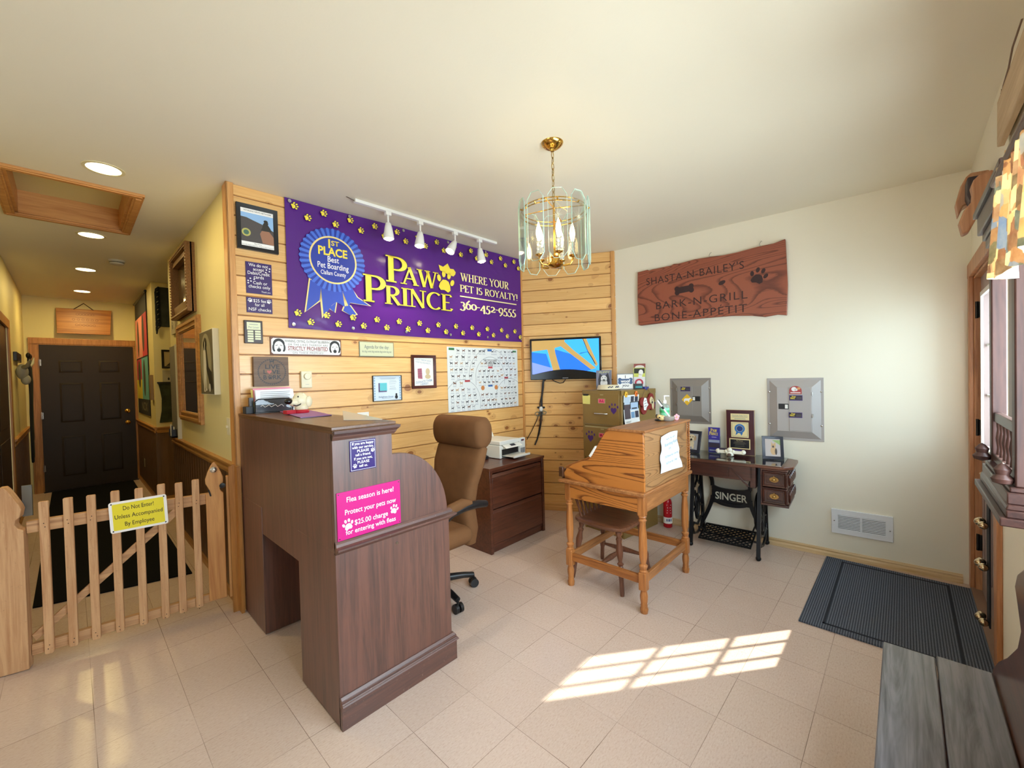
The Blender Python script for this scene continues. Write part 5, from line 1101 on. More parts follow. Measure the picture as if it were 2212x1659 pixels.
def iron_side(x):
    b = B(); tb = lambda pts, r=.009: b.tube([(x, y, z) for y, z in pts], r, 8)
    for y0, y1 in ((-.425, -.315), (-.030, -.125)):
        b.hexa([(x - .014, y0 - .014, .03), (x + .014, y0 - .014, .03), (x - .014, y0 + .014, .03), (x + .014, y0 + .014, .03), (x - .012, y1 - .013, .726), (x + .012, y1 - .013, .726), (x - .012, y1 + .013, .726), (x + .012, y1 + .013, .726)])
        b.ell((x, y0, .020), (.020, .022, .020), 12)
    b.box(x - .012, x + .012, -.33, -.11, .700, .726)
    tb([(-.405, .14), (-.33, .17), (-.22, .13), (-.12, .17), (-.05, .14)], .011); tb([(-.40, .20), (-.33, .08), (-.225, .055), (-.12, .08), (-.055, .20)], .010)
    tb([(-.345, .55), (-.29, .48), (-.225, .53), (-.16, .48), (-.11, .55)]); tb([(-.33, .66), (-.26, .60), (-.225, .52), (-.19, .60), (-.12, .66)])
    tb([(-.225 + .050 * math.cos(k * PI / 8), .29 + .11 * math.sin(k * PI / 8)) for k in range(17)], .010); tb([(-.225, .18), (-.225, .40)], .008)
    tb([(-.27, .29), (-.34, .36), (-.33, .45), (-.28, .44), (-.27, .39)]); tb([(-.18, .29), (-.11, .36), (-.12, .45), (-.17, .44), (-.18, .39)])
    tb([(-.27, .29), (-.37, .27), (-.38, .20)]); tb([(-.18, .29), (-.08, .27), (-.07, .20)])
    b.ell((x, -.225, .29), (.012, .030, .055), 12)
    return b
for x in (.25, .755): iron_side(x).build('iron_leg', IRON, t, smooth=.9)
b = B(); BY = -.075
def rib(pts, w=.015): 
    L_, R_ = [], []
    for i, (x, z) in enumerate(pts):
        a = pts[max(0, i - 1)]; c = pts[min(len(pts) - 1, i + 1)]; dx, dz = c[0] - a[0], c[1] - a[1]; q_ = math.hypot(dx, dz); L_.append((x - dz / q_ * w, z + dx / q_ * w)); R_.append((x + dz / q_ * w, z - dx / q_ * w))
    b.rings([[(L_[i][0], BY - .012, L_[i][1]), (L_[i][0], BY + .006, L_[i][1]), (R_[i][0], BY + .006, R_[i][1]), (R_[i][0], BY - .012, R_[i][1])] for i in range(len(pts))])
def qbez(p0, p1, p2, n=10): return [((1 - k / n) ** 2 * p0[0] + 2 * (1 - k / n) * k / n * p1[0] + (k / n) ** 2 * p2[0], (1 - k / n) ** 2 * p0[1] + 2 * (1 - k / n) * k / n * p1[1] + (k / n) ** 2 * p2[1]) for k in range(n + 1)]
XM = .4925
for s_ in (-1, 1):
    X = lambda d: XM + s_ * d
    rib(qbez((X(.235), .590), (X(.145), .575), (X(.150), .455))); rib(qbez((X(.150), .365), (X(.150), .30), (X(.245), .10)))
    rib(qbez((X(.150), .455), (X(.11), .425), (X(.0), .428))); rib(qbez((X(.150), .345), (X(.11), .300), (X(.0), .300)))
b.build('iron_brace', IRON, t, smooth=.8)
B().prism([(XM - .16, .305), (XM + .16, .305), (XM + .155, .440), (XM - .155, .440)], BY - .004, BY + .004, 'y').build('name_panel', IRON, t)
B().text('SINGER', XM, .372, .090, BY - .0125, width=.255, bold=.018).build('lettering', mat('cutout_pale', (206, 204, 186), .6), t)
b = B().frame(XM - .20, XM + .20, -.06, .20, .012, -.006, .006)
for k in range(-9, 10):
    x = XM + .045 * k
    for sg in (-1, 1):
        x0, x1 = x - .13 * sg, x + .13 * sg; pts = []
        for m_ in range(9):
            u = x0 + (x1 - x0) * m_ / 8; v = -.06 + .26 * m_ / 8
            if XM - .195 <= u <= XM + .195: pts.append((u, 0, v))
        if len(pts) > 1: b.tube(pts, .006, 5)
b.xf(Matrix.Translation((0, -.23, .085)) @ Matrix.Rotation(math.radians(-78), 4, 'X') @ Matrix.Translation((0, 0, -.07)))
b.build('treadle', IRON, t)
B().tube([(.27, -.235, .075), (.74, -.235, .075)], .009).tube([(.27, -.235, .075), (.265, -.235, .11), (.30, -.235, .10)], .010).build('treadle_rod', IRON, t)
b = B().tube([(.725, -.215 + .135 * math.cos(k * PI / 14), .33 + .15 * math.sin(k * PI / 14)) for k in range(28)], .011, 8, closed=True)
for k in range(4): b.tube([(.725, -.215, .33), (.725, -.215 + .13 * math.cos(k * PI / 2 + .4), .33 + .145 * math.sin(k * PI / 2 + .4))], .007)
b.lathe([(.018, .70), (.018, .75)], (0, -.215, .33), 'x', 12); b.build('drive_wheel', IRON, t, smooth=.9)
B().tube([(.725, -.215, .33), (.70, -.225, .20), (.66, -.23, .085)], .006).build('pitman_rod', IRON, t)
t = wthing(on_white(.600), .753, 'glass_sheet', 'sheet of glass covering the antique sewing table top', 'glass sheet')
B().box(-.01, .915, -.425, -.03, 0, .006).build('glass', thin_glass('greenish_glass', (.80, .86, .84), 3.0), t, bevel=.001)
ZS = .760
def stand_frame(s, out, name, label, w, h, fw, fm, pm, rot, leanb=.05):
    p, a = on_white(s, out); t = thing(name, label, 'picture frame', (p.x, p.y, ZS), a + rot)
    def sh(b): 
        for v in b.bm.verts: v.co.y += v.co.z * leanb / h
        return b
    sh(B().frame(0, w, 0, h, fw, -.016, 0, inner=-.010)).build('frame', fm, t, bevel=.0015)
    sh(B().box(fw * .9, w - fw * .9, -.008, -.001, fw * .9, h - fw * .9)).build('photo', pm, t)
    B().hexa([(w * .4, .0, h * .6), (w * .6, .0, h * .6), (w * .4, leanb, h * .6), (w * .6, leanb, h * .6), (w * .4, .09, 0), (w * .6, .09, 0), (w * .4, .095, 0), (w * .6, .095, 0)][4:] + [(w * .4, leanb * .6, h * .6), (w * .6, leanb * .6, h * .6), (w * .4, leanb * .6 + .005, h * .6), (w * .6, leanb * .6 + .005, h * .6)]).build('easel', BLACK, t)
    return t, sh
NAVYF = mat('navy_black_frame', (22, 26, 44), .3)
t, sh = stand_frame(.70, .16, 'photo_frame', 'black framed photo of a pale retriever beside the oak desk', .175, .190, .026, NAVYF, mat('photo_grey', (160, 162, 168), .4), math.radians(-12))
sh(B().disc((.088, .125), .036, .032, -.0086, 20).disc((.088, .078), .030, .030, -.0086, 18).disc((.07, .05), .010, .018, -.0086, 12).disc((.108, .05), .010, .018, -.0086, 12)).build('print_dog', mat('retriever', (222, 206, 172), .5), t)
sh(B().disc((.053, .125), .011, .022, -.0090, 12).disc((.122, .125), .011, .022, -.0090, 12)).build('print_ears', mat('retriever_ear', (176, 150, 116), .5), t)
sh(B().disc((.075, .135), .005, .005, -.0094, 10).disc((.10, .135), .005, .005, -.0094, 10).disc((.087, .112), .010, .009, -.0094, 12)).build('print_face', LETTERK, t)
t, sh = stand_frame(1.352, .17, 'photo_frame', 'dark blue framed shepherd dog photo at the right end of the sewing table', .150, .180, .022, NAVYF, mat('photo_warm', (178, 166, 160), .4), math.radians(14))
sh(B().flat([(.07, .150), (.128, .150), (.128, .110), (.10, .13)], -.0084)).build('print_grass', mat('photo_green', (140, 166, 96), .5), t)
sh(B().disc((.080, .105), .017, .016, -.0088, 16).flat([(.066, .112), (.064, .136), (.076, .120)], -.0088).flat([(.084, .12), (.096, .136), (.096, .110)], -.0088).disc((.080, .065), .022, .032, -.0088, 16)).build('print_dog', mat('shepherd_tan', (196, 158, 112), .5), t)
sh(B().disc((.078, .098), .007, .009, -.0092, 10).disc((.097, .06), .008, .026, -.0092, 12)).build('print_dark', mat('shepherd_dark', (66, 52, 44), .5), t)
p, a = on_white(.925, .13)
t = thing('brochure_holder', 'clear stand with purple kennel brochures between photo and plaque', 'brochure holder', (p.x, p.y, ZS), a)
B().box(0, .100, -.004, .030, 0, .004).box(0, .002, -.004, .030, 0, .150).box(.098, .100, -.004, .030, 0, .150).box(.0, .10, -.006, -.004, 0, .12).build('clear_holder', GLASS, t)
B().box(.003, .097, .0, .014, .004, .228).build('brochures', mat('brochure_purple', (66, 60, 150), .3), t)
b = B(); roman(b, 'PAW', .022, .188, .030, -.0008, .024, .85, .18, .07); roman(b, 'PRINCE', .012, .160, .030, -.0008, .022, .80, .18, .07); b.build('lettering', PRTY, t)
B().box(.006, .094, -.0009, -.0001, .095, .118).box(.012, .09, -.0009, -.0001, .02, .03).box(.03, .07, -.0009, -.0001, .14, .144).build('print_bands', mat('brochure_pale', (196, 190, 220), .4), t)
B().box(.006, .094, -.0009, -.0001, .05, .09).build('print_photo', mat('brochure_photo', (84, 66, 84), .4), t)
p, a = on_white(1.068, .075)
t = thing('award_plaque', 'tall maroon award plaque with gold plates standing on the sewing table', 'plaque', (p.x, p.y, ZS), a)
B().box(0, .216, -.018, 0, 0, .385).build('board', mat('plaque_maroon', (70, 26, 34), .3), t, bevel=.004)
B().frame(-.002, .218, -.002, .387, .006, -.016, .001).build('edge', mat('plaque_edge', (186, 156, 110), .35), t)
GOLD = mat('pale_gold_plate', (232, 216, 160), .3)
B().box(.035, .178, -.020, -.018, .300, .355).box(.038, .172, -.020, -.018, .150, .282).box(.022, .184, -.020, -.018, .050, .138).build('gold_plate', GOLD, t)
B().frame(.046, .164, .158, .274, .002, -.0206, -.0198).box(.048, .166, -.0206, -.0198, .325, .328).build('plate_lines', GREYL, t)
B().text('Peninsula Daily News', .107, .339, .016, -.0206, width=.12).box(.065, .15, -.0207, -.0203, .310, .3135).build('lettering', mat('plate_teal', (90, 140, 150), .4), t)
B().ringflat((.105, .226), .026, .040, -.0207, 32).flat([(.078, .195), (.072, .168), (.088, .180), (.095, .195)], -.0207).flat([(.105, .19), (.118, .166), (.128, .184), (.125, .2)], -.0207).build('ribbon_print', mat('plaque_blue', (52, 116, 180), .4), t)
B().disc((.105, .226), .024, .024, -.0208, 24).build('ribbon_center', mat('plaque_navy', (30, 62, 120), .4), t)
B().box(.030, .176, -.0206, -.0198, .058, .130).build('black_plate', mat('plate_black', (22, 24, 34), .3), t)
B().text('Paw Prince', .103, .120, .011, -.0212).build('plate_text', GOLD, t)
b = B()
for z, w in ((.106, .08), (.096, .10), (.086, .07), (.072, .075)): b.box(.103 - w / 2, .103 + w / 2, -.0214, -.0206, z, z + .0025)
b.build('plate_small_print', mat('plate_dim_text', (120, 116, 96), .4), t)
p, a = on_white(1.008, .215)
t = thing('card_holder', 'cream bone shaped card holder with a little dog head in front of the plaque', 'card holder', (p.x, p.y, ZS), a + math.radians(4))
BONEW = mat('bone_cream', (238, 232, 212), .35)
B().box(.015, .215, -.02, .022, .026, .052).ell((.02, 0, .040), (.020, .024, .020)).ell((.21, 0, .040), (.020, .024, .020)).build('bone_tray', BONEW, t, smooth=1)
B().box(.03, .095, -.012, .018, .05, .064).build('card_stack', mat('dark_cards', (56, 44, 60), .4), t); B().box(.13, .20, -.012, .018, .05, .062).build('card_stack', PURPLE, t)
B().ell((.112, -.022, .028), (.028, .024, .026)).ell((.112, -.030, .058), (.022, .018, .020)).ell((.085, -.028, .045), (.012, .012, .016)).ell((.14, -.028, .045), (.012, .012, .016)).ell((.112, 0, .012), (.030, .030, .012)).build('dog_head', BONEW, t, smooth=3)
B().ell((.112, -.046, .020), (.016, .010, .012)).build('mouth', mat('holder_brown', (96, 70, 56), .4), t, smooth=3)
# ------------------------------------------------------------------ things on the white wall
CED = oak('carved_cedar', (152, 82, 58), (104, 50, 36), 'x', 15, .4)
t = wthing(on_white(.266), 1.93, 'wooden_sign', 'reddish live-edge cedar plank sign carved with words, bone and paw, on white wall', 'sign')
P = [(0, .045), (.02, .035), (.3, .040), (.62, .045), (.85, .040), (1.0, .025), (1.10, .003), (1.19, .012), (1.253, .000), (1.262, .25), (1.250, .618), (1.17, .600), (1.05, .597), (.90, .583), (.80, .580), (.68, .588), (.55, .592), (.40, .580), (.36, .586), (.33, .575), (.15, .572), (.11, .566), (.105, .578), (0, .570), (-.006, .3)]
B().prism(P, -.050, -.008, 'y').build('plank', CED, t, bevel=.004)
CAR = mat('carved_dark', (54, 28, 28), .6)
b = B().text("SHASTA-N-BAILEY'S", .520, .458, .098, -.0506, width=.86, rot=.01, bold=-.002, sp=1.1).text('BARK-N-GRILL', .575, .205, .100, -.0506, width=.79, sp=1.15, bold=-.002).text('BONE-APPÉTIT', .565, .090, .100, -.0506, width=.80, sp=1.15, bold=-.004)
b.paw(1.055, .345, .078, -.0507, -.35).disc((.775, .340), .030, .018, -.0507, 14, .4); bone(b, .450, .330, .175, .085, -.0508, -.0502, .06); b.build('carving', CAR, t)
for x, z in ((.668, .592), (1.065, .605)): B().lathe([(.006, -.03), (.006, -.02)], (x, 0, z), 'y', 8).tube([(x, -.028, z - .005), (x, -.028, z + .018), (x + .006, -.022, z + .034), (x + .014, -.012, z + .042)], .0028).build('hook', STEEL, t)
PNL = mat('grey_panel_enamel', (142, 134, 126), .4); PNL2 = mat('light_panel_enamel', (174, 168, 164), .4)
def breaker(place, z, label, w, h, m, mirror):
    t = wthing(place, z, 'breaker_panel', label, 'breaker panel')
    X = (lambda a, c: (w - c, w - a)) if mirror else (lambda a, c: (a, c))
    B().box(0, w, -.006, 0, 0, h).frame(.018, w - .018, .018, h - .018, .055, -.006, -.005, inner=-.036).build('cover', m, t, bevel=.003)
    B().box(.071, w - .071, -.038, -.004, .071, h - .071).build('door', m, t, bevel=.004)
    x0, x1 = X(.078, .078 + (w - .16) * .66); B().box(x0, x1, -.041, -.037, .080, h - .080).build('door_leaf', m, t, bevel=.002)
    x0, x1 = X(w - .155, w - .085); B().box(x0, x1, -.0405, -.037, h * .50, h * .50 + .045).build('latch', BLACK, t, bevel=.002)
    x0, x1 = X(w - .150, w - .130) if not mirror else X(w - .150, w - .130); B().box(x0, x1, -.0415, -.040, h * .50 + .006, h * .50 + .038).build('latch_tab', WHITE, t)
    b = B()
    for sx in (.015, w - .015):
        for sz in (h * .25, h * .78): b.lathe([(.007, -.006), (.007, -.010), (0, -.012)], (sx, 0, sz), 'y', 10)
    b.build('screw', STEEL, t)
    b = B()
    for sz in (h * .38, h * .72): x0, x1 = X(.066, .074); b.box(x0, x1, -.044, -.036, sz, sz + .030)
    b.build('hinge', STEEL, t); return t
breaker(on_white(.556), 1.000, 'darker grey breaker panel cover with a yellow diamond sticker, left on the white wall', .368, .427, PNL, False)
breaker(on_white(1.368), .905, 'larger pale grey breaker panel cover with purple stickers, right on the white wall', .385, .510, PNL2, True)
def sticker(s, z, label, w, h, m, out=-.0416, name='sticker'):
    t = wthing(on_white(s, -out), z, name, label, 'sticker'); B().box(0, w, -.0006, 0, 0, h).build('print', m, t); return t
STP = mat('sticker_purple', (70, 52, 110), .4)
def kennel_sticker(s, z, label, w=.092, h=.044):
    t = sticker(s, z, label, w, h, STP)
    B().box(.004, w - .004, -.0009, -.0005, .007, h - .006).build('dark_band', mat('sticker_dark', (46, 36, 46), .4), t)
    b = B(); roman(b, 'PAW', .018, h * .55, .015, -.0012, .012, .85, .2, .09); roman(b, 'PRINCE', .008, h * .28, .014, -.0012, .011, .72, .2, .09); b.build('lettering', PRTY, t)
    b = B()
    for k in range(3): b.box(w * .55, w * .93, -.0012, -.0008, h * (.30 + .15 * k), h * (.33 + .15 * k))
    b.build('small_print', GREYL, t)
kennel_sticker(.665, 1.305, 'purple kennel sticker on the left breaker panel', .088, .042)
kennel_sticker(1.528, 1.232, 'upper purple kennel sticker on the right breaker panel', .090, .044)
kennel_sticker(1.523, 1.092, 'lower purple kennel sticker on the right breaker panel', .092, .044)
t = sticker(.674, 1.168, 'yellow diamond road-sign sticker with a white animal on the left breaker panel', .001, .001, mat('sticker_yellow', (240, 190, 40), .4))
c0 = (.050, .058)
B().flat([(c0[0] - .050, c0[1]), (c0[0], c0[1] - .054), (c0[0] + .050, c0[1]), (c0[0], c0[1] + .054)], -.0008).build('diamond', MATS['sticker_yellow'], t)
B().flat([(c0[0] - .030, .058), (c0[0] - .028, .036), (c0[0] - .02, .036), (c0[0] - .018, .048), (c0[0] + .008, .048), (c0[0] + .010, .036), (c0[0] + .018, .036), (c0[0] + .020, .055), (c0[0] + .038, .074), (c0[0] + .030, .078), (c0[0] + .012, .070), (c0[0] - .022, .070)], -.0012).build('animal', LETTERW, t)
t = sticker(1.529, 1.285, 'red arched sticker with a white dog at the top of the right breaker panel', .001, .001, mat('sticker_red', (170, 62, 60), .4))
B().flat([(0, 0)] + [(.042 + .042 * math.cos(a), .030 + .036 * math.sin(a)) for a in [PI - PI * k / 12 for k in range(13)]][::1] + [(.084, 0)], -.0008).build('arch', MATS['sticker_red'], t)
B().disc((.032, .040), .018, .018, -.0012, 14).disc((.045, .035), .012, .010, -.0012, 12).box(.008, .076, -.0012, -.0008, .008, .014).build('dog', LETTERW, t)
B().disc((.064, .046), .012, .010, -.0012, 12).build('orange_dog', mat('sticker_orange', (210, 150, 90), .4), t)
t = wthing(on_white(1.792), .197, 'wall_heater', 'white louvred wall heater grille low on the white wall', 'heater')
HW, HH = .360, .190
B().frame(0, HW, 0, HH, .042, -.014, 0, inner=-.010).box(HW / 2 - .006, HW / 2 + .006, -.010, -.002, .03, HH - .03).build('grille_frame', mat('heater_white', (232, 234, 236), .35), t, bevel=.003)
B().box(.03, HW - .03, -.003, -.001, .03, HH - .03).build('dark_opening', mat('heater_dark', (26, 28, 32), .6), t)
b = B()
for k in range(11):
    z = .036 + .0116 * k; b.hexa([(.042, -.012, z), (HW - .042, -.012, z), (.042, -.004, z + .005), (HW - .042, -.004, z + .005), (.042, -.012, z + .0012), (HW - .042, -.012, z + .0012), (.042, -.004, z + .0062), (HW - .042, -.004, z + .0062)])
b.build('louvre', MATS['heater_white'], t)
B().lathe([(.005, -.014), (.005, -.016), (0, -.017)], (.018, 0, .10), 'y', 10).lathe([(.005, -.014), (.005, -.016), (0, -.017)], (HW - .018, 0, .085), 'y', 10).build('screw', STEEL, t)
# door mat
def mat_ribs():
    t = NT('ribbed_mat'); tc = t.n('ShaderNodeTexCoord'); sp = t.n('ShaderNodeSeparateXYZ'); t.l(tc.outputs['Object'], sp.inputs[0])
    r = t.math('SINE', t.math('MULTIPLY', sp.outputs[1], 2 * PI / .0115)); n = t.noise(t.coord((1, 3, 1)), 120, 2)
    f = t.math('ADD', t.math('MULTIPLY', r, .25), t.math('MULTIPLY', n, .6))
    t.base(t.ramp(f, [(.1, srgb(62, 66, 76)), (.6, srgb(112, 118, 130))])); t.set(Roughness=.95); t.b.inputs['Specular IOR Level'].default_value = .15; t.bump(r, .35, .002); return t.m
t = thing('door_mat', 'charcoal ribbed door mat in front of the glazed front door', 'mat', (2.895, -.315, 0))
B().prism([(0, 0), (1.140, 0), (1.150, .765), (.005, .775)], .001, .010, 'z').build('carpet', mat_ribs(), t)
MB = mat('mat_border', (52, 55, 62), .95, spec=.1)
B().box(.055, 1.10, .100, .112, .0098, .0125).box(.055, 1.10, .655, .667, .0098, .0125).box(.055, .066, .10, .667, .0098, .0125).box(1.085, 1.096, .10, .667, .0098, .0125).build('border_groove', MB, t)
# ------------------------------------------------------------------ hall: gate
GWD = wood('raw_gate_wood', (206, 162, 118), (176, 126, 84), 'z', 22, .7, 1.6, wear=(150, 110, 80)); GWX = wood('raw_gate_rail', (200, 156, 112), (160, 116, 80), 'x', 22, .7, 1.6, wear=(140, 108, 86)); GPW = wood('gate_post_wood', (208, 152, 92), (164, 102, 52), 'z', 12, .55, 2.2)
GA = math.atan2(-.25, 1.12)
t = thing('picket_gate', 'low raw wood picket gate across the hall entrance with a yellow notice', 'gate', (-.42, 3.45, 0), GA)
B().hexa([(.245, .0, .714), (1.10, .0, .724), (.245, .034, .714), (1.10, .034, .724), (.245, .0, .778), (1.10, .0, .790), (.245, .034, .778), (1.10, .034, .790)]).build('rail', GWX, t, bevel=.003)
B().hexa([(.245, .0, .057), (1.10, .0, .098), (.245, .034, .057), (1.10, .034, .098), (.245, .0, .117), (1.10, .0, .146), (.245, .034, .117), (1.10, .034, .146)]).build('rail', GWX, t, bevel=.003)
B().hexa([(.246, .004, .165), (.262, .004, .130), (.246, .030, .165), (.262, .030, .130), (.86, .004, .730), (.88, .004, .690), (.86, .030, .730), (.88, .030, .690)]).build('brace', GWX, t, bevel=.002)
for d, zt, zb in ((.833, .878, .052), (.741, .880, .056), (.650, .878, .060), (.551, .884, .066), (.448, .882, .070), (.347, .889, .074), (.264, .884, .080), (.182, .890, .087)):
    u = 1.148 - d
    p = B().prism([(u - .0185, zb + .006), (u - .012, zb), (u + .012, zb), (u + .0185, zb + .006), (u + .0185, zt - .004), (u + .015, zt), (u - .015, zt), (u - .0185, zt - .004)], -.019, -.001, 'y').build('picket', GWD, t, bevel=.002)
    b = B()
    for z in (.08, .10, .74, .76): b.disc((u + .004 * math.sin(z * 90 + d * 50), z), .0028, .0028, -.0196, 8)
    b.build('nail_hole', mat('nail_dark', (70, 46, 32), .6), p)
u0, u1 = 1.016, 1.108; um = (u0 + u1) / 2
def gothic(u0, u1, z0, zs): 
    um = (u0 + u1) / 2; w = (u1 - u0) / 2
    half = [(w, z0), (w, zs), (w * .72, zs + .012), (w * .60, zs + .03), (w * .78, zs + .05), (w, zs + .07), (w * 1.02, zs + .10), (w * .75, zs + .14), (w * .38, zs + .18), (w * .12, zs + .20)]
    return [(um + a, z) for a, z in half] + [(um - a, z) for a, z in half[::-1]]
B().prism(gothic(u0, u1, .11, .785), -.022, -.001, 'y').build('end_picket', GPW, t, bevel=.003)
B().lathe([(.0, -.022), (.017, -.022), (.019, -.030), (.010, -.036), (0, -.037)], (um - .002, 0, .940), 'y', 16).build('latch_plate', STEEL, t)
B().lathe([(.014, -.024), (.016, -.040), (0, -.042)], (u1 - .004, 0, .835), 'y', 14).tube([(um - .03, -.024, .815), (um - .02, -.028, .775)], .004).build('latch_ring', BLACK, t)
t = thing('gate_post', 'wide raw wood gate post with a pointed notched top at the left hall wall', 'post', (-.42, 3.45, 0), GA)
w0, w1 = .100, .243
P = [(w0, .004), (w1, .004), (w1, .742), (w1 - .018, .752), (w1 - .030, .775), (w1 - .026, .798), (w1 - .012, .812), (w1 - .005, .85), (w1 - .012, .875), (w1 - .048, .955), (w1 - .062, .975), (w0 + .06, .975)]
P += [(w0 + .045, .955), (w0 + .010, .875), (w0 + .004, .85), (w0 + .012, .812), (w0 + .026, .798), (w0 + .030, .775), (w0 + .018, .752), (w0, .742)]
B().prism(P, -.030, .03, 'y').build('post_board', GWD, t, bevel=.003)
B().box(.0, .11, .0, .035, .70, .78).box(.0, .11, .0, .035, .06, .12).build('wall_cleat', GWX, t)
B().box(.225, .262, .036, .046, .80, .965).build('hinge_plate', mat('galvanised', (120, 122, 120), .4, .8), t)
t = thing('jamb_board', 'upright raw wood latch board beside the gate at the pine corner', 'board', (-.42, 3.45, 0), GA)
B().box(1.122, 1.148, -.006, .034, .095, .885).build('latch_board', GPW, t, bevel=.003); B().box(1.148, 1.168, -.003, .05, .02, .900).build('back_board', GPW, t, bevel=.003)
t = thing('notice_sign', 'yellow notice reading Do Not Enter Unless Accompanied By Employee on the picket gate', 'sign', (-.42, 3.45, 0), GA)
R2 = Matrix.Translation((.700, 0, .735)) @ Matrix.Rotation(math.radians(-2.0), 4, 'Y')
def rr(w, h, r, n=5):
    P = []
    for sx, sz, a0 in ((1, -1, -90), (1, 1, 0), (-1, 1, 90), (-1, -1, 180)):
        for k in range(n + 1):
            a = math.radians(a0 + 90 * k / n); P.append((sx * (w / 2 - r) + r * math.cos(a), sz * (h / 2 - r) + r * math.sin(a)))
    return P
B().prism(rr(.256, .178, .012), -.026, -.0205, 'y').xf(R2).build('white_board', LETTERW, t)
B().flat(rr(.228, .152, .006), -.0264).xf(R2).build('yellow_panel', mat('notice_yellow', (236, 220, 48), .45), t)
B().text('Do Not Enter!', 0, .046, .034, -.0268, width=.135, bold=.006).text('Unless Accompanied', 0, .0, .034, -.0268, width=.212, bold=.006).text('By Employee', 0, -.046, .034, -.0268, width=.130, bold=.006).xf(R2).build('lettering', LETTERK, t)
b = B()
for x in (-.116, .116):
    for z in (-.078, .078): b.disc((x, z), .004, .004, -.0268, 10)
b.xf(R2).build('screw', LETTERK, t)
# ------------------------------------------------------------------ hall walls
t = thing('runner_rug', 'long black runner rug on the hall floor behind the gate', 'rug', (0, 0, 0))
B().prism([(-.215, 4.285), (.615, 4.075), (.640, 8.80), (-.215, 8.80)], .001, .010, 'z').build('carpet', mat('black_carpet', (20, 20, 22), .95, spec=.1, noise=.3, nscale=90), t)
# dog canvas
t = wthing(on_hall(3.955), 1.408, 'canvas_print', 'canvas print of a black and white dog near the pine wall corner', 'picture')
B().box(0, .425, -.038, 0, 0, .470).build('canvas', mat('canvas_cream', (226, 220, 200), .6), t, bevel=.002)
y = -.0385
def vgrad(b, x0, x1, z0, z1): return b.flat([(x0, z0), (x1, z0), (x1, z1), (x0, z1)], y)
vgrad(B(), 0.004, .421, .004, .466).build('print_sepia', mat('canvas_sepia', (96, 88, 66), .5), t)
B().disc((.20, .24), .17, .21, y - .0004, 28).build('print_glow', mat('canvas_glow', (150, 142, 112), .5), t)
B().flat([(.13, .26), (.16, .36), (.20, .37), (.24, .32), (.28, .20), (.37, .16), (.40, .05), (.36, .03), (.30, .06), (.26, .12), (.20, .20)], y - .0008).disc((.19, .375), .055, .045, y - .0008, 18).disc((.15, .365), .02, .035, y - .0008, 12, .4).build('print_dog_black', mat('canvas_black', (26, 25, 24), .5), t)
B().flat([(.13, .33), (.20, .33), (.215, .22), (.19, .05), (.215, .03), (.17, .025), (.165, .12), (.14, .04), (.165, .02), (.11, .02), (.115, .13)], y - .0012).disc((.180, .355), .012, .04, y - .0012, 12).disc((.30, .05), .025, .03, y - .0012, 12).build('print_dog_white', mat('canvas_white', (216, 210, 190), .5), t)
# mirror
t = wthing(on_hall(5.005), 1.158, 'wall_mirror', 'rectangular wall mirror in a pale pine frame on the hall wall', 'mirror')
B().frame(0, .915, 0, .885, .085, -.026, 0, inner=-.018).frame(.02, .895, .02, .865, .02, -.036, -.02).frame(.066, .849, .066, .819, .012, -.030, -.01).build('frame', HALLTRIM, t, bevel=.002)
B().box(.07, .845, -.010, -.001, .07, .815).build('mirror_glass', mat('mirror_silver', (232, 232, 226), .02, 1.0), t)
# ornate picture
t = wthing(on_hall(4.985), 2.085, 'framed_picture', 'tall gilt-brown ornate framed painting above the hall mirror', 'picture frame')
ORN = mat('antique_gilt', (128, 92, 56), .4, .35, noise=.3, nscale=120)
b = B().frame(0, .76, 0, .565, .10, -.03, 0, inner=-.055).frame(.0, .76, 0, .565, .03, -.062, -.02)
for k in range(30):
    for z in (.012, .553): b.ell((.012 + .0255 * k, -.060, z), (.011, .010, .011), 8)
for k in range(22):
    for x in (.012, .748): b.ell((x, -.060, .015 + .0255 * k), (.011, .010, .011), 8)
b.build('frame', ORN, t, smooth=.9)
B().box(.09, .67, -.016, -.002, .09, .475).build('painting', mat('old_painting', (62, 50, 28), .12, noise=.5, nscale=9), t)
# small plaque, growth chart, card rack, switch
t = plate(on_hall(5.335), 1.985, 'plaque', 'small speckled stone-look plaque between growth chart and ornate frame', 'plaque', .205, .150, mat('plaque_stone', (176, 166, 140), .6, noise=.25, nscale=60), .022)
B().paw(.10, .078, .045, -.0226).build('print', mat('plaque_print', (110, 100, 84), .6), t)
t = plate(on_hall(5.565), .960, 'growth_chart', 'tall grey growth chart ruler board at the end of the hall wall', 'ruler', .455, .915, mat('chart_grey', (122, 118, 112), .5), .012)
B().box(.435, .457, -.030, 0, 0, .915).build('white_edge', mat('chart_edge', (206, 204, 196), .5), t)
b = B()
for k in range(44): b.box(.0, .050 if k % 5 == 0 else .028, -.0126, -.012, .02 + .02 * k, .0225 + .02 * k)
for k in range(44): b.box(.40 if k % 5 == 0 else .415, .435, -.0126, -.012, .02 + .02 * k, .0225 + .02 * k)
b.build('tick_marks', LETTERK, t)
b = B()
for z, x in ((.33, .34), (.55, .34)): b.box(x, x + .07, -.016, -.012, z, z + .07)
b.build('blue_tag', mat('tag_teal', (60, 96, 110), .5), t)
t = wthing(on_hall(5.42, .014), .962, 'card_rack', 'small rack of black and white cards at the foot of the growth chart', 'card rack')
B().box(0, .15, -.045, 0, 0, .012).box(0, .004, -.045, 0, 0, .08).box(.146, .15, -.045, 0, 0, .08).build('rack', BLACK, t)
for k, x in enumerate((.010, .055, .100)): B().box(x, x + .040, -.036 + .006 * k, -.032 + .006 * k, .012, .125 - .01 * k).build('card', (LETTERW, BLACK, LETTERW)[k], t)
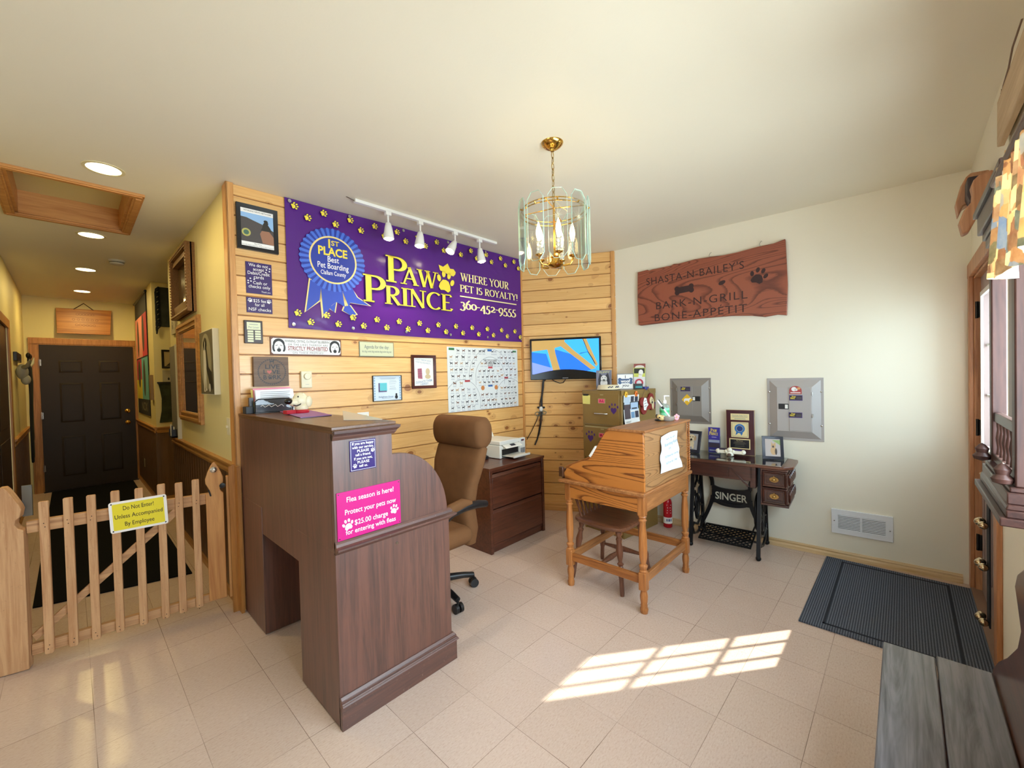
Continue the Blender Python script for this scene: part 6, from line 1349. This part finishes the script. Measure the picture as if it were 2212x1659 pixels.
t = wthing(on_hall(3.375), 1.135, 'light_switch', 'cream light switch plate by the pine wall corner', 'light switch')
B().box(0, .078, -.007, 0, 0, .118).build('plate', IV, t, bevel=.002); B().box(.032, .046, -.020, -.005, .050, .068).build('toggle', IV, t, bevel=.002)
# colourful tapestry on the far hall wall (generic colour-block dogs)
t = wthing(on_hall(8.62), 1.075, 'wall_hanging', 'long colour-block fabric banner with dark dog shapes on the far hall wall', 'wall hanging')
TW, TH = 1.30, 1.66
B().box(0, TW, -.012, -.004, 0, TH).build('cloth', mat('tapestry_black', (26, 25, 26), .8), t)
for nm, c, x0, x1, z0, z1 in (('pink', (206, 130, 112), .0, .80, .82, 1.40), ('red', (196, 44, 60), .80, TW, .82, 1.40), ('crimson', (170, 48, 70), .0, .62, .50, .80), ('teal', (92, 160, 160), .62, TW, .22, .80), ('yellow', (196, 176, 50), .0, .62, .22, .50)):
    B().box(x0, x1, -.014, -.012, z0, z1).build('%s_block' % nm, mat('tapestry_' + nm, c, .8), t)
B().disc((.33, 1.10), .10, .27, -.0146, 18).disc((.92, 1.14), .13, .26, -.0146, 18).disc((.33, .58), .15, .20, -.0146, 18).disc((.90, .52), .12, .26, -.0146, 18).build('print_dogs', mat('tapestry_dark', (58, 52, 38), .8), t)
B().text('NOX', .78, .11, .17, -.0126, bold=.01, width=.62).build('lettering', mat('tapestry_letter', (120, 112, 92), .7), t)
B().cyl((-.04, -.012, TH), (TW + .04, -.012, TH), .016).build('hanging_rod', BLACK, t)
t = plate(on_hall(7.10), 1.30, 'plaque', 'narrow upright wooden plaque beside the colourful hanging', 'plaque', .13, .32, mat('plaque_tan', (140, 110, 72), .5), .03)
# alcove wall
AL = lambda x, out=0.0: (Vector((x, 6.85 - out, 0)), 0.0)
t = wthing(AL(.770), 2.225, 'wall_hanging', 'dark fringed woven hanging high on the alcove wall', 'wall hanging')
B().box(.03, .62, -.016, -.004, .0, .50).build('weave', mat('weave_dark', (34, 38, 32), .9, noise=.5, nscale=12), t)
b = B()
for k in range(26): 
    z = .50 - .020 * k; b.tube([(.035, -.016, z), (.005 + .006 * math.sin(k * 2.3), -.022, z - .03), (.0, -.018, z - .075 - .02 * (k % 3))], .008, 5)
b.build('fringe', mat('fringe_navy', (16, 20, 30), .95), t)
t, y = framed(AL(.808), 1.70, 'framed_picture', 'small black framed silhouette picture on the alcove wall', .26, .235, .025, BLKF, mat('silhouette_paper', (170, 150, 104), .5))
B().flat([(.04, .03), (.22, .03), (.22, .10), (.14, .13), (.10, .10), (.07, .06)], y).build('print', LETTERK, t)
t = plate(AL(.812), 1.515, 'paper_note', 'pale paper drawing pinned below the silhouette picture', 'paper', .22, .16, mat('note_grey', (170, 162, 140), .6), .002)
b = B()
for k in range(4): b.disc((.06 + .035 * k, .05 + .025 * (k % 2)), .010, .018, -.0026, 10)
b.build('print', LETTERK, t)
t = wthing(AL(.765), 1.012, 'wall_hanging', 'dark green woven hanging low on the alcove wall above the chair rail', 'wall hanging')
P = [(0, .50), (.015, .42), (.03, .30), (.025, .15), (.0, .0), (.55, .0), (.55, .50)]
B().prism(P, -.014, -.004, 'y').build('weave', mat('weave_green', (46, 52, 32), .9, noise=.5, nscale=14), t)
B().prism([(-.01, .495), (.56, .495), (.56, .515), (-.01, .515)], -.020, -.002, 'y').build('hem', BLACK, t)
# end-wall cedar sign
t = wthing(on_end(-.100), 2.270, 'wooden_sign', 'golden cedar board sign hanging from a cord above the brown hall door', 'sign')
B().hexa([(.0, -.10, 0), (.548, -.10, .0), (.0, -.075, 0), (.548, -.075, 0), (-.002, -.055, .365), (.575, -.055, .375), (-.002, -.03, .365), (.575, -.03, .375)]).build('board', wood('honey_cedar', (188, 122, 48), (138, 78, 26), 'x', 9, .4, 1.5), t, bevel=.002)
B().tube([(.175, -.055, .360), (.280, -.012, .462), (.380, -.055, .362)], .006, 6).build('cord', mat('dark_cord', (60, 42, 28), .6), t)
b = B()
for z, w in ((.29, .16), (.21, .24), (.13, .18)):
    for k in range(6): b.ringflat((.29 - w / 2 + w * k / 5, z), .012, .016, -.098 + .045 * z / .37 - .004, 12)
b.build('carving', mat('honey_carving', (128, 76, 30), .6), t)
# leashes and horned rack on the left hall wall
t = wthing(on_left(7.35), 1.60, 'horned_rack', 'pale horned skull shaped rack on the left hall wall', 'wall rack')
BON = mat('bone_grey', (150, 146, 130), .6)
B().ell((.08, -.05, .08), (.06, .05, .09)).ell((.08, -.075, -.01), (.035, .04, .06)).build('skull', BON, t, smooth=3)
B().tube([(.12, -.07, .13), (.22, -.10, .15), (.34, -.12, .19), (.42, -.13, .26)], [.026, .022, .016, .006], 10).tube([(.04, -.07, .13), (-.06, -.10, .15), (-.14, -.12, .21)], [.026, .02, .006], 10).build('horn', BON, t, smooth=1)
B().box(-.15, .45, -.03, 0, .20, .30).build('rack_board', BLACK, t, bevel=.004)
for k, (nm, x, zb, c, r) in enumerate((('black', .10, .62, (20, 20, 20), .012), ('dark green', .24, .66, (34, 50, 38), .011), ('brown', .36, .86, (66, 50, 32), .010))):
    t = wthing(on_left(7.35 + x, .10), 0, 'dog_leash', '%s looped dog leash hanging from the horned rack' % nm, 'leash', 'leashes on the left hall wall')
    B().tube([(0, 0, 1.88), (.02, -.01, 1.55), (.01, 0, 1.2), (.03, 0, .9), (.05, 0, zb + .06), (.02, 0, zb), (-.02, 0, zb + .06), (-.02, .0, 1.0), (-.015, -.005, 1.4), (0, 0, 1.88)], r, 7).build('strap', mat(nm.replace(' ', '_') + '_webbing', c, .8), t, smooth=1.2)
    B().ell((0, 0, 1.87), (.03, .02, .035)).build('clip', DARKMETAL, t, smooth=3)
t = plate(on_hall(8.15), .30, 'wall_outlet', 'cream outlet on the dark hall panelling near the brown door', 'outlet', .07, .115, mat('outlet_dim', (170, 158, 130), .5), .016)
# ------------------------------------------------------------------ ceiling fittings
LITC = mat('lit_downlight', (255, 236, 178), .4, emit=9.0)
for i, (x, y) in enumerate(((.178, 3.455), (.165, 5.04), (.160, 6.555), (.155, 8.065))):
    t = thing('recessed_light', ('lit round recessed ceiling light nearest the room', 'second lit recessed ceiling light, just beyond the attic hatch', 'third lit recessed ceiling light along the hall', 'farthest lit recessed ceiling light, above the brown door')[i], 'ceiling light', (x, y, CZ), 0, 'recessed hall lights')
    B().lathe([(.078, -.004), (.095, -.004), (.095, 0), (.078, 0)], (0, 0, 0), 'z', 32, closed=True).build('trim_ring', mat('downlight_trim', (226, 216, 176), .4), t, smooth=.6)
    B().lathe([(.0, -.0025), (.078, -.0025), (.078, -.001), (0, -.001)], (0, 0, 0), 'z', 32).build('lens', LITC, t)
    lamp('hall_downlight', 'AREA', (x, y, CZ - .012), (7.5, 5.0, 7.5, 12.0)[i], (1.0, .76, .30), (0, 0, -1), shape='DISK', size=.15)
t = thing('attic_hatch', 'pine-framed attic hatch in the hall ceiling', 'hatch', ((hx0 + hx1) / 2, (hy0 + hy1) / 2, CZ))
a, e = (hx1 - hx0) / 2, (hy1 - hy0) / 2
HT = wood('hatch_pine', (206, 150, 88), (176, 116, 60), 'x', 24, .45)
b = B()
for x0, x1, y0, y1 in ((-a - .055, a + .055, -e - .055, -e), (-a - .055, a + .055, e, e + .055), (-a - .055, -a, -e, e), (a, a + .055, -e, e)): b.box(x0, x1, y0, y1, -.018, -.0005).box(x0 + .012, x1 - .012, y0 + .012, y1 - .012, -.024, -.01)
b.build('casing', HT, t, bevel=.002)
B().box(-a, a, -e, -e + .016, -.004, .16).box(-a, a, e - .016, e, -.004, .16).box(-a, -a + .016, -e, e, -.004, .16).box(a - .016, a, -e, e, -.004, .16).build('lining', HT, t)
B().box(-a, a, -e, e, .16, .175).build('hatch_panel', HALLP, t)
t = thing('smoke_detector', 'round white smoke detector on the hall ceiling', 'smoke detector', (.372, 5.90, CZ))
B().lathe([(.066, 0), (.066, -.012), (.055, -.014), (.058, -.020), (.056, -.040), (.035, -.046), (0, -.047)], (0, 0, 0), 'z', 28).build('housing', mat('detector_white', (200, 196, 180), .5), t, smooth=.6)
B().lathe([(.0585, -.020), (.0585, -.026), (.05, -.026)], (0, 0, 0), 'z', 28).build('vent_gap', DARKMETAL, t)
# ------------------------------------------------------------------ chandelier
t = thing('chandelier', 'brass chandelier hung with clear octagonal glass panels and lit candle bulbs', 'chandelier', (1.885, 1.420, CZ))
B().lathe([(.0, -.046), (.010, -.046), (.014, -.036), (.028, -.032), (.050, -.018), (.060, -.006), (.062, 0)], (0, 0, 0), 'z', 32).build('canopy', BRASS, t, smooth=.8)
CHB = mat('brass_chain', (178, 150, 96), .3, .9)
z = -.046; k = 0
while z > -.345:
    h = .040; r = .0095; pts = []
    for m_ in range(16):
        a = 2 * PI * m_ / 16; u, v = r * math.cos(a), (h / 2) * math.sin(a)
        pts.append((u if k % 2 == 0 else u * .45, 0 if k % 2 == 0 else u * .9, z - h / 2 + v))
    B().tube(pts, .0024, 6, closed=True).build('chain_link', CHB, t, smooth=1); z -= .0315; k += 1
B().tube([(0, 0, -.05)] + [(.006 * math.sin(i * 1.9), .006 * math.cos(i * 1.9), -.05 - .029 * i) for i in range(1, 10)] + [(.03, -.02, -.345), (.07, -.045, -.372)], .0018, 6).build('wire', mat('clear_wire', (200, 186, 140), .4), t)
b = B()
for r, zz in ((.186, -.392), (.178, -.372)): b.tube([(r * math.cos(2 * PI * i / 40), r * math.sin(2 * PI * i / 40), zz) for i in range(40)], .0032, 6, closed=True)
for i in range(4):
    a = PI / 2 * i + .4; b.tube([(0, 0, -.36), (.09 * math.cos(a), .09 * math.sin(a), -.366), (.178 * math.cos(a), .178 * math.sin(a), -.372)], .003, 6)
b.cyl((0, 0, -.34), (0, 0, -.66), .006).lathe([(.0, -.695), (.03, -.690), (.048, -.680), (.048, -.672), (.022, -.664), (.018, -.640), (.026, -.632), (.010, -.615)], (0, 0, 0), 'z', 20)
b.build('brass_frame', BRASS, t, smooth=.9)
CRYS = clear_plastic('crystal_sleeve', (236, 240, 240)); BUL = mat('lit_candle_bulb', (255, 226, 160), .3, emit=28.0)
for i in range(5):
    a = 2 * PI * i / 5 + .25; c_, s_ = math.cos(a), math.sin(a)
    A = B().tube([(.02 * c_, .02 * s_, -.665), (.05 * c_, .05 * s_, -.682), (.085 * c_, .085 * s_, -.678), (.100 * c_, .100 * s_, -.655), (.100 * c_, .100 * s_, -.635)], .0055, 8).lathe([(.004, -.640), (.020, -.634), (.022, -.628), (.010, -.626)], (.100 * c_, .100 * s_, 0), 'z', 16).build('arm', BRASS, t, smooth=.9)
    B().lathe([(.012, -.628), (.016, -.612), (.011, -.604), (.016, -.592), (.011, -.584), (.016, -.572), (.012, -.562), (.018, -.556), (.019, -.550), (.008, -.548)], (.100 * c_, .100 * s_, 0), 'z', 16).build('crystal_sleeve', CRYS, A, smooth=.6)
    B().lathe([(.006, -.550), (.012, -.535), (.0155, -.510), (.012, -.485), (.005, -.462), (.001, -.448)], (.100 * c_, .100 * s_, 0), 'z', 16).build('candle_bulb', BUL, A, smooth=3)
PGL = thin_glass('clear_panel_glass', (.985, .992, .988), .4); PED = mat('glass_edge_green', (190, 224, 212), .15); ETC = mat('etched_star', (240, 236, 200), .4)
for i in range(10):
    a = 2 * PI * i / 10 + .12; R_ = .192; hw = .050; m_ = Matrix.Rotation(a + PI / 2, 4, 'Z') @ Matrix.Translation((0, -R_, 0))
    m_ = Matrix.Rotation(a, 4, 'Z') @ Matrix.Translation((R_, 0, 0)) @ Matrix.Rotation(PI / 2, 4, 'Z')
    O = [(-hw, -.655), (-hw + .026, -.690), (hw - .026, -.690), (hw, -.655), (hw, -.365), (hw - .026, -.330), (-hw + .026, -.330), (-hw, -.365)]
    p = B().prism(O, -.0022, .0022, 'y').xf(m_).build('glass_panel', PGL, t)
    b = B()
    for k in range(8):
        q0, q1 = O[k], O[(k + 1) % 8]; cxm, czm = 0, -.51
        sc_ = lambda q: (q[0] * .84, czm + (q[1] - czm) * .955)
        b.hexa([(q0[0], -.0026, q0[1]), (q1[0], -.0026, q1[1]), (q0[0], .0026, q0[1]), (q1[0], .0026, q1[1]), (q0[0] * .975, -.0026, czm + (q0[1] - czm) * .993), (q1[0] * .975, -.0026, czm + (q1[1] - czm) * .993), (q0[0] * .975, .0026, czm + (q0[1] - czm) * .993), (q1[0] * .975, .0026, czm + (q1[1] - czm) * .993)])
    b.xf(m_).build('bevel_edge', PED, p)
    b = B()
    for k in range(12):
        an = 2 * PI * k / 12; ln = .040 if k % 2 == 0 else .024
        if k in (3, 9): ln = .07
        dx, dz = math.cos(an), math.sin(an); b.flat([(dx * .003 - dz * .0007, -.47 + dz * .003 + dx * .0007), (dx * ln, -.47 + dz * ln), (dx * .003 + dz * .0007, -.47 + dz * .003 - dx * .0007)], -.0028)
    b.xf(m_).build('etched_star', ETC, p)
    B().tube([(0, .004, -.392), (0, -.006, -.385)], .004, 6).xf(m_).build('hook', BRASS, p)
# ------------------------------------------------------------------ front wall: cabinet, valance, hanging sign, carving, bells
FRONT = lambda x, out=0.0: (Vector((x, FY + out, 0)), PI)
DKW = wood('dark_shelf_wood', (72, 44, 37), (46, 28, 25), 'x', 26, .36, coat=.1); DKZ = wood('dark_shelf_upright', (78, 48, 40), (50, 30, 26), 'z', 26, .42, coat=0)
t = wthing(FRONT(2.30), 0, 'wall_shelf', 'dark wood open wall shelf with spindle gallery beside the front door', 'shelf')
# local x: 0 (far end) .. 0.56 (near end); local y negative = into the room
def slab(b, d, z0, z1, inset): return b.box(inset, .56 - inset, -d, -.001, z0, z1)
b = B(); slab(b, .145, 1.040, 1.062, 0); slab(b, .132, 1.062, 1.082, .012); slab(b, .128, 1.096, 1.128, .032)
b.prism([(-.001, 1.082), (-.132, 1.082), (-.131, 1.088), (-.128, 1.096), (-.001, 1.096)], .02, .54, 'x'); slab(b, .122, 1.128, 1.142, .040); b.build('moulded_base', DKW, t, bevel=.003)
b = B(); slab(b, .118, 1.90, 1.93, .03); slab(b, .124, 1.93, 1.955, .015); slab(b, .135, 1.955, 2.02, 0); slab(b, .145, 2.02, 2.04, -.01); b.build('cornice', DKW, t, bevel=.003)
for x0 in (.05, .47):
    p = B().box(x0, x0 + .045, -.112, -.074, 1.142, 1.90).build('upright', DKZ, t, bevel=.004)
    B().lathe([(.004, 1.142), (.020, 1.148), (.024, 1.160), (.014, 1.172), (.018, 1.186), (.008, 1.20), (0, 1.206)], (x0 + .022, -.132, 0), 'z', 16).build('finial', DKZ, p, smooth=.8)
b = B().box(.09, .475, -.106, -.088, 1.285, 1.318).box(.09, .475, -.110, -.084, 1.150, 1.175); b.build('gallery_rail', DKW, t, bevel=.003)
for k in range(6): B().lathe([(.008, 1.172), (.006, 1.20), (.009, 1.23), (.006, 1.26), (.008, 1.288)], (.125 + .062 * k, -.097, 0), 'z', 12).build('spindle', DKZ, t, smooth=.8)
t = thing('window_valance', 'patchwork print gathered window valance over the front window', 'curtain', (0, 0, 0))
b = B(); nx, nz = 110, 16; V = []
X0, X1 = 1.72, .18
for i in range(nx + 1):
    col = []
    for j in range(nz + 1):
        u, v = i / nx, j / nz; x = X0 + (X1 - X0) * u - .05 * v * (1 - u); y = -.185 + .018 * (1.15 - v) * math.sin(u * 74 + .5 * math.sin(u * 9)) + .006 * math.sin(u * 160); z = 1.705 + .285 * v + .010 * (1 - v) * math.sin(u * 47 + 1)
        col.append(b.bm.verts.new((x, y, z)))
    V.append(col)
for i in range(nx):
    for j in range(nz): b.bm.faces.new((V[i][j], V[i + 1][j], V[i + 1][j + 1], V[i][j + 1]))
vm = NT('patchwork_cloth'); vo = vm.n('ShaderNodeTexVoronoi', feature='F1', distance='CHEBYCHEV'); vo.inputs['Scale'].default_value = 30; vo.inputs['Randomness'].default_value = .8; vm.l(vm.coord((1, .2, 1)), vo.inputs['Vector'])
sp_ = vm.n('ShaderNodeSeparateColor'); vm.l(vo.outputs['Color'], sp_.inputs[0])
cc = vm.ramp(sp_.outputs[0], [(0, srgb(120, 66, 50)), (.2, srgb(206, 164, 110)), (.4, srgb(228, 214, 176)), (.55, srgb(150, 92, 62)), (.7, srgb(96, 104, 78)), (.82, srgb(122, 146, 172)), (.92, srgb(222, 196, 150)), (1.0, srgb(150, 60, 56))])
cc = vm.mix(vm.math('MULTIPLY', vm.noise(vm.coord(), 60, 3), .5), cc, srgb(232, 214, 178)); vm.base(cc); vm.set(Roughness=.8)
tl = vm.n('ShaderNodeBsdfTranslucent'); vm.l(cc, tl.inputs[0]); mxs = vm.n('ShaderNodeMixShader'); mxs.inputs[0].default_value = .45; vm.l(vm.b.outputs[0], mxs.inputs[1]); vm.l(tl.outputs[0], mxs.inputs[2]); vm.l(mxs.outputs[0], vm.out.inputs[0])
o = b.build('cloth', vm.m, t, smooth=3, normals=False); md = o.modifiers.new('thickness', 'SOLIDIFY'); md.thickness = .0015
B().cyl((1.745, -.185, 1.975), (.15, -.185, 1.975), .010).tube([(1.74, -.185, 1.975), (1.745, -.25, 1.975), (1.745, FY, 1.975)], .008).tube([(.16, -.185, 1.975), (.155, FY, 1.975)], .008).build('curtain_rod', mat('rod_brown', (90, 70, 60), .4), t)
t = wthing(FRONT(2.79, .004), 2.425, 'wooden_sign', 'pale plank sign hanging by twisted wire high on the front wall', 'sign')
B().hexa([(0, -.030, .0), (.95, -.030, .0), (0, -.008, 0), (.95, -.008, 0), (.01, -.030, .19), (.95, -.030, .19), (.01, -.008, .19), (.95, -.008, .19)]).build('board', wood('pale_plank', (208, 184, 150), (176, 146, 108), 'x', 14, .6), t, bevel=.004)
B().tube([(.02, -.02, .19), (.10, -.022, .215), (.20, -.020, .235), (.30, -.022, .262), (.42, -.015, .290)], .003, 6).tube([(.012 * math.cos(k) + .03, -.02, .20 + .004 * math.sin(k) + .002 * k) for k in range(14)], .002, 5).build('twisted_wire', mat('rusty_wire', (120, 92, 70), .5), t, smooth=1)
t = wthing(FRONT(3.52), 2.20, 'wood_carving', 'layered tan wooden cutout with dark inlay high on the wall above the front door', 'wall ornament')
TAN = wood('carving_tan', (196, 146, 108), (166, 112, 78), 'z', 16, .5)
# profiles in (y, z); local y = FY - world y (negative into the room)
def side(pts, x0, x1, name, m): B().prism([(-(y_ - FY), z_ - 2.20) for y_, z_ in pts], 3.52 - x1, 3.52 - x0, 'x').build(name, m, t, bevel=.008, seg=3)
side([(-.217, 2.135), (-.206, 2.20), (-.222, 2.25), (-.250, 2.29), (-.252, 2.33), (-.247, 2.366), (-.255, 2.39), (-.272, 2.408), (-.318, 2.422), (-.328, 2.36), (-.300, 2.29), (-.269, 2.213), (-.240, 2.145)], 3.06, 3.14, 'front_layer', TAN)
side([(-.245, 2.474), (-.225, 2.43), (-.208, 2.352), (-.217, 2.28), (-.235, 2.324), (-.262, 2.34), (-.328, 2.34), (-.328, 2.485), (-.262, 2.491)], 3.26, 3.36, 'back_layer', TAN)
side([(-.241, 2.435), (-.240, 2.346), (-.249, 2.316), (-.238, 2.235), (-.262, 2.225), (-.325, 2.30), (-.325, 2.43)], 3.14, 3.26, 'dark_inlay', mat('inlay_dark', (62, 50, 52), .5))
t = wthing(FRONT(3.215, .0), 0, 'bell_strap', 'black strap of brass bells hanging on the front door handle', 'door bells')
B().box(-.045, .045, -.024, -.018, .14, .935).build('strap', mat('black_strap', (20, 20, 28), .7), t, bevel=.001)
for z in (.665, .45, .165):
    b = B()
    for x in (-.042, .0, .042): b.ell((x, -.044 - .010 * (x == 0), z + .006 * (x == 0)), (.022, .019, .020), 14)
    b.build('bell', mat('bell_nickel', (206, 186, 150), .15, 1.0), t, smooth=3)
B().box(-.03, .03, -.030, -.018, .80, .83).build('snap', STEEL, t)
# ------------------------------------------------------------------ bench under the window
BEN = wood('dark_bench_wood', (128, 126, 132), (58, 56, 62), 'x', 16, .34, 2.2, bumps=.9, coat=.3, stretch=.07); BENR = wood('bench_back_wood', (104, 58, 40), (66, 34, 26), 'x', 20, .32, coat=.3)
t = thing('bench', 'dark stained wooden bench with a scrolled back below the front window', 'bench', (0, 0, 0))
B().box(.62, 2.078, -.0765, .062, .418, .450).box(.62, 2.095, -.212, -.079, .418, .4495).build('seat', BEN, t, bevel=.004)
PB = [(2.15, .40), (2.12, .455), (2.02, .53), (1.86, .625), (1.70, .735), (1.655, .80), (1.70, .850), (1.735, .885), (1.70, .930), (1.62, .972), (1.50, .985), (1.38, .965), (1.28, .93), (1.16, .93), (1.06, .965), (.94, .985), (.82, .972), (.74, .93), (.70, .885), (.735, .85), (.78, .80), (.74, .735), (.66, .625), (.62, .53), (.60, .40)]
B().prism(PB, -.245, -.215, 'y').build('back', BENR, t, bevel=.006)
for x in (.78, 1.96):
    B().prism([(-.205, .003), (-.165, .003), (-.14, .12), (-.07, .14), (-.01, .12), (.015, .003), (.05, .003), (.03, .418), (-.205, .418)], x, x + .035, 'x').build('leg', BENR, t, bevel=.003)
B().box(.80, 1.97, -.12, -.09, .15, .21).build('stretcher', BENR, t, bevel=.003)
